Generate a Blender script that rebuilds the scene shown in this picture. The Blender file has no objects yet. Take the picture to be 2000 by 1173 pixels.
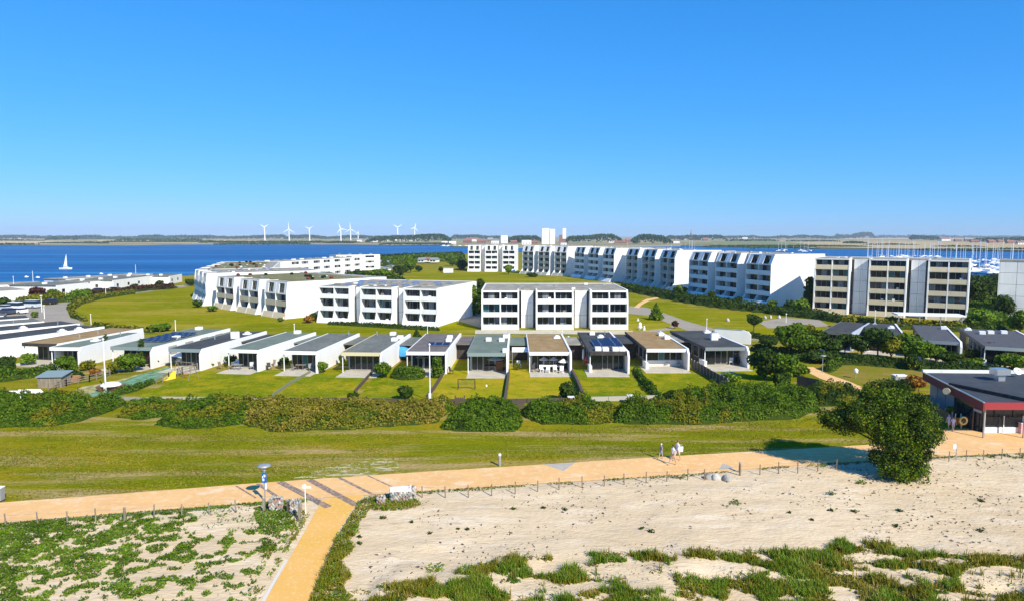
import bpy, math, random
import numpy as np
from mathutils import Matrix, Vector
random.seed(7); RNG = np.random.default_rng(11)
R = math.radians
SC = bpy.context.scene
COL = SC.collection

# ---------------------------------------------------------------- camera, sky, sun, exposure
CAM_H, FPX = 18.0, 1335.0
PITCH = math.atan(124.5 / FPX)
cam = bpy.data.cameras.new('camera'); cam_o = bpy.data.objects.new('camera', cam); COL.objects.link(cam_o)
cam.sensor_width = 36; cam.lens = 36 * FPX / 2000; cam.clip_start = 0.5; cam.clip_end = 60000
cam_o.location = (0, 0, CAM_H); cam_o.rotation_euler = (R(90) - PITCH, 0, 0)
SC.camera = cam_o
SUN_AZ, SUN_EL = R(-55), R(38)            # direction towards the sun, from +X counter-clockwise
world = bpy.data.worlds.new('World'); SC.world = world; world.use_nodes = True
wn = world.node_tree; bg = wn.nodes['Background']
sky = wn.nodes.new('ShaderNodeTexSky'); sky.sky_type = 'NISHITA'; sky.sun_disc = False
sky.sun_elevation = SUN_EL; sky.sun_rotation = R(90) - SUN_AZ
sky.air_density = 1.0; sky.dust_density = 0.0; sky.ozone_density = 3.0; sky.altitude = 0
# the photograph's grading of the sky, one curve per colour channel, the same for the whole sky
sp = wn.nodes.new('ShaderNodeSeparateColor'); cb = wn.nodes.new('ShaderNodeCombineColor'); wn.links.new(sky.outputs[0], sp.inputs[0])
for ch, (gm, k) in enumerate([(1.25, 0.31), (0.66, 0.58), (0.55, 1.07)]):
    a_ = wn.nodes.new('ShaderNodeMath'); a_.operation = 'MULTIPLY'; a_.inputs[1].default_value = 0.1; wn.links.new(sp.outputs[ch], a_.inputs[0])
    b_ = wn.nodes.new('ShaderNodeMath'); b_.operation = 'POWER'; b_.inputs[1].default_value = gm; wn.links.new(a_.outputs[0], b_.inputs[0])
    c_ = wn.nodes.new('ShaderNodeMath'); c_.operation = 'MULTIPLY'; c_.inputs[1].default_value = k * 10; wn.links.new(b_.outputs[0], c_.inputs[0])
    wn.links.new(c_.outputs[0], cb.inputs[ch])
wn.links.new(cb.outputs[0], bg.inputs['Color']); bg.inputs['Strength'].default_value = 0.096
sun = bpy.data.lights.new('sun', 'SUN'); sun.energy = 5.0; sun.angle = R(0.5); sun.color = (1, 0.93, 0.77)
sun_o = bpy.data.objects.new('sun', sun); COL.objects.link(sun_o)
sd = Vector((math.cos(SUN_AZ) * math.cos(SUN_EL), math.sin(SUN_AZ) * math.cos(SUN_EL), math.sin(SUN_EL)))
sun_o.rotation_euler = sd.to_track_quat('Z', 'Y').to_euler(); sun_o.location = (60, -80, 90)
SC.view_settings.view_transform = 'Standard'; SC.view_settings.look = 'None'
SC.view_settings.exposure = 0.42; SC.view_settings.gamma = 1.0; SC.view_settings.use_curve_mapping = False

# ---------------------------------------------------------------- survey: a bearing and dip become a place on the ground
def G(px, py, z=0.0):
    x = (px - 1000) / FPX; v = (py - 586.5) / FPX
    t = (CAM_H - z) / (math.sin(PITCH) + v * math.cos(PITCH))
    return (x * t, (math.cos(PITCH) - v * math.sin(PITCH)) * t)
def PXa(X, Y, Z=0.0):
    dz = Z - CAM_H
    d = Y * math.cos(PITCH) - dz * math.sin(PITCH); u = Y * math.sin(PITCH) + dz * math.cos(PITCH)
    return 1000 + FPX * X / d, 586.5 - FPX * u / d
def poly(pts, z=0.0): return [G(a, b, z) for a, b in pts]
def tall(px, py, top):
    X, Y = G(px, py); lo, hi = 0.0, 200.0
    for _ in range(40):
        m = (lo + hi) / 2
        if PXa(X, Y, m)[1] > top: lo = m
        else: hi = m
    return lo

# ---------------------------------------------------------------- noise
_lat = RNG.random((256, 256))
def vnoise(x, y):
    x = np.asarray(x, float); y = np.asarray(y, float)
    xi = np.floor(x).astype(int); yi = np.floor(y).astype(int)
    fx = x - xi; fy = y - yi; fx = fx * fx * (3 - 2 * fx); fy = fy * fy * (3 - 2 * fy)
    g = lambda a, b: _lat[a & 255, b & 255]
    return (g(xi, yi) * (1 - fx) + g(xi + 1, yi) * fx) * (1 - fy) + (g(xi, yi + 1) * (1 - fx) + g(xi + 1, yi + 1) * fx) * fy
def fbm(x, y, s=1.0, o=4):
    t = 0; a = 0.5; n = 0
    for k in range(o):
        t = t + a * vnoise(x * s + 17.3 * k, y * s - 9.1 * k); n += a; a *= .5; s *= 2.03
    return t / n
def inpoly(x, y, P):
    x = np.asarray(x, float); y = np.asarray(y, float); r = np.zeros(x.shape, bool); n = len(P)
    for i in range(n):
        x0, y0 = P[i]; x1, y1 = P[(i + 1) % n]
        if y0 == y1: continue
        c = ((y0 > y) != (y1 > y)) & (x < (x1 - x0) * (y - y0) / (y1 - y0) + x0); r ^= c
    return r
def edgedist(x, y, P):
    d = np.full(np.shape(x), 1e9); n = len(P)
    for i in range(n):
        a = np.array(P[i]); b = np.array(P[(i + 1) % n]); ab = b - a; L = ab @ ab + 1e-9
        t = np.clip(((x - a[0]) * ab[0] + (y - a[1]) * ab[1]) / L, 0, 1)
        d = np.minimum(d, np.hypot(x - a[0] - t * ab[0], y - a[1] - t * ab[1]))
    return d

# ---------------------------------------------------------------- materials
MATS = {}
def mat(name, base, rough=0.8, var=(), bump=None, spec=0.3, attr=None, metal=0.0, trans=None, emit=None):
    """base colour, then var = [(colour, scale, lo, hi, stretch)] mixed in by noise in world position"""
    if name in MATS: return MATS[name]
    m = bpy.data.materials.new(name); m.use_nodes = True; nt = m.node_tree; N = nt.nodes; L = nt.links
    b = N['Principled BSDF']; b.inputs['Roughness'].default_value = rough
    b.inputs['Specular IOR Level'].default_value = spec; b.inputs['Metallic'].default_value = metal
    geo = N.new('ShaderNodeNewGeometry')
    cur = N.new('ShaderNodeRGB'); cur.outputs[0].default_value = (*base, 1); cur = cur.outputs[0]
    for (c, s, lo, hi, st) in var:
        mp = N.new('ShaderNodeMapping'); mp.inputs['Scale'].default_value = st
        L.new(geo.outputs['Position'], mp.inputs['Vector'])
        nz = N.new('ShaderNodeTexNoise'); nz.inputs['Scale'].default_value = s; nz.inputs['Detail'].default_value = 6
        nz.inputs['Roughness'].default_value = 0.62
        L.new(mp.outputs[0], nz.inputs['Vector'])
        mr = N.new('ShaderNodeMapRange'); mr.inputs['From Min'].default_value = lo; mr.inputs['From Max'].default_value = hi
        L.new(nz.outputs['Fac'], mr.inputs['Value'])
        mx = N.new('ShaderNodeMix'); mx.data_type = 'RGBA'
        L.new(mr.outputs[0], mx.inputs['Factor']); L.new(cur, mx.inputs['A']); mx.inputs['B'].default_value = (*c, 1)
        cur = mx.outputs['Result']
    if attr:                                  # leaf by leaf variation
        at = N.new('ShaderNodeAttribute'); at.attribute_name = 'tint'
        rp = N.new('ShaderNodeValToRGB'); e = rp.color_ramp.elements
        e[0].position = 0; e[0].color = (*attr[0], 1); e[1].position = 1; e[1].color = (*attr[-1], 1)
        for i in range(1, len(attr) - 1):
            q = rp.color_ramp.elements.new(i / (len(attr) - 1)); q.color = (*attr[i], 1)
        L.new(at.outputs['Fac'], rp.inputs[0]); cur = rp.outputs[0]
    L.new(cur, b.inputs['Base Color'])
    if bump:
        mp = N.new('ShaderNodeMapping'); mp.inputs['Scale'].default_value = bump[2] if len(bump) > 2 else (1, 1, 1)
        L.new(geo.outputs['Position'], mp.inputs['Vector'])
        nz = N.new('ShaderNodeTexNoise'); nz.inputs['Scale'].default_value = bump[0]; nz.inputs['Detail'].default_value = 4
        L.new(mp.outputs[0], nz.inputs['Vector'])
        bp = N.new('ShaderNodeBump'); bp.inputs['Strength'].default_value = bump[1]
        bp.inputs['Distance'].default_value = bump[3] if len(bump) > 3 else 0.1
        L.new(nz.outputs['Fac'], bp.inputs['Height']); L.new(bp.outputs[0], b.inputs['Normal'])
    if trans:
        b.inputs['Subsurface Weight'].default_value = 0
        td = N.new('ShaderNodeBsdfTranslucent'); L.new(cur, td.inputs['Color'])
        ms = N.new('ShaderNodeMixShader'); ms.inputs[0].default_value = trans
        L.new(b.outputs[0], ms.inputs[1]); L.new(td.outputs[0], ms.inputs[2])
        L.new(ms.outputs[0], N['Material Output'].inputs['Surface'])
    MATS[name] = m; return m
I3 = (1, 1, 1)
M_white = mat('white_plaster', (.80, .79, .77), .85, [((.68, .68, .66), .35, .5, .85, (1, 1, .3)), ((.55, .54, .50), 1.1, .60, .80, (2.5, 2.5, .12))], (3, .15))
M_white2 = mat('white_paint', (.82, .82, .81), .6)
M_panel = mat('concrete_panel', (.74, .74, .73), .85, [((.62, .63, .63), .5, .45, .8, (1, 1, .4)), ((.50, .50, .47), 1.1, .58, .78, (2.5, 2.5, .12))])
M_cream = mat('cream_parapet', (.64, .54, .36), .8, [((.55, .46, .32), .8, .4, .8, I3)])
M_olive = mat('grey_green_parapet', (.30, .31, .27), .8, [((.36, .37, .34), .6, .4, .7, I3)])
M_felt = mat('roofing_felt', (.135, .14, .115), .9, [((.20, .20, .17), .5, .4, .7, (1, .5, 1)), ((.08, .085, .07), 2.2, .55, .75, (1, .3, 1))])
M_felt_d = mat('dark_roofing_felt', (.045, .046, .044), .85, [((.08, .08, .072), .6, .4, .7, I3)])
M_felt_g = mat('green_grey_felt', (.13, .165, .125), .9, [((.19, .215, .17), .5, .4, .7, I3)])
M_moss = mat('mossy_roof', (.30, .17, .06), .95, [((.36, .26, .13), .8, .4, .65, I3), ((.12, .13, .03), 1.6, .52, .72, I3)], (6, .4))
M_gravel = mat('gravel_roof', (.26, .235, .185), .95, [((.40, .37, .31), .6, .42, .6, I3), ((.12, .12, .07), 1.2, .5, .7, I3)], (8, .4))
M_sedum = mat('planted_roof', (.13, .15, .04), .95, [((.22, .17, .07), 1.0, .4, .6, I3), ((.30, .30, .26), .7, .55, .7, I3)], (5, .5))
M_glass = mat('window_glass', (.015, .022, .03), .08, [], None, .6)
M_glass_t = mat('teal_glass', (.05, .17, .18), .12, [], None, .6)
M_curtain = mat('curtain_behind_glass', (.30, .31, .32), .3, [((.13, .14, .16), 6, .4, .6, (1, 1, .05))], None, .5)
M_frame = mat('window_frame', (.36, .36, .35), .6)
M_frame_d = mat('dark_timber', (.035, .030, .028), .7, [((.06, .05, .045), 3, .4, .6, (1, 1, .2))])
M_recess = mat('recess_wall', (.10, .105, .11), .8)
M_solar = mat('solar_cell', (.010, .014, .045), .35, [((.016, .024, .07), 3, .4, .6, I3)], None, .25)
M_alu = mat('aluminium', (.6, .61, .62), .35, [], None, .5, metal=.8)
M_red = mat('red_fascia', (.30, .035, .04), .7)
M_redd = mat('dark_red_board', (.17, .03, .03), .7)
M_wood = mat('weathered_wood', (.30, .25, .19), .85, [((.20, .17, .13), 4, .4, .6, (1, 1, .2))])
M_woodd = mat('dark_wood', (.09, .07, .055), .85)
M_terr = mat('terrace_slabs', (.55, .49, .38), .85, [((.45, .41, .34), .8, .4, .6, I3)])
M_metal = mat('grey_metal', (.35, .36, .37), .45, [], None, .5, metal=.3)
M_black = mat('black_rubber', (.015, .015, .015), .6)
M_bark = mat('bark', (.09, .07, .05), .9, [((.05, .04, .03), 5, .4, .6, (1, 1, .3))], (10, .6))
M_stone = mat('grey_stone', (.34, .33, .30), .9, [((.20, .20, .18), 3, .45, .6, I3), ((.48, .45, .40), 5, .55, .7, I3)], (8, .5))
def flat(name, c, r=.6): return mat(name, c, r)

# ---------------------------------------------------------------- mesh helpers
class MB:
    def __init__(s): s.v = []; s.f = []; s.mi = []
    def box(s, x0, x1, y0, y1, z0, z1, m=0):
        i = len(s.v); s.v += [(x0, y0, z0), (x1, y0, z0), (x1, y1, z0), (x0, y1, z0), (x0, y0, z1), (x1, y0, z1), (x1, y1, z1), (x0, y1, z1)]
        s.f += [(i, i+3, i+2, i+1), (i+4, i+5, i+6, i+7), (i, i+1, i+5, i+4), (i+1, i+2, i+6, i+5), (i+2, i+3, i+7, i+6), (i+3, i, i+4, i+7)]; s.mi += [m] * 6; return s
    def hexa(s, P, m=0):                       # eight corners, bottom four then top four, counter-clockwise
        i = len(s.v); s.v += list(P)
        s.f += [(i, i+3, i+2, i+1), (i+4, i+5, i+6, i+7), (i, i+1, i+5, i+4), (i+1, i+2, i+6, i+5), (i+2, i+3, i+7, i+6), (i+3, i, i+4, i+7)]; s.mi += [m] * 6; return s
    def prism_x(s, prof, x0, x1, m=0):         # profile (y,z) pushed along x
        i = len(s.v); n = len(prof); s.v += [(x0, y, z) for y, z in prof] + [(x1, y, z) for y, z in prof]
        s.f.append(tuple(range(i, i+n))); s.f.append(tuple(range(i+2*n-1, i+n-1, -1))); s.mi += [m, m]
        for k in range(n): s.f.append((i+k, i+n+k, i+n+(k+1) % n, i+(k+1) % n)); s.mi.append(m)
        return s
    def prism_z(s, P, z0, z1, m=0):
        i = len(s.v); n = len(P); s.v += [(x, y, z0) for x, y in P] + [(x, y, z1) for x, y in P]
        s.f.append(tuple(range(i+n-1, i-1, -1))); s.f.append(tuple(range(i+n, i+2*n))); s.mi += [m, m]
        for k in range(n): s.f.append((i+k, i+(k+1) % n, i+n+(k+1) % n, i+n+k)); s.mi.append(m)
        return s
    def tube(s, a, b, r0, r1=None, n=6, m=0, cap=True):
        r1 = r0 if r1 is None else r1; a = Vector(a); b = Vector(b); d = (b - a)
        if d.length < 1e-6: return s
        d.normalize(); u = d.orthogonal().normalized(); w = d.cross(u); i = len(s.v)
        for c, r in ((a, r0), (b, r1)):
            for k in range(n):
                t = 2 * math.pi * k / n; s.v.append(tuple(c + u * (r * math.cos(t)) + w * (r * math.sin(t))))
        for k in range(n): s.f.append((i+k, i+(k+1) % n, i+n+(k+1) % n, i+n+k)); s.mi.append(m)
        if cap: s.f.append(tuple(range(i+n-1, i-1, -1))); s.f.append(tuple(range(i+n, i+2*n))); s.mi += [m, m]
        return s
    def lathe(s, c, prof, n=12, m=0):          # prof (r,z)
        i = len(s.v)
        for r, z in prof:
            for k in range(n):
                t = 2 * math.pi * k / n; s.v.append((c[0] + r * math.cos(t), c[1] + r * math.sin(t), c[2] + z))
        for j in range(len(prof) - 1):
            for k in range(n): s.f.append((i+j*n+k, i+j*n+(k+1) % n, i+(j+1)*n+(k+1) % n, i+(j+1)*n+k)); s.mi.append(m)
        s.f.append(tuple(range(i+n-1, i-1, -1))); q = i+(len(prof)-1)*n; s.f.append(tuple(range(q, q+n))); s.mi += [m, m]
        return s
    def build(s, name, mats, parent=None, smooth=False):
        me = bpy.data.meshes.new(name); me.from_pydata(s.v, [], s.f)
        for m in (mats if isinstance(mats, (list, tuple)) else [mats]): me.materials.append(m)
        if any(s.mi): me.polygons.foreach_set('material_index', s.mi)
        if smooth: me.polygons.foreach_set('use_smooth', [True] * len(me.polygons))
        me.update(); return link(name, me, parent)
def link(name, me, parent=None, loc=None):
    o = bpy.data.objects.new(name, me); COL.objects.link(o)
    if parent: o.parent = parent
    if loc: o.location = loc
    return o
def tag(o, label=None, cat=None, group=None, kind=None):
    if label: o['label'] = label
    if cat: o['category'] = cat
    if group: o['group'] = group
    if kind: o['kind'] = kind
    return o
def thing(name, label, cat, loc=(0, 0, 0), rz=0, group=None):
    o = bpy.data.objects.new(name, None); COL.objects.link(o); o.location = loc; o.rotation_euler = (0, 0, rz)
    o.empty_display_size = .3
    return tag(o, label, cat, group)
def copy_tree(o, parent=None):
    c = o.copy(); COL.objects.link(c); c.parent = parent
    for ch in list(o.children): copy_tree(ch, c)
    return c
def sheet(name, P, z, m, th=None):
    mb = MB(); mb.v = [(x, y, z) for x, y in P]; mb.f = [tuple(range(len(P)))]; mb.mi = [0]
    a = sum(P[i][0] * P[(i+1) % len(P)][1] - P[(i+1) % len(P)][0] * P[i][1] for i in range(len(P)))
    if a < 0: mb.f = [tuple(reversed(mb.f[0]))]
    if th: mb = MB().prism_z(P if a > 0 else P[::-1], z - th, z)
    return tag(mb.build(name, m), kind='structure')
def wob(P, amp, step, seed=0):
    """outline with an uneven edge"""
    out = []
    for i in range(len(P)):
        a = Vector(P[i]); b = Vector(P[(i+1) % len(P)]); n = max(1, int((b - a).length / step)); d = (b - a).normalized()
        for k in range(n):
            q = a.lerp(b, k / n); w = (float(fbm(q.x, q.y, 1 / (step * 2.5), 3)) - .5) * 2 * amp
            out.append((q.x - d.y * w, q.y + d.x * w))
    return out

# leaves: many small rhombs with a tint per face
def leaves(name, P, Nn, size, mats, tint, parent=None, asp=.6, droop=None):
    """P centres, Nn rough facing directions, size array, tint array"""
    n = len(P); rnd = RNG.normal(size=(n, 3)); nn = Nn * 1.0 + rnd * .75; nn /= np.linalg.norm(nn, axis=1)[:, None] + 1e-9
    t = RNG.normal(size=(n, 3)); t -= (t * nn).sum(1)[:, None] * nn; t /= np.linalg.norm(t, axis=1)[:, None] + 1e-9
    b = np.cross(nn, t); s = size[:, None]
    V = np.stack([P - t * s, P - b * s * asp + nn * s * .15, P + t * s, P + b * s * asp + nn * s * .15], 1).reshape(-1, 3)
    return npmesh(name, V, 4, n, mats, tint, parent)
def npmesh(name, V, k, n, mats, tint, parent=None, mi=None):
    me = bpy.data.meshes.new(name); me.vertices.add(len(V)); me.vertices.foreach_set('co', V.astype(np.float32).ravel())
    me.loops.add(n * k); me.loops.foreach_set('vertex_index', np.arange(n * k, dtype=np.int32))
    me.polygons.add(n); me.polygons.foreach_set('loop_start', np.arange(0, n * k, k, dtype=np.int32))
    for m in (mats if isinstance(mats, (list, tuple)) else [mats]): me.materials.append(m)
    if mi is not None: me.polygons.foreach_set('material_index', mi.astype(np.int32))
    at = me.attributes.new('tint', 'FLOAT', 'FACE'); at.data.foreach_set('value', tint.astype(np.float32))
    me.update(calc_edges=True); return link(name, me, parent)

LEAF = {
 'green': mat('leaf_green', I3, .6, attr=[(.025, .06, .004), (.07, .135, .006), (.125, .205, .009), (.19, .26, .016)], trans=.25, spec=.12),
 'dark': mat('leaf_dark', I3, .6, attr=[(.010, .025, .005), (.025, .055, .006), (.05, .09, .008), (.09, .13, .012)], trans=.2, spec=.12),
 'bright': mat('leaf_bright', I3, .6, attr=[(.06, .13, .008), (.12, .22, .012), (.19, .29, .02), (.27, .36, .05)], trans=.3, spec=.12),
 'olive': mat('leaf_olive', I3, .6, attr=[(.09, .10, .006), (.16, .165, .008), (.23, .22, .015), (.30, .26, .04)], trans=.25, spec=.1),
 'yellow': mat('leaf_yellow', I3, .7, attr=[(.12, .13, .010), (.20, .19, .015), (.36, .27, .05), (.50, .37, .12)], trans=.3, spec=.1),
 'orange': mat('leaf_orange', I3, .7, attr=[(.12, .06, .012), (.28, .10, .018), (.40, .18, .025), (.25, .22, .02)], trans=.3, spec=.1),
 'red': mat('leaf_red', I3, .6, attr=[(.025, .008, .010), (.06, .018, .018), (.11, .035, .03), (.09, .07, .02)], trans=.2, spec=.1),
 'far': mat('leaf_far', I3, .8, attr=[(.020, .045, .022), (.03, .06, .028), (.045, .08, .03), (.07, .10, .035)], spec=.05),
}
M_hull = mat('shaded_hull', (.035, .055, .008), .9, spec=.05)  # added filler hull against see-through; inner shade put into its dark green

def ell_leaves(blobs, per_m2, size, kind_bias=0.0):
    """leaf positions on and in a set of ellipsoids (cx,cy,cz,rx,ry,rz)"""
    PP, NN, TT = [], [], []
    for (cx, cy, cz, rx, ry, rz) in blobs:
        area = 4 * math.pi * ((rx * ry) ** 1.6 / 3 + (rx * rz) ** 1.6 / 3 + (ry * rz) ** 1.6 / 3) ** (1 / 1.6)
        n = max(12, int(area * per_m2)); d = RNG.normal(size=(n, 3)); d /= np.linalg.norm(d, axis=1)[:, None]
        lump = .82 + .36 * fbm(d[:, 0] * 2 + cx, d[:, 1] * 2 + d[:, 2] * 2 + cy, 1.6, 2)
        r = lump * (1 - .35 * RNG.random(n) ** 2)
        P = np.array([cx, cy, cz]) + d * r[:, None] * np.array([rx, ry, rz])
        PP.append(P); NN.append(d); TT.append(np.clip(.15 + .55 * fbm(P[:, 0] + P[:, 2], P[:, 1] - P[:, 2], .9, 3) + .42 * (RNG.random(n) - .35), 0, 1))
    P = np.concatenate(PP); N_ = np.concatenate(NN); T = np.concatenate(TT); k = P[:, 2] > .02
    P, N_, T = P[k], N_[k], T[k]
    return P, N_, size * (.6 + .8 * RNG.random(len(P))), T
def tree(name, label, px, py, top, wpx, kind='green', cat='tree', leaf=.28, trunk_h=.28, dens=9, shape='round', group=None, H=None):
    X, Y = G(px, py); h = H or tall(px, py, top); sc = FPX / math.hypot(Y, CAM_H); w = wpx / sc
    t = thing(name, label, cat, (X, Y, 0), 0, group)
    rnd = random.Random(int(px * 7 + py * 13)); blobs = []
    zb = trunk_h * h; rh = (h - zb) / 2; rw = w / 2
    if shape == 'cone':
        for i in range(7):
            f = i / 6; blobs.append((0, 0, zb + (h - zb) * (.1 + .82 * f), rw * (1.02 - .85 * f), rw * (1.02 - .85 * f), h * .13))
    elif shape == 'column':
        for i in range(5): blobs.append((0, 0, zb + (h - zb) * (.1 + .2 * i), rw * (.95 if i < 3 else .7), rw * .9, h * .16))
    else:
        blobs.append((0, 0, zb + rh, rw * .72, rw * .72, rh * .78))
        n = 9 if shape == 'round' else 6
        for i in range(n):
            a = 2 * math.pi * i / n + rnd.uniform(-.3, .3); e = rnd.uniform(-.55, .75)
            blobs.append((math.cos(a) * rw * .52 * (1 - .3 * abs(e)), math.sin(a) * rw * .52 * (1 - .3 * abs(e)), zb + rh + e * rh * .62, rw * rnd.uniform(.36, .5), rw * rnd.uniform(.36, .5), rh * rnd.uniform(.3, .46)))
    P, Nn, S, T = ell_leaves(blobs, dens, leaf)
    leaves('crown', P, Nn, S, LEAF[kind], T, t)
    mb = MB(); r0 = max(.06, h * .03)
    mb.tube((0, 0, 0), (rnd.uniform(-.1, .1), 0, zb + rh * .6), r0, r0 * .5, 7)
    for i in range(5):
        a = i * 1.256 + rnd.random(); mb.tube((0, 0, zb * .8 + .1 * i), (math.cos(a) * rw * .55, math.sin(a) * rw * .55, zb + rh * (.7 + .15 * i)), r0 * .45, r0 * .12, 5)
    mb.build('trunk', M_bark, t)
    if shape in ('round', 'bush', 'column', 'cone') and trunk_h < .2:
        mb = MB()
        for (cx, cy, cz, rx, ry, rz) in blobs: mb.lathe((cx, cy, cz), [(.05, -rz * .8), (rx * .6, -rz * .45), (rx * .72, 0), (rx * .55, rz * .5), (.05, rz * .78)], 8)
        mb.build('inner_hull', M_hull, t)
    return t
def thicket(name, label, P, h, kinds, dens=60, leaf=.17, cat='shrub', edge=1.0, rough=.78, grid=.5, kfun=None, hfun=None, flat_top=False):
    """shrub mass standing on a ground outline P"""
    xs = [p[0] for p in P]; ys = [p[1] for p in P]; x0, x1, y0, y1 = min(xs), max(xs), min(ys), max(ys)
    def top(x, y):
        d = edgedist(x, y, P); e = np.clip(d / edge, 0, 1) ** (.25 if flat_top else .5)
        z = h * e * ((1 - rough) + 2 * rough * fbm(x, y, .55, 3) * (.55 + .9 * vnoise(x * 1.9, y * 1.9)))
        return z * (hfun(x, y) if hfun else 1)
    n = int((x1 - x0) * (y1 - y0) * dens); X = RNG.uniform(x0, x1, n); Y = RNG.uniform(y0, y1, n); k = inpoly(X, Y, P); X, Y = X[k], Y[k]
    Z = top(X, Y); e = .08; gx = (top(X + e, Y) - Z) / e; gy = (top(X, Y + e) - Z) / e
    # steep sides need more leaves
    st = np.clip(np.hypot(gx, gy), 0, 4); rep = 1 + (RNG.random(len(X)) < st / 3).astype(int) + (RNG.random(len(X)) < st / 4 - .3).astype(int)
    X, Y, Z, gx, gy = [np.repeat(a, rep) for a in (X, Y, Z, gx, gy)]
    Nn = np.stack([-gx, -gy, np.ones_like(gx)], 1); Nn /= np.linalg.norm(Nn, axis=1)[:, None]
    Zp = Z - RNG.random(len(Z)) ** 2 * .35 * np.maximum(Z, .1) * np.where(np.hypot(gx, gy) > .6, 2.2, 1)
    P3 = np.stack([X + RNG.normal(0, .05, len(X)), Y + RNG.normal(0, .05, len(X)), np.maximum(Zp, .03)], 1)
    T = np.clip(.1 + .6 * fbm(X, Y, .8, 3) + .45 * (RNG.random(len(X)) - .4), 0, 1)
    t = thing(name, label, cat, (0, 0, 0))
    mi = kfun(X, Y) if kfun else np.zeros(len(X), int)
    n = len(P3); s = leaf * (.6 + .8 * RNG.random(n))
    o = leaves('foliage', P3, Nn, s, [LEAF[k] for k in kinds], T, t); o.data.polygons.foreach_set('material_index', mi.astype(np.int32))
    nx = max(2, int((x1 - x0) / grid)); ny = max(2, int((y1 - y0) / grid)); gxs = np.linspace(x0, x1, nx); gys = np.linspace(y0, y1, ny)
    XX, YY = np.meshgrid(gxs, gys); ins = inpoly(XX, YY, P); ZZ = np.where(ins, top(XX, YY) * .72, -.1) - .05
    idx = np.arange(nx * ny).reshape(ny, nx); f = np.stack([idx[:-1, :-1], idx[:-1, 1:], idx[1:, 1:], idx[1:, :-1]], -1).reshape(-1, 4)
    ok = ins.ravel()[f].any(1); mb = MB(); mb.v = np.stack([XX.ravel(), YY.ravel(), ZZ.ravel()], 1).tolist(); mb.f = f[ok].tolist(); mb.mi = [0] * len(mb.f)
    mb.build('inner_hull', M_hull, t, smooth=True)
    return t

# ================================================================ SETTING
GRASS = [((.27, .21, .008), .045, .45, .58, (1, 1.6, 1)), ((.15, .17, .002), .08, .48, .60, (.3, 1.7, 1)), ((.40, .28, .12), .20, .50, .64, (.22, 2.0, 1)), ((.11, .13, .002), .7, .54, .70, (.3, 1.6, 1)), ((.42, .33, .05), 2.2, .58, .76, (.45, 1.5, 1)), ((.11, .12, .002), 5, .53, .66, (.5, 1.3, 1)), ((.36, .30, .08), 9, .56, .72, (.6, 1.2, 1))]
M_grass = mat('meadow_grass', (.195, .20, .003), .95, GRASS, (4, .7, (.7, 1, 1), .2), 0)
M_lawn = mat('garden_lawn', (.165, .20, .003), .95, [((.31, .26, .008), .14, .45, .58, I3), ((.10, .155, .002), .45, .48, .66, I3), ((.36, .30, .06), 1.5, .54, .74, I3), ((.10, .14, .002), 4, .52, .66, I3), ((.34, .30, .05), 8, .56, .72, I3)], (5, .6, I3, .15), 0)
M_lawn2 = mat('dry_garden_lawn', (.30, .27, .006), .95, [((.40, .29, .015), .25, .44, .58, I3), ((.19, .21, .003), .6, .50, .66, I3), ((.44, .36, .08), 2, .55, .75, I3), ((.18, .18, .003), 4, .52, .66, I3), ((.42, .36, .10), 8, .56, .72, I3)], (5, .6, I3, .15), 0)
M_ring = mat('ring_meadow', (.225, .215, .003), .95, [((.15, .175, .002), .03, .45, .58, (.5, 1, 1)), ((.31, .25, .03), .06, .49, .62, (.35, 1, 1)), ((.15, .17, .003), .3, .52, .68, (.3, 1, 1)), ((.32, .27, .06), 1.0, .54, .68, (.3, 1, 1)), ((.12, .14, .002), 2.2, .54, .68, (.4, 1, 1))], (2, .5, I3, .25), 0)
M_path = mat('gravel_promenade', (.77, .46, .19), .95, [((.71, .41, .16), .25, .4, .65, I3), ((.82, .54, .29), 1.8, .5, .7, I3), ((.60, .38, .21), 9, .56, .8, I3), ((.80, .64, .44), .35, .56, .74, (1, 1.6, 1)), ((.55, .36, .21), .9, .60, .76, (.3, 2.5, 1))], (14, .25, I3, .05), .15)
M_path2 = mat('ochre_beach_path', (.75, .42, .12), .95, [((.71, .40, .08), .4, .4, .65, I3), ((.79, .54, .24), 5, .52, .75, I3)], (14, .25, I3, .05), .15)
M_sand = mat('beach_sand', (.68, .525, .33), .95, [((.60, .455, .28), .22, .45, .66, (.35, 1.6, 1)), ((.76, .62, .44), .5, .5, .7, (.4, 1.5, 1)), ((.44, .33, .21), 5, .60, .78, (.8, 1.4, 1)), ((.52, .39, .25), 1.8, .52, .70, (.4, 1.6, 1)), ((.36, .27, .17), 14, .62, .80, (.8, 1.2, 1))], (5, .8, (.6, 1.3, 1), .08), .05)
M_asph = mat('pale_asphalt', (.34, .29, .22), .9, [((.28, .24, .185), .2, .4, .65, I3), ((.39, .34, .27), 2, .5, .8, I3)], (10, .15, I3, .04))
M_water = mat('fjord_water', (.008, .085, .25), .5, [((.020, .15, .36), .006, .44, .62, (.25, 2.2, 1)), ((.006, .07, .21), .02, .5, .66, (.2, 2.5, 1)), ((.05, .22, .45), .03, .54, .70, (.10, 3.0, 1)), ((.03, .16, .38), .12, .56, .74, (.12, 2.0, 1))], (.45, .9, (.6, 1.6, 1), .5), .08)
M_bed = mat('sea_bed', (.05, .10, .10), .95)
M_field = mat('stubble_field', (.46, .34, .17), .95, [((.38, .30, .15), .002, .4, .6, (.4, 1, 1)), ((.30, .27, .11), .006, .55, .7, (.3, 1, 1))])
M_field2 = mat('ripe_field', (.60, .43, .22), .95, [((.50, .38, .2), .004, .4, .65, (.3, 1, 1))])
M_field3 = mat('green_field', (.17, .20, .07), .95, [((.24, .23, .09), .004, .4, .65, (.3, 1, 1))])
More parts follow.
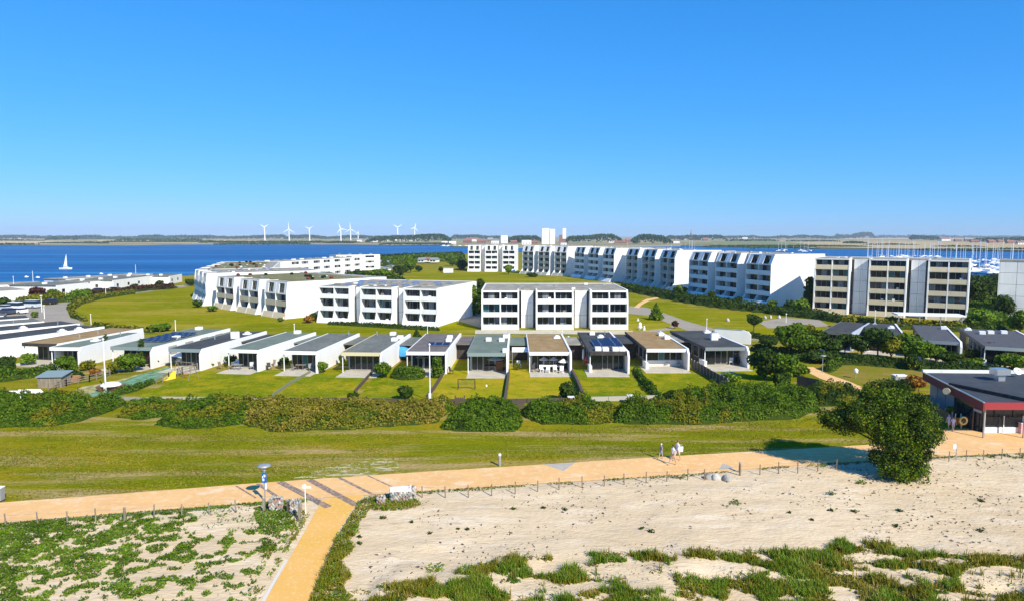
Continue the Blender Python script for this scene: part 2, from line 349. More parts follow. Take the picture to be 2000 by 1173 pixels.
M_soil = mat('far_coast', (.26, .23, .10), .95, [((.40, .31, .15), .003, .4, .6, (.4, 1, 1)), ((.08, .11, .05), .01, .52, .66, (.3, 1, 1))])

q = 40000
sheet('ground', [(-q, -3000), (q, -3000), (q, q), (-q, q)], -3.0, M_bed)
sheet('water', [(-q, -500), (q, -500), (q, q - 100), (-q, q - 100)], -0.6, M_water)
shore = poly([(-700, 640), (-300, 600), (0, 571), (100, 563), (190, 553), (300, 545), (400, 534), (520, 512), (640, 503), (735, 503), (800, 501), (870, 499), (905, 496), (1000, 493), (1345, 494), (1450, 505), (1560, 530), (1640, 540), (1890, 549), (1950, 545), (2100, 548), (2700, 590)])
land = [(-400, -60)] + [(400, -60)] + [shore[-1]] + shore[-2::-1]
land = [(-400, -60), (400, -60), (400, 150)] + shore[::-1] + [(-400, 110)]
sheet('land', land, 0.0, M_grass, th=2.5)
far_out = poly([(-900, 480.5), (0, 478.3), (250, 478.8), (380, 477.2), (520, 477), (640, 477.6), (740, 478.4), (860, 477.6), (885, 482), (1000, 484), (1200, 482), (1330, 480.5), (1380, 482), (1480, 483.2), (1600, 486), (1800, 488.5), (2000, 491.5), (2900, 507)])
sheet('far_coast', far_out + [(38000, 14000), (38000, 36000), (-38000, 36000), (-38000, 14000)], 0.8, M_soil, th=2.2)
def field(P, m, z, nm='field'): sheet(nm, wob(poly(P, z), 12, 120), z, m)
field([(-600, 470), (70, 470), (190, 471.5), (190, 476), (0, 477.3), (-600, 479)], M_field2, 1.2)
field([(190, 469.5), (400, 469), (520, 470), (520, 472.2), (190, 472.5)], M_field2, 1.2)
field([(-400, 466.6), (350, 466.4), (560, 467), (560, 468.6), (-400, 468.6)], M_field, 1.3)
field([(300, 474), (520, 473.8), (560, 475.6), (300, 476.2)], M_field, 1.2)
field([(530, 470.6), (760, 470.5), (760, 473.6), (540, 473.4)], M_field, 1.2)
field([(1390, 470.5), (1500, 470), (1560, 474), (1640, 480), (1500, 480.6), (1400, 479.5)], M_field3, 1.2)
field([(1500, 470), (1760, 470), (2100, 476), (2600, 483), (2600, 494), (2000, 489), (1780, 486), (1600, 483.5), (1560, 475)], M_field, 1.5)
field([(1640, 465.6), (1960, 465.6), (1960, 467.6), (1650, 467.4)], M_field2, 1.4)
field([(1330, 473.5), (1390, 473), (1400, 478), (1340, 478)], M_field3, 1.25)

# ring meadow, lawns, roads
sheet('ring_meadow', wob(poly([(250, 577), (360, 563), (520, 545), (760, 540), (770, 524), (1000, 532), (1100, 545), (1215, 572), (1380, 606), (1500, 618), (1620, 640), (1600, 668), (1480, 660), (1230, 650), (760, 650), (440, 648), (300, 642), (180, 632), (140, 606), (160, 590)]), 1.5, 8), .004, M_ring)
sheet('road', wob(poly([(60, 604), (90, 597), (180, 580), (245, 570), (330, 559), (370, 556), (370, 559), (262, 573), (190, 583), (158, 592), (136, 606), (140, 618), (165, 632), (150, 640), (60, 626)]), .1, 6), .012, M_asph)
sheet('parking_court', poly([(-120, 612), (60, 598), (100, 607), (60, 626), (-120, 640)]), .016, M_asph)
sheet('road', wob(poly([(1222, 597), (1262, 600), (1300, 612), (1345, 628), (1400, 643), (1500, 655), (1610, 660), (1600, 668), (1440, 662), (1345, 646), (1305, 630), (1270, 617), (1222, 611)]), .1, 6), .012, M_asph)
sheet('turning_place', wob(poly([(1480, 628), (1530, 620), (1600, 624), (1620, 636), (1560, 640), (1500, 640)]), .1, 6), .014, M_asph)
sheet('footpath', poly([(1238, 600), (1247, 592), (1262, 584), (1288, 580), (1290, 582), (1268, 587), (1254, 595), (1248, 601)]), .016, M_path)
sheet('footpath', poly([(1242, 648), (1300, 640), (1318, 634), (1322, 637), (1306, 644), (1242, 652)]), .016, M_asph)
sheet('courtyard', poly([(880, 622), (925, 585), (948, 585), (946, 605), (942, 640)]), .012, M_asph)
sheet('footpath', wob(poly([(560, 628), (680, 607), (686, 608), (566, 632)]), .1, 5), .012, M_ring)
sheet('housefront_path', poly([(928, 644), (1236, 645), (1236, 652), (928, 651)]), .014, M_terr)
def plot(P, m, z=.02): sheet('garden_lawn', wob(poly(P), .15, 2.5), z, m)
plot([(262, 775), (395, 722), (430, 724), (598, 726), (527, 778)], M_lawn, .012)
plot([(530, 778), (602, 726), (722, 726), (690, 778)], M_lawn, .012)
plot([(696, 779), (740, 724), (868, 726), (835, 781)], M_lawn, .012)
plot([(842, 781), (872, 690), (912, 690), (990, 728), (983, 781)], M_lawn2, .012)
plot([(991, 781), (996, 715), (1115, 722), (1135, 780)], M_lawn2, .012)
plot([(1146, 778), (1122, 718), (1232, 716), (1284, 778)], M_lawn, .012)
plot([(1292, 778), (1240, 714), (1338, 718), (1420, 776)], M_lawn, .012)
plot([(1440, 770), (1350, 708), (1450, 705), (1560, 750), (1560, 768)], M_lawn, .012)
plot([(1560, 722), (1650, 705), (1800, 722), (1820, 755), (1700, 760), (1640, 740)], mat('brownish_lawn', (.20, .175, .02), .95, [((.27, .19, .05), .2, .42, .58, I3), ((.15, .18, .004), .6, .50, .66, I3)], (5, .6, I3, .15), 0), .012)
plot([(1600, 700), (1800, 696), (2100, 722), (2100, 732), (1800, 716)], M_lawn, .008)
# the lighter side path behind the trees on the right
sheet('footpath', wob(poly([(1572, 716), (1588, 716), (1612, 728), (1660, 745), (1700, 762), (1720, 775), (1680, 772), (1640, 752), (1600, 738), (1580, 728)]), .1, 3), .03, M_path)

# promenade, beach path, cobble bands
PROM_TOP = [(-300, 1001), (0, 982), (500, 943.5), (860, 919), (1360, 888), (1500, 880), (1700, 868), (1790, 860), (1838, 838), (1930, 836), (2050, 836), (2300, 842)]
PROM_BOT = [(-300, 1044), (0, 1022), (500, 981), (860, 957), (1360, 925), (1500, 913), (1700, 900), (1800, 893), (2000, 885), (2300, 875)]
pt = poly(PROM_TOP); pb = poly(PROM_BOT)
sheet('promenade', wob(pt + pb[::-1], .10, 1.5), .045, M_path)
def prom_edge(x):
    return np.interp(x, [p[0] for p in pb], [p[1] for p in pb])
SP_L = [G(*a) for a in [(628, 975), (622, 990), (563, 1095), (519, 1173), (470, 1260), (430, 1330)]]
SP_R = [G(*a) for a in [(712, 965), (695, 985), (654, 1048), (602, 1173), (567, 1260), (540, 1330)]]
sheet('beach_path', wob(SP_L + SP_R[::-1], .05, 1.2), .050, M_path2)
bands = MB()
for (a, b, w) in [((461, 949), (500, 973), .16), ((503, 945), (541, 970), .2), ((546, 941), (642, 991), .52), ((604, 937), (696, 987), .55), ((662, 933), (728, 966), .32), ((718, 929), (766, 951), .14)]:
    a = Vector(G(*a)); b = Vector(G(*b)); d = (b - a); Ln = d.length; d.normalize(); n_ = Vector((-d.y, d.x)); k = max(1, round(w / .13)); m = int(Ln / .15)
    for i in range(m):
        for j in range(k):
            c = a + d * ((i + .5) * Ln / m) + n_ * ((j - (k - 1) / 2) * .13 + random.uniform(-.01, .01)); s = .058
            bands.box(c.x - s, c.x + s, c.y - s, c.y + s, .03, .062 + random.uniform(0, .008), random.choice([0, 0, 1]))
tag(bands.build('cobble_bands', [mat('dark_cobble', (.17, .14, .13), .85), mat('mid_cobble', (.30, .24, .21), .85)]), 'dark rows of cobbles crossing the promenade at the beach path', 'paving', kind='stuff')
M_tri = mat('bluish_slab', (.46, .41, .33), .8, [((.38, .34, .28), 2, .4, .7, I3)])
for P, l in [([(1062, 907), (1124, 903), (1101, 920)], 'bluish triangular slab set in the far edge of the promenade'), ([(1403, 917), (1412, 905), (1430, 912), (1432, 916)], 'bluish triangular slab set in the promenade beside the boulders')]:
    o = MB().prism_z(poly(P)[::-1], .02, .055).build('triangular_slab', M_tri); tag(o, l, 'paving slab')

# beach: one sheet with real relief, kept low under the beach path
def sand_z(X, Y):
    d = prom_edge(X) - Y
    px, py = PXa(X, Y, 0)
    r = .10 * fbm(X, Y, .6, 4) + .22 * fbm(X, Y, .16, 2) - .12 + .035 * vnoise(X * 3, Y * 3)
    hump = .26 * np.clip((fbm(X + 40, Y, .28, 2) - .45) * 4, 0, 1) * np.clip((40 - Y) / 4, 0, 1) * (X > -7)
    l = np.interp(Y, [p[1] for p in SP_L[::-1]], [p[0] for p in SP_L[::-1]]); rr = np.interp(Y, [p[1] for p in SP_R[::-1]], [p[0] for p in SP_R[::-1]])
    dp = np.maximum(l - X, X - rr)
    z = .03 + np.maximum(r + hump, 0.0) * np.clip((d - .3) / 2.0, 0, 1) * np.clip((dp - .1) / 1.3, 0, 1)
    return np.where((dp < .25) | (d < .25), .012, z)
nx, ny = 420, 130; xs = np.linspace(-62, 78, nx); V = []
tt = np.linspace(0, 1, ny); Xg = np.repeat(xs[None], ny, 0); Yg = 24 + (prom_edge(xs)[None] + .15 - 24) * tt[:, None]
Zg = sand_z(Xg, Yg); idx = np.arange(nx * ny).reshape(ny, nx); f = np.stack([idx[:-1, :-1], idx[:-1, 1:], idx[1:, 1:], idx[1:, :-1]], -1).reshape(-1, 4)
me = bpy.data.meshes.new('beach_sand'); me.from_pydata(np.stack([Xg.ravel(), Yg.ravel(), Zg.ravel()], 1).tolist(), [], f.tolist()); me.materials.append(M_sand)
me.polygons.foreach_set('use_smooth', [True] * len(me.polygons)); tag(link('beach_sand', me), kind='structure')
sheet('sandy_verge', wob(poly([(570, 935), (610, 920), (680, 903), (745, 893), (770, 905), (775, 921), (680, 929), (600, 936)]), .9, .6), .012, mat('sandy_turf', (.52, .43, .26), .95, [((.22, .20, .01), 1.3, .40, .50, (.5, 1.5, 1)), ((.62, .53, .40), 3, .55, .7, I3)], (6, .4, I3, .1)))
# concrete kerb along the beach path
a = [G(*p) for p in [(556, 1095), (511, 1173), (462, 1260)]]; b = [G(*p) for p in [(561, 1096), (518, 1174), (469, 1261)]]
tag(MB().prism_z(a + b[::-1], .01, .075).build('concrete_kerb', mat('pale_concrete', (.66, .60, .50), .9)), kind='structure')

# ================================================================ APARTMENT BLOCKS
SHARED = {}
def shared(key, make):
    if key not in SHARED: SHARED[key] = make()
    return SHARED[key]
def mesh_of(mb, mats):
    me = bpy.data.meshes.new('piece'); me.from_pydata(mb.v, [], mb.f)
    for m in (mats if isinstance(mats, (list, tuple)) else [mats]): me.materials.append(m)
    if any(mb.mi): me.polygons.foreach_set('material_index', mb.mi)
    me.update(); return me
def window(parent, x0, x1, y, z0, z1, style=0, nl=3):
    """frame with mullions, panes set back in it, all facing -y"""
    w = round(x1 - x0, 2); h = round(z1 - z0, 2); t = .07
    def fr():
        mb = MB(); mb.box(0, w, 0, .1, 0, t); mb.box(0, w, 0, .1, h - t, h)
        for i in range(nl + 1):
            c = i * (w - t) / nl; mb.box(c, c + t, .002, .098, t, h - t)
        return mesh_of(mb, M_frame if style < 10 else M_frame_d)
    o = link('window', shared(('wf', w, h, nl, style >= 10), fr), parent, (x0, y, z0))
    s = style % 10
    mats = {0: [M_glass] * 4, 1: [M_curtain, M_glass, M_glass], 2: [M_glass, M_curtain, M_glass], 3: [M_glass_t, M_glass, M_glass_t], 4: [M_curtain, M_glass, M_curtain], 5: [M_glass, M_glass, M_curtain]}[s]
    def pn():
        mb = MB(); ms = list(dict.fromkeys(mats))
        for i in range(nl):
            c = i * (w - t) / nl; mb.box(c + t, c + (w - t) / nl, .04, .06, t, h - t, ms.index(mats[i % len(mats)]))
        return mesh_of(mb, ms)
    link('pane', shared(('pn', w, h, nl, s), pn), o, (0, 0, 0)); return o
def block(label, A, B, n, floors, Hh, depth, *, ratio=.70, setb=3.2, flare=.8, chamfer=1.2, par='white', top='glass', fh0=None, roof=None, bal=1.4, end_panels=False, extra=None, par_top=None, cat='apartment building', ph=.44, shear=0.0):
    """three-bay terrace block: modules of two balcony bays with side walls, recessed panels between; A, B ground points of the facade"""
    A = Vector(A); B = Vector(B); d = B - A; L = d.length; rz = math.atan2(d.y, d.x)
    t = thing('apartment_building', label, cat, (A.x, A.y, 0), rz)
    per = L / (n - (1 - ratio)) if n > 1 else L; mw = per * ratio if n > 1 else L; gw = per - mw
    fh = Hh / floors; wt = .28; top_z = Hh
    PM = {'white': M_white, 'cream': M_cream, 'olive': M_olive}[par]; PT = {'white': M_white, 'cream': M_cream, 'olive': M_olive, None: PM}[par_top]
    z1 = fh * .95; z2 = Hh - fh * .95
    def fy(z):
        y = 0.0
        if z < z1: y -= flare * (1 - z / z1) ** 1.0
        if z > z2: y += chamfer * ((z - z2) / (Hh - z2)) ** 1.0
        return y
    def off(i): return shear * i
    rnd = random.Random(int(A.x * 10) + n)
    for i in range(n):
        x0 = i * per; oy = off(i)
        last = i == n - 1
        def prof(back, zt=Hh + .12):
            return [(oy + fy(0), 0), (oy + fy(z1), z1), (oy + fy(z2), z2), (oy + fy(Hh), zt), (oy + back, zt), (oy + back, 0)]
        full = lambda: depth - oy
        MB().prism_x(prof(full() if i == 0 else setb + 1.4), x0, x0 + wt).build('side_wall', M_white, t)
        MB().prism_x(prof(full() if last else setb + .2), x0 + mw - wt, x0 + mw).build('side_wall', M_white, t)
        MB().prism_x([(oy + fy(z) + (.03), z) for z in (0, z1, z2, Hh)] + [(oy + bal + .1, Hh), (oy + bal + .1, 0)], x0 + mw / 2 - .11, x0 + mw / 2 + .11).build('fin_wall', M_white, t)
        for s in range(2):
            a = x0 + wt + .002 if s == 0 else x0 + mw / 2 + .112; b = x0 + mw / 2 - .112 if s == 0 else x0 + mw - wt - .002
            for k in range(floors):
                zb = k * fh; zt_ = zb + fh; istop = k == floors - 1
                p0 = zb; p1 = zb + fh * ph
                if k == 0: p1 = zb + fh * (ph + .05)
                yy0, yy1 = oy + fy(p0) + .06, oy + fy(p1) + .06; th = .13
                m = PT if istop else PM
                if istop and top == 'narrow':
                    wz1 = zt_ - .25; ww = (b - a); c0 = a + ww * .30; c1 = a + ww * .80
                    o = MB()
                    def slab(xa, xb, za, zb_): o.hexa([(xa, oy + fy(za) + .06, za), (xb, oy + fy(za) + .06, za), (xb, oy + fy(za) + .22, za), (xa, oy + fy(za) + .22, za), (xa, oy + fy(zb_) + .06, zb_), (xb, oy + fy(zb_) + .06, zb_), (xb, oy + fy(zb_) + .22, zb_), (xa, oy + fy(zb_) + .22, zb_)])
                    slab(a, b, p0, p0 + .25); slab(a, c0, p0 + .25, wz1); slab(c1, b, p0 + .25, wz1); slab(a, b, wz1, zt_)
                    o.build('balcony_front', M_white, t)
                    window(t, c0, c1, oy + fy(zt_) + .25, p0 + .3, wz1, rnd.choice([0, 2, 5]), 2)
                    continue
                MB().hexa([(a, yy0, p0), (b, yy0, p0), (b, yy0 + th, p0), (a, yy0 + th, p0), (a, yy1, p1), (b, yy1, p1), (b, yy1 + th, p1), (a, yy1 + th, p1)]).build('balcony_front', m, t)
                MB().box(a, b, oy + max(fy(p0), fy(zt_)) + .2, oy + bal, zt_ - .09 if k < floors - 1 else zt_ - .12, zt_ - .003).build('floor_slab', M_white, t)
                if istop and top == 'glass' :
                    MB().box(a, b, oy + fy(zt_ - .3) - .05, oy + fy(zt_) + .1, zt_ - .34, zt_ - .02).build('roof_beam', M_white, t)
                window(t, a + .02, b - .02, oy + bal, zb + .12, zt_ - .13, rnd.choice([0, 0, 0, 1, 2, 3, 5]), 3)
                if rnd.random() < .6:        # something kept on the balcony
                    c = rnd.uniform(a + .4, b - .9); MB().box(c, c + .5, oy + .5, oy + 1.0, zb + .02, zb + fh * ph + rnd.uniform(.05, .4)).build('balcony_seat', rnd.choice([M_white2, M_wood, M_frame_d, M_metal]), t)
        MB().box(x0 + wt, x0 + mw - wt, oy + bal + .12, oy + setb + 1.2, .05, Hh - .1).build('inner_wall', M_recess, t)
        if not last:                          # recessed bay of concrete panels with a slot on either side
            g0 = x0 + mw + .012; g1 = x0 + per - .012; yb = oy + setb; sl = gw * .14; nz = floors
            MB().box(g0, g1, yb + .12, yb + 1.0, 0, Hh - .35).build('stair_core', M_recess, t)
            for k in range(nz):
                for (c0, c1) in ((g0 + sl, (g0 + g1) / 2 - .02), ((g0 + g1) / 2 + .02, g1 - sl)):
                    MB().box(c0, c1, yb - .5, yb + .11, k * fh + .02, (k + 1) * fh - .03 - (0.2 if k == nz - 1 else 0)).build('wall_panel', M_panel, t)
            for k in range(floors):
                window(t, g0 + .01, g0 + sl - .01, yb + .005, k * fh + .06, (k + 1) * fh - .06, 10, 1)
    RM = roof or M_gravel
    y_ = chamfer + .02
    # roof follows the stepped front
    for i in range(n):
        x0 = i * per; x1 = x0 + (mw if i == n - 1 else mw); oy = off(i)
        MB().box(x0 + wt + .002, x1 - wt - .002, oy + fy(Hh) + .12, depth - .3, Hh - .12, Hh + .03).build('roof', RM, t)
        if i < n - 1: MB().box(x1 - wt, x0 + per + wt, oy + setb + 1.42, depth - .3, Hh - .14, Hh + .027).build('roof', RM, t); MB().box(x1 + .01, x0 + per - .01, oy + setb - .4, oy + setb + 1.40, Hh - .34, Hh - .02).build('roof', RM, t)
    MB().box(.0, L, depth - .28, depth, 0, Hh + .12).build('back_wall', M_white, t)
    for _ in range(n * 3):
        c = rnd.uniform(1, L - 2); e = rnd.uniform(chamfer + 2, depth - 2); s = rnd.uniform(.25, .5)
        MB().box(c, c + s * 1.6, e, e + s * 1.6, Hh + .032, Hh + .032 + s * .7).build('roof_vent', rnd.choice([M_alu, M_white2, M_metal]), t)
    if extra: extra(t, L, Hh, depth, rnd)
    return t
def roof_panels(nrow, ncol, m=None, sl=.25):
    def f(t, L, Hh, depth, rnd):
        for r in range(nrow):
            for c in range(ncol):
                if rnd.random() < .15: continue
                x = 1.5 + c * (L - 3) / ncol; y = 3.4 + r * (depth - 7) / max(1, nrow)
                MB().hexa([(x, y, Hh + .1), (x + 1.5, y, Hh + .1), (x + 1.5, y + 1.2, Hh + .1 + sl), (x, y + 1.2, Hh + .1 + sl), (x, y, Hh + .16), (x + 1.5, y, Hh + .16), (x + 1.5, y + 1.2, Hh + .16 + sl), (x, y + 1.2, Hh + .16 + sl)]).build('roof_panel', rnd.choice([m or M_alu, M_curtain, M_gravel]), t)
    return f
def roof_garden(t, L, Hh, depth, rnd):
    MB().box(2.5, L - 2.5, 3.5, depth - 4, Hh + .032, Hh + .12).build('roof_bed', M_sedum, t)
    for _ in range(14):
        x = rnd.uniform(3, L - 3); y = rnd.uniform(4, depth - 5); MB().lathe((x, y, Hh + .12), [(.3, 0), (.5, .3), (.35, .55), (.05, .65)], 7).build('roof_plant', LEAF['dark'] if rnd.random() < .6 else M_redd, t)

block('white three-storey apartment block facing the row of bungalows, in the middle of the picture', (-5.95, 132.0), (22.6, 132.0), 3, 3, 7.55, 20, ratio=.69, flare=.15, chamfer=.9, top='glass', setb=3.4, shear=0, ph=.36)
block('white three-storey block with blank bright end wall, left of the central block', (-41.0, 144.0), (-14.9, 136.0), 3, 3, 7.6, 23, ratio=.76, flare=.9, chamfer=.15, top='glass', extra=roof_panels(3, 9), setb=2.6, ph=.37)
block('white three-storey block with cream balcony fronts and a planted roof', (-75.7, 174.2), (-49.6, 149.6), 3, 3, 7.9, 27, ratio=.78, flare=1.0, chamfer=.4, par='cream', par_top='white', top='narrow', extra=roof_garden, setb=2.6)
block('white block at the far left of the ring with blue-shaded outer side', (-92.5, 199.0), (-80.0, 178.0), 3, 3, 8.3, 30, ratio=.8, flare=1.0, chamfer=.4, par='white', top='narrow', setb=2.6, extra=roof_panels(3, 6, M_gravel))
block('white ring block with reddish plants on its flat roof, by the water', (-112.0, 262.0), (-94.0, 202.0), 5, 3, 8.2, 22, ratio=.8, flare=.8, chamfer=.4, extra=roof_garden, setb=2.4)
# long wing on the water side, seen from inside the ring
def wing(label, A, B, Hh, depth, cols, rows, m=M_white):
    A = Vector(A); B = Vector(B); d = B - A; L = d.length
    t = thing('apartment_building', label, 'apartment building', (A.x, A.y, 0), math.atan2(d.y, d.x))
    fh = Hh / rows; mb = MB(); xs_ = [0] + [v for c in cols for v in (c - 2.6, c + 2.6)] + [L]
    for i in range(0, len(xs_), 2): mb.box(xs_[i], xs_[i+1], 0, .3, 0, Hh)
    for c in cols:
        for k in range(rows):
            mb.box(c - 2.6, c + 2.6, 0, .3, k * fh, k * fh + fh * .42)
            mb.box(c - 2.6, c + 2.6, 0, .3, k * fh + fh * .84, (k + 1) * fh)
            window(t, c - 2.6, c + 2.6, .12, k * fh + fh * .42, k * fh + fh * .84, random.choice([0, 2, 5, 4]), 3)
    mb.build('wall', m, t); MB().box(0, L, .6, depth, 0, Hh - .1).build('inner_wall', m, t)
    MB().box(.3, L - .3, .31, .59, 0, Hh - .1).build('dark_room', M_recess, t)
    MB().box(0, L, .31, depth + .01, Hh - .098, Hh + .02).build('roof', M_gravel, t)
    for k in range(int(L / 6)): MB().box(3 + k * 6, 4.5 + k * 6, depth * .5, depth * .5 + 1.2, Hh + .022, Hh + .5).build('roof_light', random.choice([M_white2, M_alu, M_gravel]), t)
    return t
wing('long white wing with rows of strip windows, on the water side behind the ring meadow', (-97, 258), (-73.5, 337), 8.0, 11, [26, 33, 42, 50, 59, 68, 77], 3)
wing('taller white end of the water-side wing, furthest from the camera', (-91.5, 356), (-71.5, 371), 8.3, 9, [6, 19], 3)
# five-storey curve on the right
block('furthest five-storey block of the right-hand curve, brightly lit', (-22.8, 354.5), (1.5, 352.0), 3, 5, 13.4, 18, ratio=.72, flare=2.2, chamfer=1.0, top='narrow', setb=4)
block('second five-storey block from the far end of the curve, with grey-green balconies', (5.0, 333.0), (24.8, 311.0), 3, 5, 13.4, 18, ratio=.72, flare=2.2, chamfer=1.0, par='olive', par_top='white', top='narrow', setb=4)
block('five-storey block in the middle of the shaded curve, partly behind the central block', (28.0, 307.0), (40.4, 271.0), 3, 5, 13.3, 17, ratio=.72, flare=2.2, chamfer=1.0, top='narrow', setb=4)
block('five-storey shaded block with grey-green balconies and white roof dormers', (44.8, 269.0), (54.0, 227.0), 3, 5, 13.3, 17, ratio=.74, flare=2.0, chamfer=1.0, par='olive', par_top='white', top='narrow', setb=3.5)
block('five-storey shaded block with a big white end wall at the near end of the curve', (55.0, 212.5), (66.7, 176.0), 3, 5, 13.3, 17, ratio=.74, flare=2.0, chamfer=1.2, par='white', top='narrow', setb=3.5)
block('five-storey block with cream balcony fronts and concrete stair bays, on the right', (71.9, 162.6), (97.3, 145.2), 3, 5, 12.9, 13, ratio=.66, flare=.5, chamfer=.4, par='cream', top='glass', setb=3.2, ph=.40)
def panel_block(label, A, B, Hh, depth, cols, rows):
    A = Vector(A); B = Vector(B); d = B - A; L = d.length
    t = thing('apartment_building', label, 'apartment building', (A.x, A.y, 0), math.atan2(d.y, d.x))
    MB().box(0, L, .1, depth, 0, Hh).build('inner_wall', M_recess, t)
    for c in range(cols):
        for k in range(rows):
            MB().box(c * L / cols + .03, (c + 1) * L / cols - .03, 0, .098, k * Hh / rows + .03, (k + 1) * Hh / rows - .03).build('wall_panel', M_panel, t)
    MB().box(-.1, L, -.1, depth, Hh + .002, Hh + .2).build('roof', M_gravel, t)
    MB().box(-.12, -.002, 0, depth, 0, Hh).build('side_wall', M_white, t)
    return t
panel_block('grey concrete-panelled end of a block cut off by the right edge of the picture', (107.4, 150.5), (125, 137.6), 12.6, 12, 7, 5)

# ================================================================ BUNGALOWS
def cottage(label, quad, roofm, fasc, *, Hr=2.8, left=False, wall=True, opts=(), terr=None, glass=0, low_wall=False, annex=True, D=None, wall_m=None, gap=3.0):
    P = [Vector(G(a, b, Hr)) for a, b in quad]      # roof corners: front left, front right, back right, back left
    u = ((P[2] - P[1]).normalized() + (P[3] - P[0]).normalized()).normalized()
    D = D or ((P[2] - P[1]).length + (P[3] - P[0]).length) / 2
    rz = math.atan2(u.y, u.x) - math.pi / 2; xa = Vector((u.y, -u.x)); W = ((P[1] - P[0]).dot(xa) + (P[2] - P[3]).dot(xa)) / 2
    o = (P[0] + P[1]) / 2 - xa * W / 2
    t = thing('bungalow', label, 'house', (o.x, o.y, 0), rz); wm = wall_m or M_white
    MB().box(.0, W, .11, D, Hr - .24, Hr).build('roof', roofm, t)
    MB().box(-.02, W, 0, .108, Hr - .42, Hr + .04).build('fascia', fasc, t)
    MB().box(-.10, -.002, 0.112, D, Hr - .3, Hr + .05).build('roof_edge', fasc if not left else M_frame_d, t)
    MB().prism_x([(-.7, 0), (-.7, Hr - .55), (.0, Hr + .12), (D, Hr + .12), (D, 0)], W + .004, W + .26).build('side_wall', wm, t)
    MB().box(.15, .38, 2.6, D - .05, 0, Hr - .25).build('side_wall', M_frame_d if left and wall else M_white, t)
    MB().box(.38, W, D - .3, D - .06, 0, Hr - .25).build('back_wall', wm, t)
    # glazed front under the overhang
    fy_ = 2.2; n = 3; s = (W - .4) / n; zb = .9 if low_wall else .08
    if low_wall: MB().box(.38, W - .003, fy_ - .03, fy_ + .15, 0, .88).build('parapet_wall', M_white, t)
    for k in range(n): window(t, .38 + k * s, .38 + (k + 1) * s - .03, fy_, zb, Hr - .27, (glass if k == 1 else 0) + (0 if not left else 10 * (k == 0)), 2)
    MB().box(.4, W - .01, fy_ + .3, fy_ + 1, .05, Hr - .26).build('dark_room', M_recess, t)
    if left:
        for k in range(4): window_side(t, .15, 3.2 + k * 3.1, 2.2, .9, Hr - .35)
        MB().box(-.05, .3, 0.15, 2.5, .0, .9).build('parapet_wall', M_white, t)
    tm = terr or M_terr
    MB().box(.0 if not left else -.6, W + .0, -2.6, 2.15, .0, .06).build('terrace', tm, t)
    MB().box(.0, .1, .3, .4, .06, Hr - .43).build('post', M_white2, t)
    if annex:
        a0, a1 = W + .28, W + .26 + gap
        MB().box(a0, a1, D * .55, D - .2, 2.28, 2.42).build('annex_roof', roofm if roofm is not M_moss else M_gravel, t)
        MB().box(a0, a1, D * .55 + .9, D * .55 + 1.0, 0, 2.27).build('annex_wall', M_frame_d, t)
    rnd = random.Random(int(quad[0][0]))
    for op in opts:
        k = op[0]
        if k == 'dome':
            x, y = op[1] * W, op[2] * D; b = MB().box(x - .5, x + .5, y - .5, y + .5, Hr + .002, Hr + .18).build('skylight', M_white2, t)
            MB().lathe((x, y, Hr + .18), [(.46, 0), (.40, .16), (.2, .26), (.02, .3)], 10).build('dome', mat('acrylic_dome', (.75, .78, .8), .25), b, smooth=True)
        elif k == 'box':
            x, y = op[1] * W, op[2] * D; MB().box(x - .4, x + .4, y - .5, y + .5, Hr + .002, Hr + .45).build('skylight', M_white2, t)
        elif k == 'chimney':
            x, y = op[1] * W, op[2] * D; c = MB().box(x - .5, x + .5, y - .4, y + .4, Hr + .002, Hr + 1.0).build('chimney', M_white, t)
            MB().box(x - .35, x + .35, y - .25, y + .25, Hr + 1.001, Hr + 1.12).build('chimney_cap', M_metal, c)
        elif k == 'solar':
            x0, y0, nx_, ny_ = op[1] * W, op[2] * D, op[3], op[4]
            for i in range(nx_):
                for j in range(ny_):
                    x, y = x0 + i * 1.08, y0 + j * 1.75
                    pn = MB().hexa([(x, y, Hr + .10), (x + 1.0, y, Hr + .10), (x + 1, y + 1.6, Hr + .3), (x, y + 1.6, Hr + .3), (x, y, Hr + .14), (x + 1.0, y, Hr + .14), (x + 1, y + 1.6, Hr + .34), (x, y + 1.6, Hr + .34)]).build('solar_panel', M_alu, t)
                    MB().hexa([(x + .04, y + .04, Hr + .148), (x + .96, y + .04, Hr + .148), (x + .96, y + 1.56, Hr + .34), (x + .04, y + 1.56, Hr + .34), (x + .04, y + .04, Hr + .155), (x + .96, y + .04, Hr + .155), (x + .96, y + 1.56, Hr + .347), (x + .04, y + 1.56, Hr + .347)]).build('solar_cell', M_solar, pn)
        elif k == 'pipe':
            x, y = op[1] * W, op[2] * D; MB().tube((x, y, Hr), (x, y, Hr + .6), .09).build('vent_pipe', M_alu, t)
        elif k == 'patch':          # alternating white and grey panels on the side wall
            for i in range(9):
                y = 1 + i * (D - 1.5) / 9; MB().box(W + .262, W + .30, y, y + (D - 1.5) / 9 - .05, .3, Hr - .3).build('wall_panel', [M_white, mat('taupe_panel', (.36, .32, .29), .8)][i % 2], t)
    return t
def window_side(t, x, y, ln, z0, z1):
    o = MB().box(x - .06, x - .001, y, y + ln, z0, z1).build('window', M_frame, t)
    MB().box(x - .075, x - .061, y + .07, y + ln / 2 - .03, z0 + .07, z1 - .07).box(x - .075, x - .061, y + ln / 2 + .03, y + ln - .07, z0 + .07, z1 - .07).build('pane', M_glass, o)
W2 = M_white2
M_fy = mat('ivory_fascia', (.62, .55, .33), .7); M_fg = mat('grey_green_fascia', (.22, .28, .27), .6)
cottage('bungalow with solar panels on its grey roof and a chequered side wall', [(226, 676), (288, 679), (452, 642), (372, 640)], M_felt_g, M_fg, opts=[('solar', .12, .22, 4, 5), ('box', .7, .42), ('box', .3, .93), ('patch',)], annex=True)
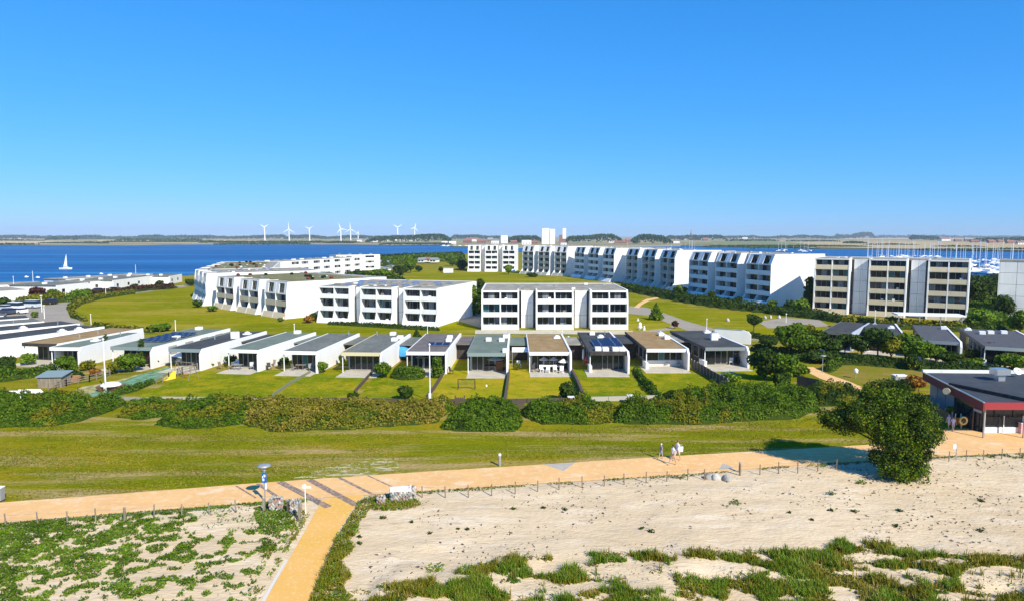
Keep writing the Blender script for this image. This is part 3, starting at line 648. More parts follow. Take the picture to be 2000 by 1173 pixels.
cottage('dark-roofed bungalow with a white chimney block, above the large white parasol', [(335, 680), (388, 682), (519, 648), (462, 645)], M_felt_d, M_fg, opts=[('chimney', .8, .58), ('dome', .72, .82), ('pipe', .3, .5)])
cottage('green-grey roofed bungalow with a white sofa on its terrace and dark planting at the left', [(443, 681), (506, 684), (613, 649), (561, 648)], M_felt_g, W2, opts=[('box', .5, .94)], gap=3.3)
cottage('grey roofed bungalow with two-tone felt, beside the small round bush', [(552, 685), (619, 686), (699, 652), (642, 650)], M_felt, W2, glass=3, opts=[('pipe', .8, .9)], gap=3.3)
cottage('bungalow with an ivory fascia and a low white wall on its terrace', [(670, 686), (741, 690), (800, 652), (733, 652)], M_felt, M_fy, opts=[('box', .55, .96), ('box', .86, .62), ('box', .92, .75), ('pipe', .1, .93)], gap=3.2)
cottage('brown-grey roofed bungalow behind the clipped hedge, with flat blue solar panels', [(795, 686), (869, 687), (899, 651), (832, 651)], mat('brown_felt', (.13, .11, .10), .9, [((.19, .165, .15), .6, .4, .7, I3)]), W2, opts=[('solar', .38, .28, 3, 1), ('box', .82, .72), ('box', .86, .55)], gap=2.6)
cottage('plain grey-green roofed bungalow directly behind the football goal', [(914, 689), (988, 689), (994, 652), (929, 652)], M_felt_g, M_fg, opts=[('box', .83, .60), ('box', .93, .80), ('box', .45, .62), ('box', .98, .06)], gap=2.8)
cottage('bungalow with a rusty brown moss roof and three white parasols', [(1034, 688), (1112, 686), (1095, 652), (1029, 652)], M_moss, W2, opts=[('dome', .84, .76)], gap=2.4)
cottage('bungalow with a near-black roof carrying two groups of solar panels', [(1151, 688), (1226, 686), (1187, 648), (1131, 648)], M_felt_d, M_frame_d, left=True, opts=[('solar', .20, .22, 2, 3), ('solar', .60, .22, 2, 4), ('box', .25, .08), ('box', .45, .07), ('box', .72, .07), ('box', .9, .07), ('dome', .6, .7), ('box', .4, .86), ('pipe', .8, .85)], gap=2.6)
cottage('bungalow with a pale brown moss roof and a long low white window wall', [(1266, 682), (1338, 680), (1284, 644), (1224, 650)], M_moss, W2, left=True, glass=3, low_wall=True, opts=[('box', .9, .55), ('box', .88, .75)], gap=2.6)
cottage('last bungalow of the row with a dark roof, two long skylights and a steel flue', [(1383, 680), (1452, 676), (1376, 644), (1310, 646)], M_felt_d, M_alu, left=True, low_wall=False, opts=[('dome', .85, .55), ('dome', .9, .85), ('pipe', .62, .45), ('chimney', .65, .42)], annex=False)
# the fan of bungalows running out of the picture on the left
cottage('bungalow with an overgrown mossy roof strip, beside the round green bush', [(55, 668), (100, 673), (278, 642), (215, 639)], M_moss, M_frame_d, opts=[('pipe', .6, .6), ('pipe', .7, .35)], annex=False)
cottage('small grey roofed bungalow with an L-shaped white wall behind the round bush', [(104, 676), (150, 680), (272, 650), (232, 647)], M_felt_g, W2, opts=[('dome', .6, .4), ('pipe', .6, .8)], annex=False, Hr=2.7)
cottage('long white-walled bungalow with two domes at the left edge', [(-62, 660), (-8, 665), (202, 638), (150, 634)], M_felt_d, M_frame_d, opts=[('dome', .85, .62), ('dome', .88, .78)], annex=False)
cottage('white-walled bungalow second from the left-hand road side, its roof dark and bare', [(-170, 653), (-110, 657), (160, 632), (115, 627)], M_felt_d, M_frame_d, opts=[('pipe', .8, .86), ('dome', .8, .6)], annex=False)
cottage('white-walled bungalow partly outside the left edge, third in the fan', [(-260, 646), (-200, 650), (98, 627), (55, 623)], M_felt, M_frame_d, opts=[('pipe', .8, .8)], annex=False)
cottage('white-walled bungalow below the car park, fourth in the fan', [(-330, 638), (-270, 642), (77, 620), (30, 617)], M_felt_d, M_frame_d, annex=False)
cottage('bungalow nearest the parked cars, only its roof edge showing', [(-400, 631), (-340, 634), (32, 616), (-10, 613)], M_felt, M_frame_d, annex=False)
# dark roofed group on the right
cottage('dark-roofed bungalow left of the white gable, half hidden by garden trees', [(1610, 646), (1660, 650), (1700, 630), (1640, 628)], M_felt_d, M_felt, annex=False, wall_m=mat('blue_grey_render', (.40, .46, .55), .8))
cottage('dark-roofed bungalow with a small white dome behind the tallest garden tree', [(1690, 652), (1770, 656), (1742, 632), (1690, 630)], M_felt_d, M_felt, left=True, opts=[('dome', .8, .6)], annex=False)
cottage('dark-roofed bungalow with tiled slope and glazed veranda, right of the garden trees', [(1804, 664), (1872, 668), (1846, 636), (1780, 634)], mat('slate_roof', (.075, .075, .08), .85, [((.11, .11, .115), 1.2, .4, .7, (1, 3, 1))], (3, .5, (.2, 6, 1))), M_alu, left=True, opts=[('box', .9, .8)], annex=False)
cottage('long slate-roofed bungalow with white roof vents at the right edge', [(1925, 672), (2060, 688), (1990, 646), (1868, 640)], MATS['slate_roof'], M_alu, left=True, opts=[('dome', .12, .9), ('box', .28, .7), ('box', .45, .75), ('box', .7, .8)], annex=False)
t = thing('carport', 'long low white flat roof behind the dark-roofed bungalows', 'carport', (*G(1752, 640), 0), R(-14))
MB().box(0, 12, 0, 4, 2.5, 2.75).build('roof', W2, t)
for i in range(4): MB().box(.2 + i * 3.7, .35 + i * 3.7, .1, .25, 0, 2.499).build('post', M_metal, t)
t = thing('garden_wall', 'round-topped white wall end standing by the lone lollipop tree', 'wall', (*G(1466, 672), 0), R(60)); MB().prism_x([(0, 0), (0, 1.6), (.4, 2.1), (1.2, 2.3), (6, 2.3), (6, 0)], 0, .3).build('wall', M_white, t); MB().box(-.05, .35, 1.4, 6, 2.303, 2.36).build('coping', M_alu, t)

# ---------------------------------------------------------------- restaurant at the right edge
M_blue = mat('bluish_glass_wall', (.16, .21, .28), .25, [], None, .5)
t = thing('restaurant', 'low beach restaurant with a black flat roof and red fascia, at the right edge', 'restaurant', (0, 0, 0))
c0 = G(1922, 786, 3.3); c1 = G(1805, 727, 3.3); w_ = 15.0; c2 = (c1[0] + w_, c1[1] - .8); c3 = (c0[0] + w_, c0[1] - .1)
M_rr = mat('tar_roof', (.040, .047, .055), .85, [((.06, .068, .078), .8, .4, .7, I3)])
MB().prism_z([c0, c3, c2, c1], 3.1, 3.3).build('roof', M_rr, t)
e = Vector(c1) - Vector(c0); e.normalize()
MB().prism_z([(c0[0] - .0, c0[1] - .15), (c3[0], c3[1] - .15), (c3[0], c3[1] - .005), (c0[0], c0[1] - .005)], 2.72, 3.36).build('fascia', M_red, t)
MB().prism_z([(c0[0] - .15, c0[1] - .15), (c0[0] - .005, c0[1] - .15), (c1[0] - .005, c1[1]), (c1[0] - .15, c1[1])], 2.55, 3.34).build('fascia', M_redd, t)
MB().prism_z([(c0[0] - .17, c0[1] - .16), (c0[0] - .02, c0[1] - .16), (c1[0] - .02, c1[1]), (c1[0] - .17, c1[1])], 3.342, 3.42).build('roof_edge', M_alu, t)
MB().prism_z([(c1[0] - .1, c1[1]), (c2[0], c2[1]), (c2[0], c2[1] + .3), (c1[0] - .1, c1[1] + .3)], 3.302, 3.62).build('roof_edge', M_panel, t)
f0 = Vector(G(1856, 752, 3.3)); f1 = Vector((c0[0] + 4.2, c0[1] + .6)); n_ = (f1 - f0).normalized(); n_ = Vector((-n_.y, n_.x)) * .22
MB().prism_z([tuple(f0 - n_), tuple(f1 - n_), tuple(f1 + n_), tuple(f0 + n_)], 3.302, 3.62).build('roof_upstand', M_frame_d, t)
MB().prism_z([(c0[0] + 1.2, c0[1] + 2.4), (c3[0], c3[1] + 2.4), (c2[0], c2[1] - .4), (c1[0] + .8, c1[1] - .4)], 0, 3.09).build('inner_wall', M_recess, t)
a = Vector((c0[0] + 1.0, c0[1] + 2.6)); b = Vector((c1[0] + .6, c1[1] - .4)); d = (b - a) / 5; n_ = d.normalized(); n_ = Vector((n_.y, -n_.x)) * .12
for k in range(5):
    p = a + d * (k + .03); r = a + d * (k + .97); MB().prism_z([tuple(p - n_), tuple(p), tuple(r), tuple(r - n_)][::1], .05, 2.95).build('wall_panel', M_blue if k > 1 else M_glass, t)
for k in range(4): MB().box(c0[0] + .25 + k * 3.6, c0[0] + .37 + k * 3.6, c0[1] + .2, c0[1] + .32, 0, 2.71).build('post', M_metal, t)
for k in range(4): MB().box(c0[0] + 1.3 + k * 3.0, c0[0] + 4.2 + k * 3.0, c0[1] + 2.2, c0[1] + 2.32, .1, 3.05).build('window', [M_glass, M_glass, M_woodd, M_glass][k], t)
x, y = G(1952, 742, 3.3); o = MB().box(x - .35, x + .35, y - .35, y + .35, 3.302, 3.95).build('flue', M_alu, t); MB().box(x - .7, x + .7, y - .6, y + .6, 3.951, 4.55).build('flue_hood', M_alu, o)
x, y = G(1985, 735, 3.3); o = MB().tube((x, y, 3.5), (x + .1, y - .12, 4.1), .06).build('dish_arm', M_metal, t); MB().tube((x, y - .1, 3.9), (x, y - .17, 3.95), .42, .42, 12).build('dish', M_white2, o)
x, y = G(1842, 735, 3.0); MB().tube((c0[0] + .5, c0[1] + 6, 3.0), (c0[0] + .38, c0[1] + 5.9, 3.02), .33, .33, 12).build('round_sign', mat('sign_cream', (.5, .45, .3), .6), t)
MB().box(c0[0] - .05, c0[0] + .03, c0[1] + .3, c0[1] + 1.2, 2.3, 2.52).build('sign_board', M_metal, t)
# terrace screen
t = thing('terrace_screen', 'low white wall with glass screen and steel posts in front of the restaurant', 'wall', (0, 0, 0)); x0, y0 = G(1921, 845); 
M_clear = mat('clear_screen', (.08, .10, .11), .1, [], None, .3); b_ = M_clear.node_tree.nodes['Principled BSDF']; b_.inputs['Alpha'].default_value = .35
MB().box(x0, x0 + 9, y0, y0 + .15, 0, .55).build('wall', M_white2, t)
for k in range(6): MB().box(x0 + k * 1.75, x0 + .07 + k * 1.75, y0 - .05, y0 - .002, 0, 1.65).build('post', M_white2, t)
for k in range(5): MB().box(x0 + .1 + k * 1.75, x0 + 1.72 + k * 1.75, y0 + .05, y0 + .07, .552, 1.5).build('screen_pane', M_clear, t)
# orange banner and bench board, slatted ramp fence
t = thing('orange_barrier', 'bright orange banner barrier beside the restaurant entrance', 'barrier'); x0, y0 = G(1866, 832); x1, y1 = G(1906, 831)
MB().box(x0, x1, y0, y0 + .04, .15, .85).build('banner', mat('orange_canvas', (.75, .25, .02), .6), t)
for k in range(5): x = x0 + k * (x1 - x0) / 4; MB().box(x - .03, x + .03, y0 + .042, y0 + .10, 0, 1.25).build('post', W2, t)
t = thing('ramp_fence', 'slanting timber slat fence leading down to the restaurant terrace', 'fence'); a = Vector(G(1806, 800)); b = Vector(G(1856, 830)); d = (b - a).normalized(); L = (b - a).length
M_or = mat('orange_brown_timber', (.36, .17, .06), .8, [((.28, .13, .05), 3, .4, .6, I3)])
k = 0
while k * .2 < L:
    c = a + d * (k * .2); MB().prism_z([tuple(c), tuple(c + d * .15), tuple(c + d * .15 + Vector((d.y, -d.x)) * -.04), tuple(c + Vector((d.y, -d.x)) * -.04)], .1, 1.1).build('slat', M_or, t); k += 1
for k in range(5): c = a + d * (k * L / 4) + Vector((-d.y, d.x)) * .12; MB().box(c.x - .04, c.x + .04, c.y - .04, c.y + .04, 0, 1.35).build('post', M_metal, t)

# ================================================================ FAR SHORE
def wood_mass(name, label, px0, px1, yb, yt, n, leaf=3.2, depth=90, seed=0, cat='wood'):
    """far-off wood as one mass: a rough ridge of foliage along the coast"""
    A = Vector(G(px0, yb)); B = Vector(G(px1, yb)); L = (B - A).length; d = (B - A) / L; nrm = Vector((-d.y, d.x))
    H = tall((px0 + px1) / 2, yb, yt); leaf = leaf * A.length / 2600
    s = RNG.random(n); w = RNG.random(n); prof = .25 + .95 * fbm(s * L / 130 + seed, s * 0 + seed, 1, 5) ** 1.2 + .12 * (RNG.random(n) - .5); end = np.clip(np.minimum(s, 1 - s) * L / 25 + .1, 0, 1) ** .5
    Hh = H * prof * end; z = Hh * (1 - (1 - w) * RNG.random(n) * .9); dd = (w - .3) * depth * .5
    P = np.stack([A.x + d.x * s * L + nrm.x * dd, A.y + d.y * s * L + nrm.y * dd, z + .8], 1)
    Nn = np.tile(np.array([[0, -.7, .7]]), (n, 1)); T = np.clip(.5 * fbm(s * L / 30, w * 3, 1, 2) + .5 * RNG.random(n), 0, 1)
    t = leaves(name, P, Nn, leaf * (.6 + .8 * RNG.random(n)), [LEAF['far'], MATS['shaded_hull']], T, None, .8)
    return tag(t, label, cat, kind='stuff')
WOODS = [(-420, 560, 467.5, 459.5, 5200), (90, 150, 469.5, 459, 500), (225, 390, 471, 465, 900), (560, 760, 468, 457.5, 2200), (640, 690, 476, 470, 500), (390, 640, 475.5, 471, 1400),
         (715, 880, 475, 457, 2600), (880, 1000, 468, 458, 1500), (988, 1062, 475, 454.5, 1500), (1098, 1215, 476, 457.5, 1800), (1236, 1312, 477, 456, 1800), (1300, 1420, 470, 458.5, 1300),
         (1400, 1640, 467.5, 458.5, 1800), (1632, 1708, 466.5, 453.5, 1100), (1700, 2500, 465.5, 459.5, 3600), (1782, 1836, 470, 456.5, 900), (1655, 1690, 477, 470, 350), (1900, 2100, 473, 462, 1400), (740, 880, 479, 474, 900), (1380, 1700, 484, 479.5, 1500), (1800, 2100, 490, 486.5, 800), (80, 205, 476.5, 472.5, 600), (-300, 80, 471.3, 468.5, 900), (200, 420, 473.5, 470.8, 900), (420, 600, 478.2, 475.4, 800), (150, 330, 468.2, 465, 700), (600, 700, 474.5, 471.5, 400), (1420, 1520, 472, 468.5, 350), (1700, 1790, 480, 477, 250), (1540, 1640, 473, 469.5, 300), (1460, 1580, 487, 482.5, 400), (1840, 1920, 484, 480.5, 250), (-300, 60, 478.8, 476.6, 700)]
for i, (a, b, yb, yt, n) in enumerate(WOODS):
    wood_mass('far_wood', 'distant wood and hedgerow on the far shore of the fjord', a, b, yb, yt, n, seed=i * 3.7)
M_brick = mat('far_brick', (.24, .13, .10), .8); M_tile = mat('far_red_tile', (.27, .13, .10), .8); M_farw = mat('far_white_wall', (.78, .77, .74), .8); M_farg = mat('far_grey_roof', (.25, .26, .28), .8)
def far_house(px, py, w, h, wall, roofm, label, flat_=False, ht=None):
    X, Y = G(px, py); s = math.hypot(Y, CAM_H) / FPX; W = w * s; Hh = h * s; D = max(8, W * .5)
    t = thing('far_house', label, 'house', (X, Y, .8), random.uniform(-.3, .3))
    if flat_:
        MB().box(-W/2, W/2, 0, D, 0, Hh).build('wall', wall, t); MB().box(-W/2 - .2, W/2 + .2, -.2, D + .2, Hh + .01, Hh + .5).build('roof', roofm, t)
    else:
        MB().box(-W/2, W/2, 0, D, 0, Hh * .55).build('wall', wall, t); MB().prism_x([(-.6, Hh * .56), (D / 2, Hh), (D + .6, Hh * .56)], -W/2 - .4, W/2 + .4).build('roof', roofm, t)
    mb = MB()
    for k in range(max(2, int(W / 5))): mb = MB(); c = -W/2 + (k + .5) * W / max(2, int(W / 5)); mb.box(c - .6, c + .6, -.12, -.01, Hh * .2, Hh * .42).build('window', M_glass, t)
    return t
HS = [(868, 476, 12, 4, 0, 1, 'low white harbour shed in front of the dark wood', 1), (884, 477, 14, 5, 0, 0, 'white harbour hall with pale roof among moored boats', 1), (912, 476, 16, 9, 1, 1, 'red-roofed brick harbour house left of the town', 0),
      (925, 472, 12, 7, 0, 1, 'white house with red tiled roof above the harbour', 0), (940, 476, 18, 8, 1, 1, 'wide brick house with red roof in the harbour town', 0), (958, 474, 10, 9, 1, 0, 'brick warehouse left of the pale tower block', 0),
      (966, 477, 14, 6, 0, 0, 'white low hall on the town quay', 1), (985, 476, 14, 15, 0, 0, 'pale square tower block in the harbour town', 1), (1003, 477, 12, 7, 1, 1, 'brick house right of the pale tower block', 0), (1015, 475, 14, 11, 1, 1, 'gabled red brick storehouse near the silos', 0),
      (1028, 479, 18, 9, 0, 0, 'white flat hall directly left of the grain silos', 1), (1044, 478, 12, 7, 1, 1, 'brick house at the foot of the grain silos', 0), (1100, 480, 10, 5, 0, 0, 'low white hut right of the grain silos', 1), (1196, 475, 14, 7, 0, 1, 'white house with brown roof right of the green wood', 0),
      (1212, 477, 22, 6, 1, 1, 'long brick house row on the shore', 0), (1228, 475, 12, 8, 1, 1, 'tall brick house left of the big shore trees', 0), (1300, 477, 8, 6, 0, 0, 'small white dome-like hut on the shore', 1), (1320, 476, 14, 4, 0, 0, 'low white boathouse right of the shore trees', 1),
      (1322, 468, 10, 7, 1, 1, 'brick town house left of the church', 0), (1335, 470, 12, 7, 0, 1, 'white town house below the church', 0), (1362, 470, 16, 7, 1, 1, 'wide red-roofed house right of the church', 0), (1378, 471, 10, 6, 1, 1, 'small red-roofed house at the edge of the far town', 0),
      (1455, 468, 10, 4, 0, 0, 'lone white farm on the field horizon', 1), (1848, 471, 20, 6, 0, 1, 'large white farm with red roof at the field edge', 0), (1872, 473, 12, 6, 1, 1, 'brick house first in the village on the right', 0), (1890, 472, 10, 7, 1, 0, 'grey-roofed brick house in the village on the right', 0),
      (1905, 475, 14, 6, 1, 1, 'red-roofed house in the middle of the village on the right', 0), (1922, 473, 9, 7, 0, 1, 'white house in the village on the right', 0), (1938, 476, 14, 7, 1, 1, 'wide brick house in the village on the right', 0), (1955, 475, 10, 6, 1, 1, 'small brick house among village trees', 0), (1975, 477, 14, 7, 1, 1, 'red-roofed house near the right edge of the picture', 0), (1994, 479, 12, 7, 0, 1, 'last white house of the village at the right edge', 0),
      (37, 468, 5, 3, 0, 0, 'tiny white farmhouse under the left tree line', 0), (702, 473, 9, 6, 0, 0, 'white sloping shed under the smallest wind turbine', 0), (733, 474, 11, 3, 0, 0, 'low white shed right of the wind turbines', 1), (792, 471, 40, 3, 0, 0, 'long flat pale building in front of the two right-hand turbines', 1), (760, 472, 8, 3, 0, 0, 'small pale shed left of the long flat building', 1)]
for (px, py, w, h, wm, rm, lb, fl) in HS: far_house(px, py, w, h, [M_farw, M_brick][wm], [M_farg, M_tile][rm], lb, bool(fl))
X, Y = G(1072, 478); s = Y / FPX
t = thing('grain_silo', 'pair of tall white grain silos towering over the harbour town', 'silo', (X, Y, .8))
MB().box(-14 * s, 1 * s, 0, 14, 0, 31 * s).build('tower', M_farw, t); MB().box(2.4 * s, 12 * s, 2, 16, 0, 29.5 * s).build('tower', M_farw, t); MB().box(-12 * s, -9 * s, 4, 9, 31 * s + .1, 33 * s).build('roof_house', M_farg, t); MB().box(1.02 * s, 2.38 * s, 4, 12, 0, 27 * s).build('connecting_wall', M_farg, t)
for k in range(6): MB().box(-13.4 * s + k * 2.4 * s, -13.1 * s + k * 2.4 * s, -.3, -.02, 1, 30 * s).build('rib', M_farg, t)
X, Y = G(1102, 478); t = thing('silo_tower', 'single slim white silo tower right of the silo pair', 'silo', (X, Y, .8)); MB().box(-3.4 * s, 3.4 * s, 0, 10, 12, 31 * s).build('tower', M_farw, t); MB().box(-9 * s, 3 * s, 1, 9, 0, 18 * s).build('annex', M_brick, t)
X, Y = G(1350, 470); s = Y / FPX; t = thing('church', 'church with a pointed spire rising from the far town', 'church', (X, Y, .8)); MB().box(-2 * s, 2 * s, 0, 8, 0, 12 * s).build('tower', M_brick, t); MB().lathe((0, 4, 12 * s), [(2.2 * s, 0.01), (.9 * s, 4 * s), (.1, 11 * s)], 4).build('spire', M_farg, t); MB().box(2.02 * s, 12 * s, 1, 9, 0, 7 * s).build('nave', M_brick, t)

def turbine(px, py, hub_y, blade, ang, yaw, label):
    X, Y = G(px, py); s = math.hypot(Y, CAM_H) / FPX; h = (py - hub_y) * s
    t = thing('wind_turbine', label, 'wind turbine', (X, Y, .8), yaw, 'wind turbines on the far shore'); m = mat('turbine_white', (.85, .85, .85), .5)
    MB().tube((0, 0, 0), (0, 0, h), 2.4 * s / 2, 1.3 * s / 2, 10).build('tower', m, t)
    MB().box(-.9 * s, .9 * s, -1.6 * s, 3 * s, h + .01, h + 1.6 * s).build('nacelle', m, t)
    hb = MB().lathe((0, -1.61 * s, h + .8 * s), [(.7 * s, -.6 * s), (.7 * s, .6 * s)], 8).build('hub', m, t)
    for k in range(3):
        a = R(ang + 120 * k); dx, dz = math.sin(a), math.cos(a); c = Vector((0, -1.7 * s, h + .8 * s)); L = blade * s
        P = []; 
        for f, w in ((.02, .45), (.18, .95), (1, .18)):
            q_ = c + Vector((dx, 0, dz)) * (L * f); sd_ = Vector((dz, 0, -dx)) * (w * s * .8); P.append((q_ - sd_, q_ + sd_))
        mb = MB()
        for i in (0, 1):
            (a0, a1), (b0, b1) = P[i], P[i+1]; o = Vector((0, .3 * s, 0)); mb.hexa([tuple(a0), tuple(a1), tuple(a1 + o), tuple(a0 + o), tuple(b0), tuple(b1), tuple(b1 + o), tuple(b0 + o)])
        mb.build('blade', m, t)
for a in [(517.5, 471.5, 445, 10.5, -60, 0, 'leftmost wind turbine on the far shore, one blade pointing down'), (565, 474.5, 449.5, 14, 0, 0, 'wind turbine with one blade straight up, second from the left'), (605, 474.5, 448.5, 10, 58, 0, 'third wind turbine from the left, blades in a Y shape'),
          (666, 472, 448.5, 12, -20, .2, 'wind turbine left of the close pair, overlapping the fields'), (685, 470, 449, 13.5, -2, 0, 'thin wind turbine right of its close neighbour, one blade up'), (699.5, 471, 457, 5, 25, 0, 'smallest wind turbine, low behind the shore shed'),
          (777, 471.5, 445.5, 10.5, -58, 0, 'wind turbine in front of the dark wood, second from the right'), (810, 470.5, 446.5, 9.5, 15, .3, 'rightmost wind turbine, above the long flat building')]: turbine(*a)

# ---------------------------------------------------------------- boats
M_hullw = mat('boat_white', (.82, .82, .82), .35); M_sail = mat('sail_cloth', (.85, .85, .83), .8); M_cover = mat('blue_sail_cover', (.03, .07, .22), .7)
def boat(label, loc, rz, L=9.0, mast=11.0, sail=False, group=None, cover=True, mr=.09):
    t = thing('sailing_boat', label, 'boat', (loc[0], loc[1], -.6), rz, group); b = L * .16
    def hull(z, k, f): return [(-L/2, -b * k, z), (-L/2, b * k, z), (L * .12, b * 1.05 * k, z), (L/2 * f, 0, z), (L * .12, -b * 1.05 * k, z)]
    mb = MB(); A, B = hull(-.2, .55, .86), hull(.95, 1, 1.0); mb.v = A + B; mb.f = [(0, 1, 2, 3, 4)[::-1], (5, 6, 7, 8, 9)] + [(i, (i+1) % 5, 5 + (i+1) % 5, 5 + i) for i in range(5)]; mb.mi = [0] * 7
    mb.build('hull', M_hullw, t); MB().hexa([(-L*.2, -b*.5, .952), (L*.22, -b*.4, .952), (L*.22, b*.4, .952), (-L*.2, b*.5, .952), (-L*.18, -b*.4, 1.4), (L*.15, -b*.3, 1.35), (L*.15, b*.3, 1.35), (-L*.18, b*.4, 1.4)]).build('cabin', M_hullw, t)
    MB().tube((L*.08, 0, .96), (L*.08, 0, mast), mr, mr * .7, 6).build('mast', M_hullw, t); bm = MB().tube((L*.06, 0, 1.9), (-L*.36, 0, 1.8), .07, .06, 6).build('boom', M_alu, t)
    if cover: MB().tube((L*.04, 0, 2.05), (-L*.34, 0, 1.95), .16, .12, 6).build('sail_cover', M_cover, bm)
    if sail:
        P_ = [(L*.07, .02, 1.9), (-L*.20, .10, 1.8), (-L*.09, .12, mast*.5), (L*.05, .03, mast*.97)]
        mb = MB(); mb.v = P_ + [(x, y + .05, z) for x, y, z in P_]; mb.f = [(0, 3, 2, 1), (4, 5, 6, 7), (0, 1, 5, 4), (1, 2, 6, 5), (2, 3, 7, 6)]; mb.mi = [0] * 5; mb.build('mainsail', M_sail, t)
    return t
boat('lone white sailing boat under way on the open water at the left', G(129, 524), R(12), 6.6, 8.6, True, cover=False)
x, y = G(30, 570); boat('white boat with bare mast moored off the left shore', (x, y + 8), 1.2, 5, 7, cover=False)
x, y = G(237, 550); boat('white boat with bare mast behind the shoreline houses', (x, y + 10), .7, 5, 7, cover=False)
proto = boat('moored sailing boat with a bare mast in the marina on the right', (0, 0), 0, 9, 12.5, mr=.14, group='sailing boats in the marina'); first = True
rnd = random.Random(5); n_b = 0
spots = [(px, 500 + 7 * rnd.random()) for px in np.linspace(1695, 1835, 34)] + [(px, 508 + 9 * rnd.random()) for px in np.linspace(1850, 2040, 30)] + [(px, 489 + 2 * rnd.random()) for px in (1522, 1527, 1531, 1534, 1565, 1570, 1577)] + [(px, 488 + rnd.random()) for px in (1341, 1345, 1349, 1352, 1355, 1309, 1222)] + [(px, 523 + 4 * rnd.random()) for px in np.linspace(1895, 1945, 8)]
for px, py in spots:
    px += rnd.uniform(-3, 3); o = proto if first else copy_tree(proto); first = False
    X, Y = G(px, py); s = rnd.uniform(.75, 1.25); o.location = (X, Y, -.6); o.rotation_euler.z = rnd.choice([.3, 1.9, 3.4, 5.0]) + rnd.uniform(-.1, .1); o.scale = (s, s, s * rnd.uniform(.9, 1.15))
    for lo, hi, lb in ((1515, 1550, 'sailing boat with its mast standing above the roof of the big white end wall'), (1558, 1590, 'sailing boat with its mast just right of the big white end wall'), (1200, 1365, 'far sailing boat with its mast above the shaded curved blocks'), (1690, 1842, 'sailing boat with its bare mast rising behind the cream-balconied block')):
        if lo <= px <= hi: o['label'] = lb; o['group'] = lb.replace('sailing boat', 'sailing boats').replace(' its ', ' their ')
def motorboat(loc, rz, L, label, group=None):
    t = thing('motorboat', label, 'boat', (loc[0], loc[1], -.6), rz, group); b = L * .18
    MB().hexa([(-L/2, -b*.7, -.1), (L*.3, -b*.5, -.1), (L*.3, b*.5, -.1), (-L/2, b*.7, -.1), (-L/2, -b, .9), (L*.5, -b*.1, 1.1), (L*.5, b*.1, 1.1), (-L/2, b, .9)]).build('hull', M_hullw, t)
    MB().hexa([(-L*.3, -b*.7, 1.02), (L*.15, -b*.5, 1.05), (L*.15, b*.5, 1.05), (-L*.3, b*.7, 1.02), (-L*.28, -b*.6, 1.9), (L*.02, -b*.45, 1.9), (L*.02, b*.45, 1.9), (-L*.28, b*.6, 1.9)]).build('cabin', M_hullw, t)
    return t
for (px, py, l) in [(868, 480, 'white boat at the harbour mouth, first from the left'), (878, 480.5, 'white motorboat moored before the harbour hall'), (890, 480, 'white cruiser in the middle of the harbour boats'), (900, 481, 'white boat right of the harbour cruiser'), (912, 481, 'white boat below the red-roofed harbour house')]: motorboat(G(px, py), .2, 16, l)
for k, (px, py) in enumerate([(1903, 528), (1915, 545), (1928, 520), (1938, 531), (1895, 518), (1880, 514), (1860, 512)]): motorboat(G(px, py), .3, 11, 'white motorboat lying in the right-hand marina', 'motorboats in the marina')
for (px, py, l) in [(74, 540, 'tiny white dinghy nearest the left edge of the fjord'), (198, 533, 'small white dinghy below the sailing boat wake'), (192, 539, 'white dinghy just off the shoreline houses'), (52, 539, 'faint white buoy boat near the left edge'), (183, 546, 'white dinghy closest to the shore roofs'), (1334, 486, 'small white boat beyond the curved blocks')]: motorboat(G(px, py), .6, 4.5, l).scale = (.36, .36, .36)
for (a, b) in [((1690, 507), (1870, 512)), ((1850, 519), (2040, 523)), ((1895, 532), (1960, 536))]:
    a = Vector(G(*a)); b = Vector(G(*b)); o = MB().prism_z([(a.x, a.y), (b.x, b.y), (b.x, b.y + 2.2), (a.x, a.y + 2.2)], -.9, -.1).build('jetty', M_wood); tag(o, 'timber jetty of the marina with boats alongside', 'jetty', 'jetties in the marina')

# ---------------------------------------------------------------- houses along the left shore
def shore_house(label, a, b, Hh, depth, m=M_white, rm=M_felt):
    A = Vector(G(*a)); B = Vector(G(*b)); d = B - A; L = d.length
    t = thing('shore_house', label, 'house', (A.x, A.y, 0), math.atan2(d.y, d.x)); MB().box(0, L, 0, .3, 0, Hh).build('wall', m, t); MB().box(0.3, L - .3, .31, depth, 0, Hh - .1).build('inner_wall', m, t)
    MB().box(-.1, L + .1, .302, depth, Hh - .098, Hh + .1).build('roof', rm, t)
    for k in range(int(L / 7)): w = MB().box(2 + k * 7, 3.2 + k * 7, -.04, -.002, 1.0, 2.0).build('window', M_glass, t)
    for k in range(int(L / 9)): MB().box(3 + k * 9, 4 + k * 9, depth * .4, depth * .4 + 1, Hh + .102, Hh + .7).build('skylight', W2, t)
shore_house('white shoreline house left of the gap, beneath grey roofs', (112, 578), (174, 571), 3.2, 16)
shore_house('white shoreline house in the middle of the row', (178, 568), (236, 562), 3.0, 14, rm=M_gravel)
shore_house('long white shoreline house at the right end of the row', (222, 566), (301, 555), 3.2, 14)
shore_house('small white house alone before the ring blocks on the shore', (332, 555), (356, 550), 3.0, 9)
shore_house('low grey house on the shore at the left edge', (-60, 592), (54, 585), 2.8, 18, m=M_panel, rm=M_gravel)
shore_house('low dark house behind the purple tree on the left shore', (-40, 575), (90, 569), 2.6, 14, rm=M_gravel)
shore_house('grey flat shore house behind the white row', (130, 560), (300, 548), 2.6, 12, m=M_panel, rm=M_gravel)
shore_house('low dark boathouse at the end of the left shore', (300, 551), (322, 548), 2.4, 8, m=M_recess, rm=M_felt_d)
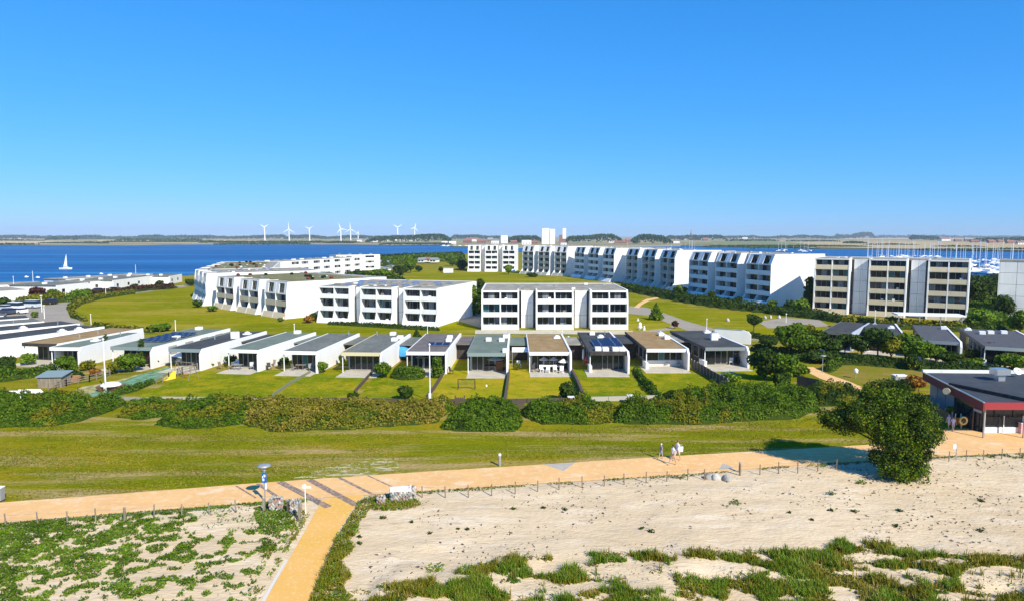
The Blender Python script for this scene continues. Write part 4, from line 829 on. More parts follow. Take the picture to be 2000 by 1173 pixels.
for (px, py, w, l, rr) in [(748, 520, 22, 'white kiosk beside the far car park', 0), (775, 515, 16, 'white-roofed house behind the round tree', 0), (822, 515, 12, 'white hut left of the red roof hut', 0), (833, 514, 14, 'small hut with a red roof in the camp', 1), (845, 515, 12, 'white tent-shaped hut right of the red roof', 0), (868, 531, 0, '', 0)]:
    if w: far_house(px, py, w, 9, M_farw, [M_farg, M_tile][rr], l, False)
t = thing('transformer_hut', 'small white flat hut standing in the meadow left of the curved blocks', 'hut', (*G(866, 533), 0)); MB().box(0, 4.6, 0, 4, 0, 2.3).build('wall', M_white, t); MB().box(-.2, 4.8, -.2, 4.2, 2.31, 2.5).build('roof', M_gravel, t); MB().box(3.2, 4.2, -.05, -.003, .1, 2.0).build('door', M_panel, t)

# ---------------------------------------------------------------- cars
def car(label, px, py, rz, c, van=False):
    X, Y = G(px, py); t = thing('parked_car', label, 'car', (X, Y, 0.02), rz, 'cars in the parking court'); pm = flat('car_paint_%d' % int(px), c, .3); L, W, Hh = (4.9, 1.95, 2.0) if van else (4.4, 1.8, 1.45)
    mb = MB(); pf = [(-L/2, .3), (-L/2, .85), (-L/2 + .1, 1.0), (L * .22, .98), (L/2 - .05, .75), (L/2, .5), (L/2, .3)] if not van else [(-L/2, .3), (-L/2, 1.1), (L * .32, 1.1), (L/2 - .05, .85), (L/2, .5), (L/2, .3)]
    i = 0; mb.prism_x([(y, z) for y, z in pf], -W/2, W/2); b = mb.build('body', pm, t)
    cb = MB(); z0 = 1.0 if not van else 1.101; z0 += .002; x0, x1 = (-L*.44, L*.2) if not van else (-L*.49, L*.3)
    cb.hexa([(-W*.47, x0, z0), (W*.47, x0, z0), (W*.47, x1, z0), (-W*.47, x1, z0), (-W*.4, x0 + .25, Hh - .08), (W*.4, x0 + .25, Hh - .08), (W*.4, x1 - .65, Hh - .08), (-W*.4, x1 - .65, Hh - .08)]); cb.build('window', M_glass, t)
    MB().hexa([(-W*.41, x0 + .22, Hh - .078), (W*.41, x0 + .22, Hh - .078), (W*.41, x1 - .62, Hh - .078), (-W*.41, x1 - .62, Hh - .078), (-W*.38, x0 + .35, Hh), (W*.38, x0 + .35, Hh), (W*.38, x1 - .8, Hh), (-W*.38, x1 - .8, Hh)]).build('car_roof', pm, t)
    for sx in (-1, 1):
        for sy in (-1, 1):
            w_ = MB().tube((sx * (W/2 - .12), sy * L * .31, .33), (sx * (W/2 + .02), sy * L * .31, .33), .33, .33, 12).build('wheel', M_black, t); MB().tube((sx * (W/2 + .021), sy * L * .31, .33), (sx * (W/2 + .03), sy * L * .31, .33), .2, .2, 8).build('rim', M_alu, w_)
        MB().box(sx * W * .36 - .15, sx * W * .36 + .15, L/2 + .001, L/2 + .03, .55, .7).build('headlight', W2, t)
    return t
car('silver car at the very left edge of the parking court', 6, 606, 1.3, (.45, .47, .5)); car('white van parked second from the left edge', 26, 605, 1.35, (.8, .8, .8), True); car('dark blue car in the front row of the parking court', 12, 613, 1.2, (.05, .06, .1))
car('white car in front of the white van', 34, 612, 1.35, (.78, .78, .78)); car('pale grey camper van parked beside the road, rightmost', 59, 601, 1.45, (.55, .62, .68), True); car('black car parked behind the lamp posts by the road', 95, 594, 1.4, (.03, .03, .035)); car('dark car low on the far side of the road', 188, 571, 1.5, (.04, .04, .05)); car('white car by the far hedge', 220, 568, 1.5, (.7, .7, .7))
car('dark car in the shaded court left of the central block', 925, 603, .4, (.05, .05, .06)); car('silver car in the shaded court left of the central block', 936, 598, .4, (.5, .5, .52))
for (px, py) in [(742, 524), (752, 526), (762, 522), (746, 531), (757, 529), (772, 528)]:
    o = car('white and grey cars in the far car park behind the trees', px, py, .3 + px * .1, (.75, .75, .75) if px % 2 else (.3, .34, .4)); o['group'] = 'cars in the far car park'

# ================================================================ TREES AND SHRUBS
TR = [  # name, label, px, py, top, width, kind, shape, trunk, leaf, dens
 ('tree', 'lollipop-shaped dark tree standing alone on the right meadow', 1472, 652, 612, 34, 'dark', 'round', .42, .26, 16),
 ('tree', 'pointed loose green tree beside the central block corner', 1281, 624, 592, 28, 'green', 'cone', .05, .25, 14),
 ('shrub', 'small round dark-red shrub on the lawn by the road', 1318, 641, 624, 15, 'red', 'round', .15, .2, 18),
 ('tree', 'wide green tree, first of the garden trees on the right', 1545, 692, 628, 72, 'green', 'round', .15, .26, 12),
 ('tree', 'dark tree between the wide garden tree and the blue-grey house', 1597, 694, 638, 52, 'dark', 'round', .2, .26, 13),
 ('tree', 'small dark tree in front of the blue-grey house', 1650, 690, 648, 44, 'dark', 'round', .3, .24, 14),
 ('tree', 'tallest dark tree of the garden row, with a visible trunk', 1714, 700, 638, 66, 'dark', 'round', .32, .26, 13),
 ('tree', 'mid-green tree right of the tallest garden tree', 1768, 704, 645, 62, 'green', 'round', .12, .26, 13),
 ('shrub', 'bright green garden bush below the veranda bungalow', 1828, 706, 672, 44, 'bright', 'bush', .05, .22, 16),
 ('shrub', 'red-leaved shrub near the right edge', 1932, 706, 664, 40, 'red', 'bush', .05, .22, 15),
 ('shrub', 'dark spiky shrub beside the red-leaved one', 1898, 705, 676, 30, 'dark', 'bush', .05, .22, 15),
 ('shrub', 'large green bush under the slate roof at the right edge', 1975, 722, 688, 70, 'green', 'bush', .03, .22, 13),
 ('shrub', 'green bush to the left of the restaurant flue', 1900, 722, 696, 44, 'green', 'bush', .03, .22, 14),
 ('shrub', 'dark tall bush closing the hedge gap', 1782, 722, 688, 22, 'dark', 'bush', .03, .2, 16),
 ('shrub', 'yellow-brown shrub at the corner of the restaurant', 1784, 762, 728, 48, 'orange', 'bush', .03, .2, 18),
 ('shrub', 'dark green bush before the yellow-brown shrub', 1745, 772, 738, 40, 'dark', 'bush', .03, .2, 16),
 ('tree', 'dark dense tree right of the last bungalow', 1492, 742, 672, 66, 'dark', 'bush', .05, .24, 14),
 ('tree', 'broad green tree overlapping the dense dark one', 1530, 745, 684, 58, 'green', 'bush', .05, .24, 14),
 ('shrub', 'clipped dark bush at the corner of the last garden', 1525, 758, 722, 42, 'dark', 'bush', .02, .2, 18),
 ('tree', 'dark tree in the gap beside the big white end wall', 1582, 606, 545, 30, 'dark', 'column', .05, .35, 8),
 ('tree', 'round light green tree at the foot of the big white end wall', 1566, 612, 580, 34, 'bright', 'bush', .05, .3, 9),
 ('shrub', 'low dark shrub left of the light green tree', 1542, 608, 583, 24, 'dark', 'bush', .05, .3, 9),
 ('shrub', 'green shrubs below the near curved block', 1508, 602, 585, 22, 'green', 'bush', .05, .3, 9),
 ('tree', 'dark tree right of the cream block, highest of the group', 1903, 600, 545, 46, 'dark', 'bush', .05, .35, 8),
 ('tree', 'light green tree between cream block and concrete block', 1920, 640, 598, 52, 'bright', 'bush', .05, .32, 9),
 ('tree', 'dark conical tree before the concrete block', 1960, 622, 570, 46, 'dark', 'bush', .05, .32, 9),
 ('tree', 'green tree at the right edge below the concrete block', 1992, 650, 600, 48, 'green', 'bush', .05, .32, 9),
 ('tree', 'dark tree far right between the cream block and the marina', 1935, 585, 548, 40, 'dark', 'bush', .05, .4, 7),
 ('shrub', 'yellow-green bushes under the cream block', 1655, 640, 612, 34, 'olive', 'bush', .03, .3, 9),
 ('shrub', 'dark bush under the middle of the cream block', 1700, 640, 618, 36, 'dark', 'bush', .03, .3, 9),
 ('shrub', 'green bush left of the long white flat roof', 1745, 636, 616, 40, 'olive', 'bush', .03, .3, 9),
 ('tree', 'tall dark tree between the two central blocks', 938, 612, 549, 26, 'dark', 'column', .06, .32, 9),
 ('tree', 'second dark tree between the central blocks, nearer the end wall', 926, 616, 560, 18, 'green', 'column', .06, .32, 9),
 ('tree', 'round bright green tree left of the far meadow', 802, 533, 501, 27, 'green', 'bush', .1, .6, 4),
 ('tree', 'dark bush left of the round bright tree', 782, 538, 516, 34, 'dark', 'bush', .05, .6, 4),
 ('tree', 'small dark tree right of the round bright tree', 818, 531, 518, 16, 'dark', 'bush', .05, .6, 4),
 ('tree', 'dark tree beside the first curved block', 902, 528, 506, 28, 'dark', 'bush', .05, .6, 4),
 ('tree', 'green tree clump left of the first curved block', 884, 520, 500, 24, 'green', 'bush', .05, .6, 4),
 ('shrub', 'dark little bush left of the white hut', 861, 531, 521, 10, 'dark', 'bush', .05, .6, 5),
 ('tree', 'slim bright green tree before the first curved block', 993, 536, 516, 17, 'bright', 'bush', .08, .55, 6),
 ('shrub', 'dark bushes at the foot of the second curved block', 1040, 541, 532, 24, 'dark', 'bush', .03, .5, 6),
 ('tree', 'bushy trees behind the roof panels of the left block', 745, 549, 524, 70, 'green', 'bush', .03, .5, 4),
 ('tree', 'dark bushy tree under the wing windows', 700, 545, 528, 60, 'dark', 'bush', .03, .5, 4),
 ('tree', 'low bushy tree beneath the middle of the wing', 625, 543, 531, 66, 'dark', 'bush', .03, .5, 4),
 ('tree', 'dark tree at the right end of the wing trees', 775, 560, 536, 36, 'dark', 'bush', .03, .5, 4),
 ('shrub', 'green shrubs against the wall between the curved blocks', 1328, 576, 556, 30, 'green', 'bush', .03, .4, 7),
 ('shrub', 'dark shrub in the gap of the near curved block', 1390, 588, 566, 18, 'dark', 'bush', .03, .35, 8),
 ('shrub', 'dark shrub in the second gap of the near curved block', 1442, 598, 578, 18, 'dark', 'bush', .03, .35, 8),
 ('shrub', 'shrub at the outer foot of the left shaded block', 386, 600, 583, 22, 'dark', 'bush', .03, .3, 8),
 ('shrub', 'long low shrub below the left shaded block', 415, 608, 596, 24, 'green', 'bush', .03, .3, 8),
 ('shrub', 'orange flowering shrub between the left blocks', 603, 630, 614, 24, 'orange', 'bush', .03, .25, 10),
 ('shrub', 'dark shrub behind the orange one', 612, 626, 608, 20, 'dark', 'bush', .03, .25, 10),
 ('shrub', 'tiny green shrub at the corner of the planted-roof block', 548, 628, 619, 14, 'green', 'bush', .03, .2, 12),
 ('shrub', 'conical dark bush behind the brown-grey roof', 814, 663, 643, 22, 'dark', 'cone', .03, .2, 14),
 ('shrub', 'broad green bush on the ring meadow edge at the left', 312, 646, 631, 52, 'green', 'bush', .03, .3, 9),
 ('tree', 'dark purple tree on the left shore', 74, 582, 559, 34, 'red', 'bush', .06, .4, 7),
 ('tree', 'green tree right of the purple one', 103, 580, 562, 22, 'green', 'bush', .05, .4, 7),
 ('tree', 'dark trees at the left edge by the car park', 8, 600, 578, 26, 'dark', 'bush', .03, .35, 8),
 ('tree', 'dark round bush by the shoreline houses', 262, 564, 554, 16, 'dark', 'bush', .03, .4, 8),
 ('tree', 'dark tree between the long and the small shore house', 312, 562, 546, 20, 'dark', 'bush', .03, .4, 8),
 ('tree', 'green trees behind the ring block on the shore', 372, 558, 544, 22, 'dark', 'bush', .03, .4, 8),
 ('shrub', 'round bush at the roadside lamp posts', 68, 620, 607, 16, 'green', 'bush', .03, .25, 12),
 ('shrub', 'large round clipped bush in front of the L-shaped wall', 130, 729, 690, 50, 'green', 'bush', .03, .16, 30),
 ('shrub', 'round dark standard tree by the white wall', 190, 700, 672, 32, 'dark', 'bush', .15, .18, 22),
 ('tree', 'narrow dark cypress rising above the grey roof', 208, 700, 655, 10, 'dark', 'column', .03, .18, 22),
 ('shrub', 'large green shrub mass right of the flagpole', 252, 725, 686, 62, 'green', 'bush', .03, .2, 18),
 ('tree', 'small cypress among the green shrubs', 278, 716, 664, 12, 'dark', 'column', .03, .18, 22),
 ('shrub', 'brown-red clipped shrub by the garden trellis', 300, 716, 690, 22, 'red', 'bush', .03, .16, 22),
 ('shrub', 'orange-red shrub left of the flagpole', 186, 734, 718, 26, 'orange', 'bush', .03, .16, 22),
 ('shrub', 'olive shrub behind the orange one', 172, 722, 700, 34, 'olive', 'bush', .03, .18, 18),
 ('shrub', 'pink-green shrub below the dark standard tree', 222, 730, 702, 24, 'olive', 'bush', .03, .18, 18),
 ('shrub', 'dark shrub at the left edge of the gardens', 12, 728, 692, 44, 'dark', 'bush', .03, .2, 16),
 ('shrub', 'light green shrub before the long white wall', 55, 712, 686, 34, 'bright', 'bush', .03, .18, 18),
 ('shrub', 'dark low shrub beside the wooden shed', 152, 742, 722, 26, 'dark', 'bush', .03, .16, 20),
 ('shrub', 'small round clipped bush beside the teal-windowed bungalow', 629, 727, 703, 25, 'bright', 'bush', .02, .13, 40),
 ('shrub', 'little green bush at the wall of the green-grey bungalow', 412, 716, 706, 14, 'green', 'bush', .02, .13, 30),
 ('shrub', 'rounded bush left end of the garden hedge', 748, 736, 702, 40, 'green', 'bush', .02, .15, 30),
 ('shrub', 'small upright bush behind the rounded one', 762, 712, 692, 18, 'bright', 'bush', .02, .15, 26),
 ('shrub', 'block-shaped bush beside the flagpole terrace', 854, 736, 698, 26, 'green', 'column', .02, .15, 26),
 ('shrub', 'dark conical bush in the garden with the clipped hedge', 792, 780, 748, 36, 'dark', 'bush', .02, .16, 26),
 ('shrub', 'dark low bush at the garden corner', 690, 779, 764, 26, 'dark', 'bush', .02, .16, 22),
 ('shrub', 'big round dark bush on the dry lawn', 1108, 782, 740, 42, 'dark', 'bush', .02, .16, 26),
 ('shrub', 'green climbing shrub between two bungalows', 668, 712, 688, 14, 'green', 'bush', .02, .16, 20),
 ('shrub', 'dark planting under the veranda of the green-grey bungalow', 452, 711, 690, 30, 'dark', 'bush', .02, .16, 20),
 ('shrub', 'dark planting at the terrace of the teal-windowed bungalow', 556, 710, 694, 22, 'dark', 'bush', .02, .16, 20),
 ('shrub', 'green fuzzy garden shrub by the last dividing fence', 1428, 745, 726, 40, 'bright', 'bush', .02, .16, 20),
 ('shrub', 'low green shrub in front of the moss-roofed shed row', 1010, 722, 706, 14, 'olive', 'bush', .02, .14, 20),
 ('tree', 'spreading green tree filling the gap right of the first garden tree', 1572, 697, 646, 58, 'green', 'round', .18, .24, 14),
 ('tree', 'dark low tree in front of the blue-grey gable', 1622, 694, 656, 52, 'dark', 'round', .15, .24, 14),
 ('tree', 'dark tree between the small one and the tallest garden tree', 1682, 699, 648, 48, 'dark', 'round', .2, .24, 14),
 ('tree', 'olive-green tree leaning against the tallest garden tree', 1740, 703, 650, 50, 'olive', 'round', .18, .24, 14),
 ('tree', 'rounded green tree in front of the glazed veranda', 1802, 709, 658, 46, 'green', 'round', .12, .24, 14),
 ('shrub', 'dark broad shrub below the slate roof', 1856, 713, 682, 52, 'dark', 'bush', .03, .22, 15),
 ('shrub', 'dark shaded shrub under the garden tree row', 1600, 706, 684, 74, 'dark', 'bush', .03, .22, 14),
 ('shrub', 'dark clipped shrub behind the last bungalow', 1500, 676, 658, 40, 'dark', 'bush', .03, .22, 14),
 ('shrub', 'yellow-green shrub between road and garden trees', 1580, 650, 630, 26, 'olive', 'bush', .03, .24, 12),
 ('shrub', 'green shrub filling the corner beside the pale side path', 1560, 735, 706, 44, 'green', 'bush', .03, .2, 16),
 ('shrub', 'potted olive tree near the orange barrier', 1855, 826, 790, 18, 'green', 'round', .5, .12, 30),
 ('shrub', 'round planter bush between orange barrier and white wall', 1913, 841, 818, 18, 'dark', 'bush', .02, .12, 30),
]
for (nm, lb, px, py, top, w, kd, shp, tr, lf, dn) in TR:
    tree(nm, lb, px, py, top, w, kd, 'tree' if nm == 'tree' else 'shrub', lf, tr, dn, shp)

# the big wind-bent tree on the beach edge
X0, Y0 = G(1752, 940); t = thing('beach_tree', 'large wind-bent tree at the edge of the beach, its crown hanging over the promenade', 'tree', (X0, Y0, 0))
BL = [(-2.6, 2.6, 3.9, 2.1, 1.9, 1.2), (-1.2, 2.0, 4.6, 2.2, 2.0, 1.4), (.4, 2.0, 5.4, 2.2, 2.0, 1.6), (1.6, 2.2, 4.9, 1.9, 1.9, 1.4), (2.9, 2.6, 3.7, 1.7, 1.8, 1.1), (4.0, 3.0, 2.7, 1.2, 1.5, .7), (-.2, 1.2, 3.6, 2.0, 1.8, 1.3), (1.5, 1.0, 3.4, 1.8, 1.5, 1.2),
      (-.2, .4, 2.4, 1.4, 1.2, 1.1), (1.0, .3, 1.9, 1.35, 1.1, 1.2), (.2, -.1, .8, 1.5, 1.0, .9), (1.4, .2, .8, 1.2, .9, .9), (-3.5, 3.2, 3.7, .9, 1.1, .6), (2.2, 2.4, 5.2, 1.4, 1.4, 1.1), (-.8, .6, 1.5, .9, .8, .9), (1.9, .5, 1.7, .9, .9, 1.0), (-.6, 2.6, 6.0, 1.2, 1.2, .9), (.8, 2.6, 6.5, 1.1, 1.1, .7), (2.3, 1.6, 2.6, 1.2, 1.1, .7)]
rnd = random.Random(3); BL2 = []
for (a, b, c, d, e, f_) in BL:
    BL2.append((a, b, c, d * .78, e * .78, f_ * .78))
    for k in range(11):
        an = rnd.uniform(0, 6.28); el = rnd.uniform(-.6, .9); g_ = rnd.uniform(.7, 1.08); BL2.append((a + math.cos(an) * d * g_ * math.cos(el), b + math.sin(an) * e * g_ * math.cos(el), c + math.sin(el) * f_ * g_, d * .22, e * .22, f_ * .22))
P, Nn, S, T = ell_leaves(BL2, 105, .085); k = (fbm(P[:, 0] * 1.5 + 3, P[:, 1] + P[:, 2] * 1.5, 1.1, 3) > .33); P, Nn, S, T = P[k] + RNG.normal(0, .13, (int(k.sum()), 3)), Nn[k], S[k], T[k]
T = np.clip(.85 * fbm(P[:, 0] * 1.2, P[:, 1] - P[:, 2] * 1.3, 1.2, 3) ** 1.1 + .55 * (RNG.random(len(P)) - .42), 0, 1)
o = leaves('crown', P, Nn, S, [LEAF['green'], LEAF['olive'], LEAF['dark']], T, t); o.data.polygons.foreach_set('material_index', np.where(RNG.random(len(P)) < .10, 1, np.where(fbm(P[:, 0], P[:, 2] + P[:, 1], .9, 2) + .3 * RNG.random(len(P)) > .62, 2, 0)).astype(np.int32))
mb = MB(); mb.tube((.3, .1, -.1), (.1, .5, 1.6), .30, .24, 9); mb.tube((.1, .5, 1.5), (-.3, 1.2, 3.2), .22, .15, 8)
for (a, b, c, d, e, f_) in BL: mb.tube((-.1, .9, 2.2), (a * .9, b, c), .11, .03, 6)
mb.build('trunk', M_bark, t)
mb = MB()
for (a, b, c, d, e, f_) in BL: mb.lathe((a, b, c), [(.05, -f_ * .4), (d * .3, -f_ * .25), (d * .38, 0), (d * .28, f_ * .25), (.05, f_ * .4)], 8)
mb.build('inner_hull', M_hull, t)

# rose thickets along the dune edge
def yl(a, b, soft=60, th=.5):
    def f(X, Y):
        px, py = PXa(X, Y, 0); return ((px > a) & (px < b) & (fbm(X, Y, .35, 3) > th)).astype(int)
    return f
TH = [
 ('long dark green rose thicket at the left edge of the picture', [(-160, 842), (0, 836), (100, 832), (160, 822), (215, 803), (243, 788), (200, 783), (120, 778), (0, 776), (-160, 778)], 1.4, ['green', 'olive'], yl(60, 200, th=.52)),
 ('small rose thicket between two sandy trails', [(222, 815), (270, 820), (320, 813), (352, 797), (372, 784), (300, 783), (250, 790)], .9, ['olive', 'green'], yl(0, 400, th=.5)),
 ('wide thicket with yellow reeds in its middle, left of the gate', [(310, 828), (360, 838), (430, 833), (480, 826), (540, 842), (620, 840), (700, 836), (790, 832), (850, 824), (888, 800), (890, 790), (700, 787), (500, 787), (400, 786), (345, 806)], 1.25, ['green', 'yellow', 'olive'], lambda X, Y: np.where((PXa(X, Y, 0)[0] > 480) & (PXa(X, Y, 0)[0] < 870) & (fbm(X, Y, .45, 3) +   .35 * RNG.random(X.shape) > .57), 1, np.where(fbm(X + 9, Y, .35, 2) + .2 * RNG.random(X.shape) > .60, 2, 0))),
 ('oval dense green thicket standing alone below the dry lawns', [(866, 836), (885, 842), (945, 844), (1003, 842), (1018, 832), (1016, 805), (1000, 795), (960, 792), (905, 794), (880, 812)], 1.35, ['green', 'dark'], yl(0, 2000, th=.62)),
 ('rose thicket right of the two wooden gates', [(1020, 812), (1060, 828), (1130, 829), (1195, 824), (1205, 800), (1190, 792), (1100, 792), (1045, 792), (1025, 800)], 1.2, ['green', 'olive'], yl(1100, 1300, th=.48)),
 ('largest rose thicket, in front of the gardens on the right', [(1202, 824), (1290, 829), (1400, 827), (1470, 820), (1560, 816), (1596, 802), (1592, 778), (1540, 770), (1440, 770), (1380, 776), (1300, 790), (1215, 796)], 1.7, ['green', 'olive'], yl(1200, 1480, th=.55)),
 ('thicket climbing behind the largest one up to the garden fence', [(1300, 789), (1378, 775), (1438, 769), (1420, 762), (1340, 766), (1290, 776)], 1.1, ['green', 'dark'], yl(0, 2000, th=.55)),
 ('dark shrub bank between the largest thicket and the beach tree', [(1565, 778), (1600, 792), (1660, 795), (1700, 786), (1680, 772), (1640, 758), (1580, 758)], 1.3, ['dark', 'olive'], yl(1600, 1700, th=.5)),
]
for lb, P, h, kd, kf in TH:
    low = (lambda X, Y: np.where((PXa(X, Y, 0)[0] > 560) & (PXa(X, Y, 0)[0] < 800), .72, 1.0)) if 'reeds' in lb else None
    thicket('rose_thicket', lb, wob(poly(P), .7, 1.0), h * .80, kd, 125, .105, 'shrub', kfun=kf, hfun=low)
HG = [
 ('crescent hedge around the bend of the road', [(130, 600), (150, 588), (190, 579), (262, 570), (264, 574), (196, 584), (160, 594), (142, 606), (150, 616), (172, 624), (168, 628), (140, 620)], 1.0, 'olive', .25, 8),
 ('long hedge along the foot of the curved blocks', [(1212, 560), (1300, 576), (1400, 592), (1470, 602), (1500, 606), (1500, 612), (1400, 601), (1300, 584), (1215, 567)], 1.7, 'dark', .3, 8),
 ('hedge continuing below the cream block', [(1500, 607), (1590, 614), (1640, 625), (1700, 634), (1700, 640), (1600, 624), (1500, 613)], 1.5, 'dark', .28, 8),
 ('hedge under the right half of the cream block', [(1700, 634), (1800, 636), (1890, 640), (1890, 648), (1790, 644), (1700, 641)], 1.3, 'olive', .28, 8),
 ('long clipped hedge in the gardens on the right', [(1640, 706), (1700, 708), (1778, 716), (1776, 721), (1700, 714), (1640, 711)], 1.2, 'dark', .16, 40),
 ('clipped hedge continuing towards the restaurant', [(1790, 718), (1860, 721), (1960, 728), (1960, 733), (1860, 728), (1790, 724)], 1.1, 'dark', .16, 40),
 ('sloping light green hedge by the pale side path', [(1606, 722), (1640, 706), (1652, 708), (1622, 728)], 1.2, 'green', .16, 40),
 ('curved clipped hedge in front of the brown-grey roofed bungalow', [(762, 738), (790, 742), (825, 740), (832, 733), (820, 727), (790, 726), (768, 728)], 1.2, 'green', .13, 70),
 ('low hedge dividing the solar bungalow garden from its neighbour', [(1236, 722), (1246, 722), (1262, 745), (1300, 785), (1285, 787), (1252, 752)], 1.0, 'green', .14, 60),
 ('garden hedge running below the left bungalows', [(-20, 738), (0, 735), (60, 728), (110, 722), (112, 728), (60, 738), (0, 746)], 1.0, 'green', .16, 40),
 ('low hedge between the boat garden and the wide lawn', [(222, 766), (262, 757), (300, 743), (304, 748), (265, 765), (228, 772)], .7, 'green', .13, 60),
 ('dark brushwood hedge in the far right garden', [(1460, 684), (1500, 690), (1560, 700), (1640, 702), (1640, 696), (1560, 692), (1480, 680)], 1.0, 'dark', .18, 30),
 ('hedge in front of the garden trees', [(1380, 650), (1440, 656), (1500, 664), (1560, 668), (1560, 664), (1500, 660), (1430, 651)], .8, 'dark', .2, 20),
 ('strip of dark planting below the shoreline houses', [(180, 574), (240, 568), (300, 562), (340, 560), (340, 564), (300, 567), (240, 573), (180, 579)], 1.2, 'red', .35, 7),
 ('green garden edge before the first shoreline house', [(128, 588), (150, 578), (178, 574), (180, 581), (150, 586), (135, 591)], 1.8, 'bright', .35, 7),
 ('olive bushes between the parked cars and the shore', [(30, 592), (60, 586), (130, 580), (130, 588), (80, 592), (35, 597)], 1.5, 'olive', .35, 7),
 ('low bushes along the lower edge of the ring meadow', [(180, 634), (240, 640), (300, 646), (300, 650), (230, 645), (180, 638)], .8, 'olive', .25, 10),
 ('row of small dark shrubs at the foot of the left-centre block', [(640, 631), (720, 634), (800, 639), (858, 643), (858, 646), (800, 643), (720, 638), (640, 634)], .6, 'dark', .2, 16),
 ('belt of camp-site bushes beyond the far meadow', [(740, 516), (800, 508), (870, 505), (910, 508), (910, 513), (870, 511), (800, 514), (745, 522)], 4.0, 'green', .8, 2.0),
 ('second belt of bushes by the far water', [(735, 508), (800, 504), (905, 500), (905, 503), (800, 508), (735, 512)], 3.5, 'dark', .8, 2.0),
 ('wooded bank behind the cream block by the marina', [(1560, 545), (1640, 552), (1890, 565), (2000, 565), (2100, 570), (2100, 560), (1890, 556), (1640, 545), (1560, 540)], 3.5, 'dark', .55, 3),
 ('hillside bushes between the cream and concrete blocks', [(1885, 620), (1900, 590), (1940, 590), (1965, 625), (1990, 640), (1940, 650), (1890, 645)], 1.8, 'green', .3, 8),
]
for lb, P, h, kd, lf, dn in HG: thicket('hedge', lb, wob(poly(P), .2 if lf < .3 else .8, 1.5 if lf < .3 else 5), h, [kd, 'dark'], dn, lf, 'hedge', edge=.5 if h < 2 else 1.5, rough=.28, grid=.45 if lf < .3 else 1.6, kfun=lambda X, Y: (RNG.random(len(X)) < .2).astype(int))

# ---------------------------------------------------------------- beach plants
def plants(name, label, mask, box_, n, size, kinds, hgt=.12, z0=sand_z, kfun=None):
    """low plants growing on the sand where mask(x,y,px,py) > random"""
    X = RNG.uniform(box_[0], box_[1], n); Y = RNG.uniform(box_[2], box_[3], n); px, py = PXa(X, Y, 0)
    k = mask(X, Y, px, py) > RNG.random(n); X, Y, px, py = X[k], Y[k], px[k], py[k]; n = len(X)
    Z = z0(X, Y) + RNG.random(n) ** 1.5 * hgt + .01; s = size * (.5 + RNG.random(n))
    T = np.clip(.1 + .6 * fbm(X, Y, 1.2, 3) + .5 * (RNG.random(n) - .4), 0, 1); Nn = np.tile(np.array([[0, 0, 1.0]]), (n, 1))
    o = leaves(name, np.stack([X, Y, Z], 1), Nn, s, [LEAF[q] for q in kinds], T, None, .6)
    if kfun: o.data.polygons.foreach_set('material_index', kfun(X, Y).astype(np.int32))
    return tag(o, label, 'beach plants', kind='stuff')
def m_left(X, Y, px, py):
    d = prom_edge(X) - Y; lx = np.interp(py, [990, 1095, 1173, 1330], [612, 548, 500, 400])
    dens = np.clip(.522 + .16 * (1 - (px + 100) / 500) + .05 * (1 - d / 5), .1, .7); v = fbm(X * 1.25, Y * 1.5, 1.5, 4)
    a = np.clip((v - (1.0 - dens) * .98) * 13, 0, 1) * (px < lx - 22) * (d > .25)
    bare = ((px > 385) & (px < 505) & (py > 985) & (py < 1040)); a = a * np.where(bare, .15, 1)
    clump = (((px - 535) / 42) ** 2 + ((py - 1018) / 34) ** 2 < .35 + 1.1 * vnoise(X * 2.3, Y * 2.3)) & (px < lx + 4); edge_ = (d > .1) & (d < .75) & (px < 600) & (vnoise(X * 1.3, Y) > .3)
    return np.where(clump, .8, np.where(edge_, .7, a))
plants('beach_plants', 'patchy green ground plants on the sand left of the beach path', m_left, (-45, -8, 28, 52), 420000, .058, ['bright', 'green', 'bright'], .13, kfun=lambda X, Y: (fbm(X, Y, 1.1, 2) * 3.2 - .4).clip(0, 2).astype(int))
def m_strip(X, Y, px, py):
    r = np.interp(py, [985, 1048, 1173, 1330], [697, 656, 604, 542]); l = np.interp(py, [990, 1095, 1173, 1330], [620, 556, 508, 410])
    a = (py > 984) & (px > r + 2) & (px < r + 22 + 26 * vnoise(X * 1.1, Y * 1.1) + np.clip(py - 1100, 0, 60) * .6); b = (py > 1000) & (px < l - 3) & (px > l - 20 - 40 * vnoise(X * 1.3, Y * .9)) & (fbm(X, Y, 2.5, 2) > .45)
    c = ((px - 760) / 62) ** 2 + ((py - 985) / 15) ** 2 < 1
    return np.where(a, .7, np.where(b, .45, np.where(c, .9, 0)))
plants('verge_plants', 'grassy verge plants along both edges of the beach path', m_strip, (-20, -3, 28, 49), 120000, .06, ['olive', 'bright', 'yellow', 'green'], .22, kfun=lambda X, Y: (fbm(X, Y, 1.4, 2) * 5 - .9).clip(0, 3).astype(int))
def m_edge(X, Y, px, py):
    d = prom_edge(X) - Y; return ((px > 800) & (d > .05) & (d < .2 + .75 * fbm(X, Y, .5, 2) ** 2 * 2) & (fbm(X + 5, Y, .8, 2) > .34)) * .75
plants('edge_plants', 'thin green verge between the promenade and the sand on the right', m_edge, (-8, 60, 44, 64), 200000, .07, ['olive', 'green'], .12, kfun=lambda X, Y: (fbm(X, Y, .6, 2) > .5).astype(int))
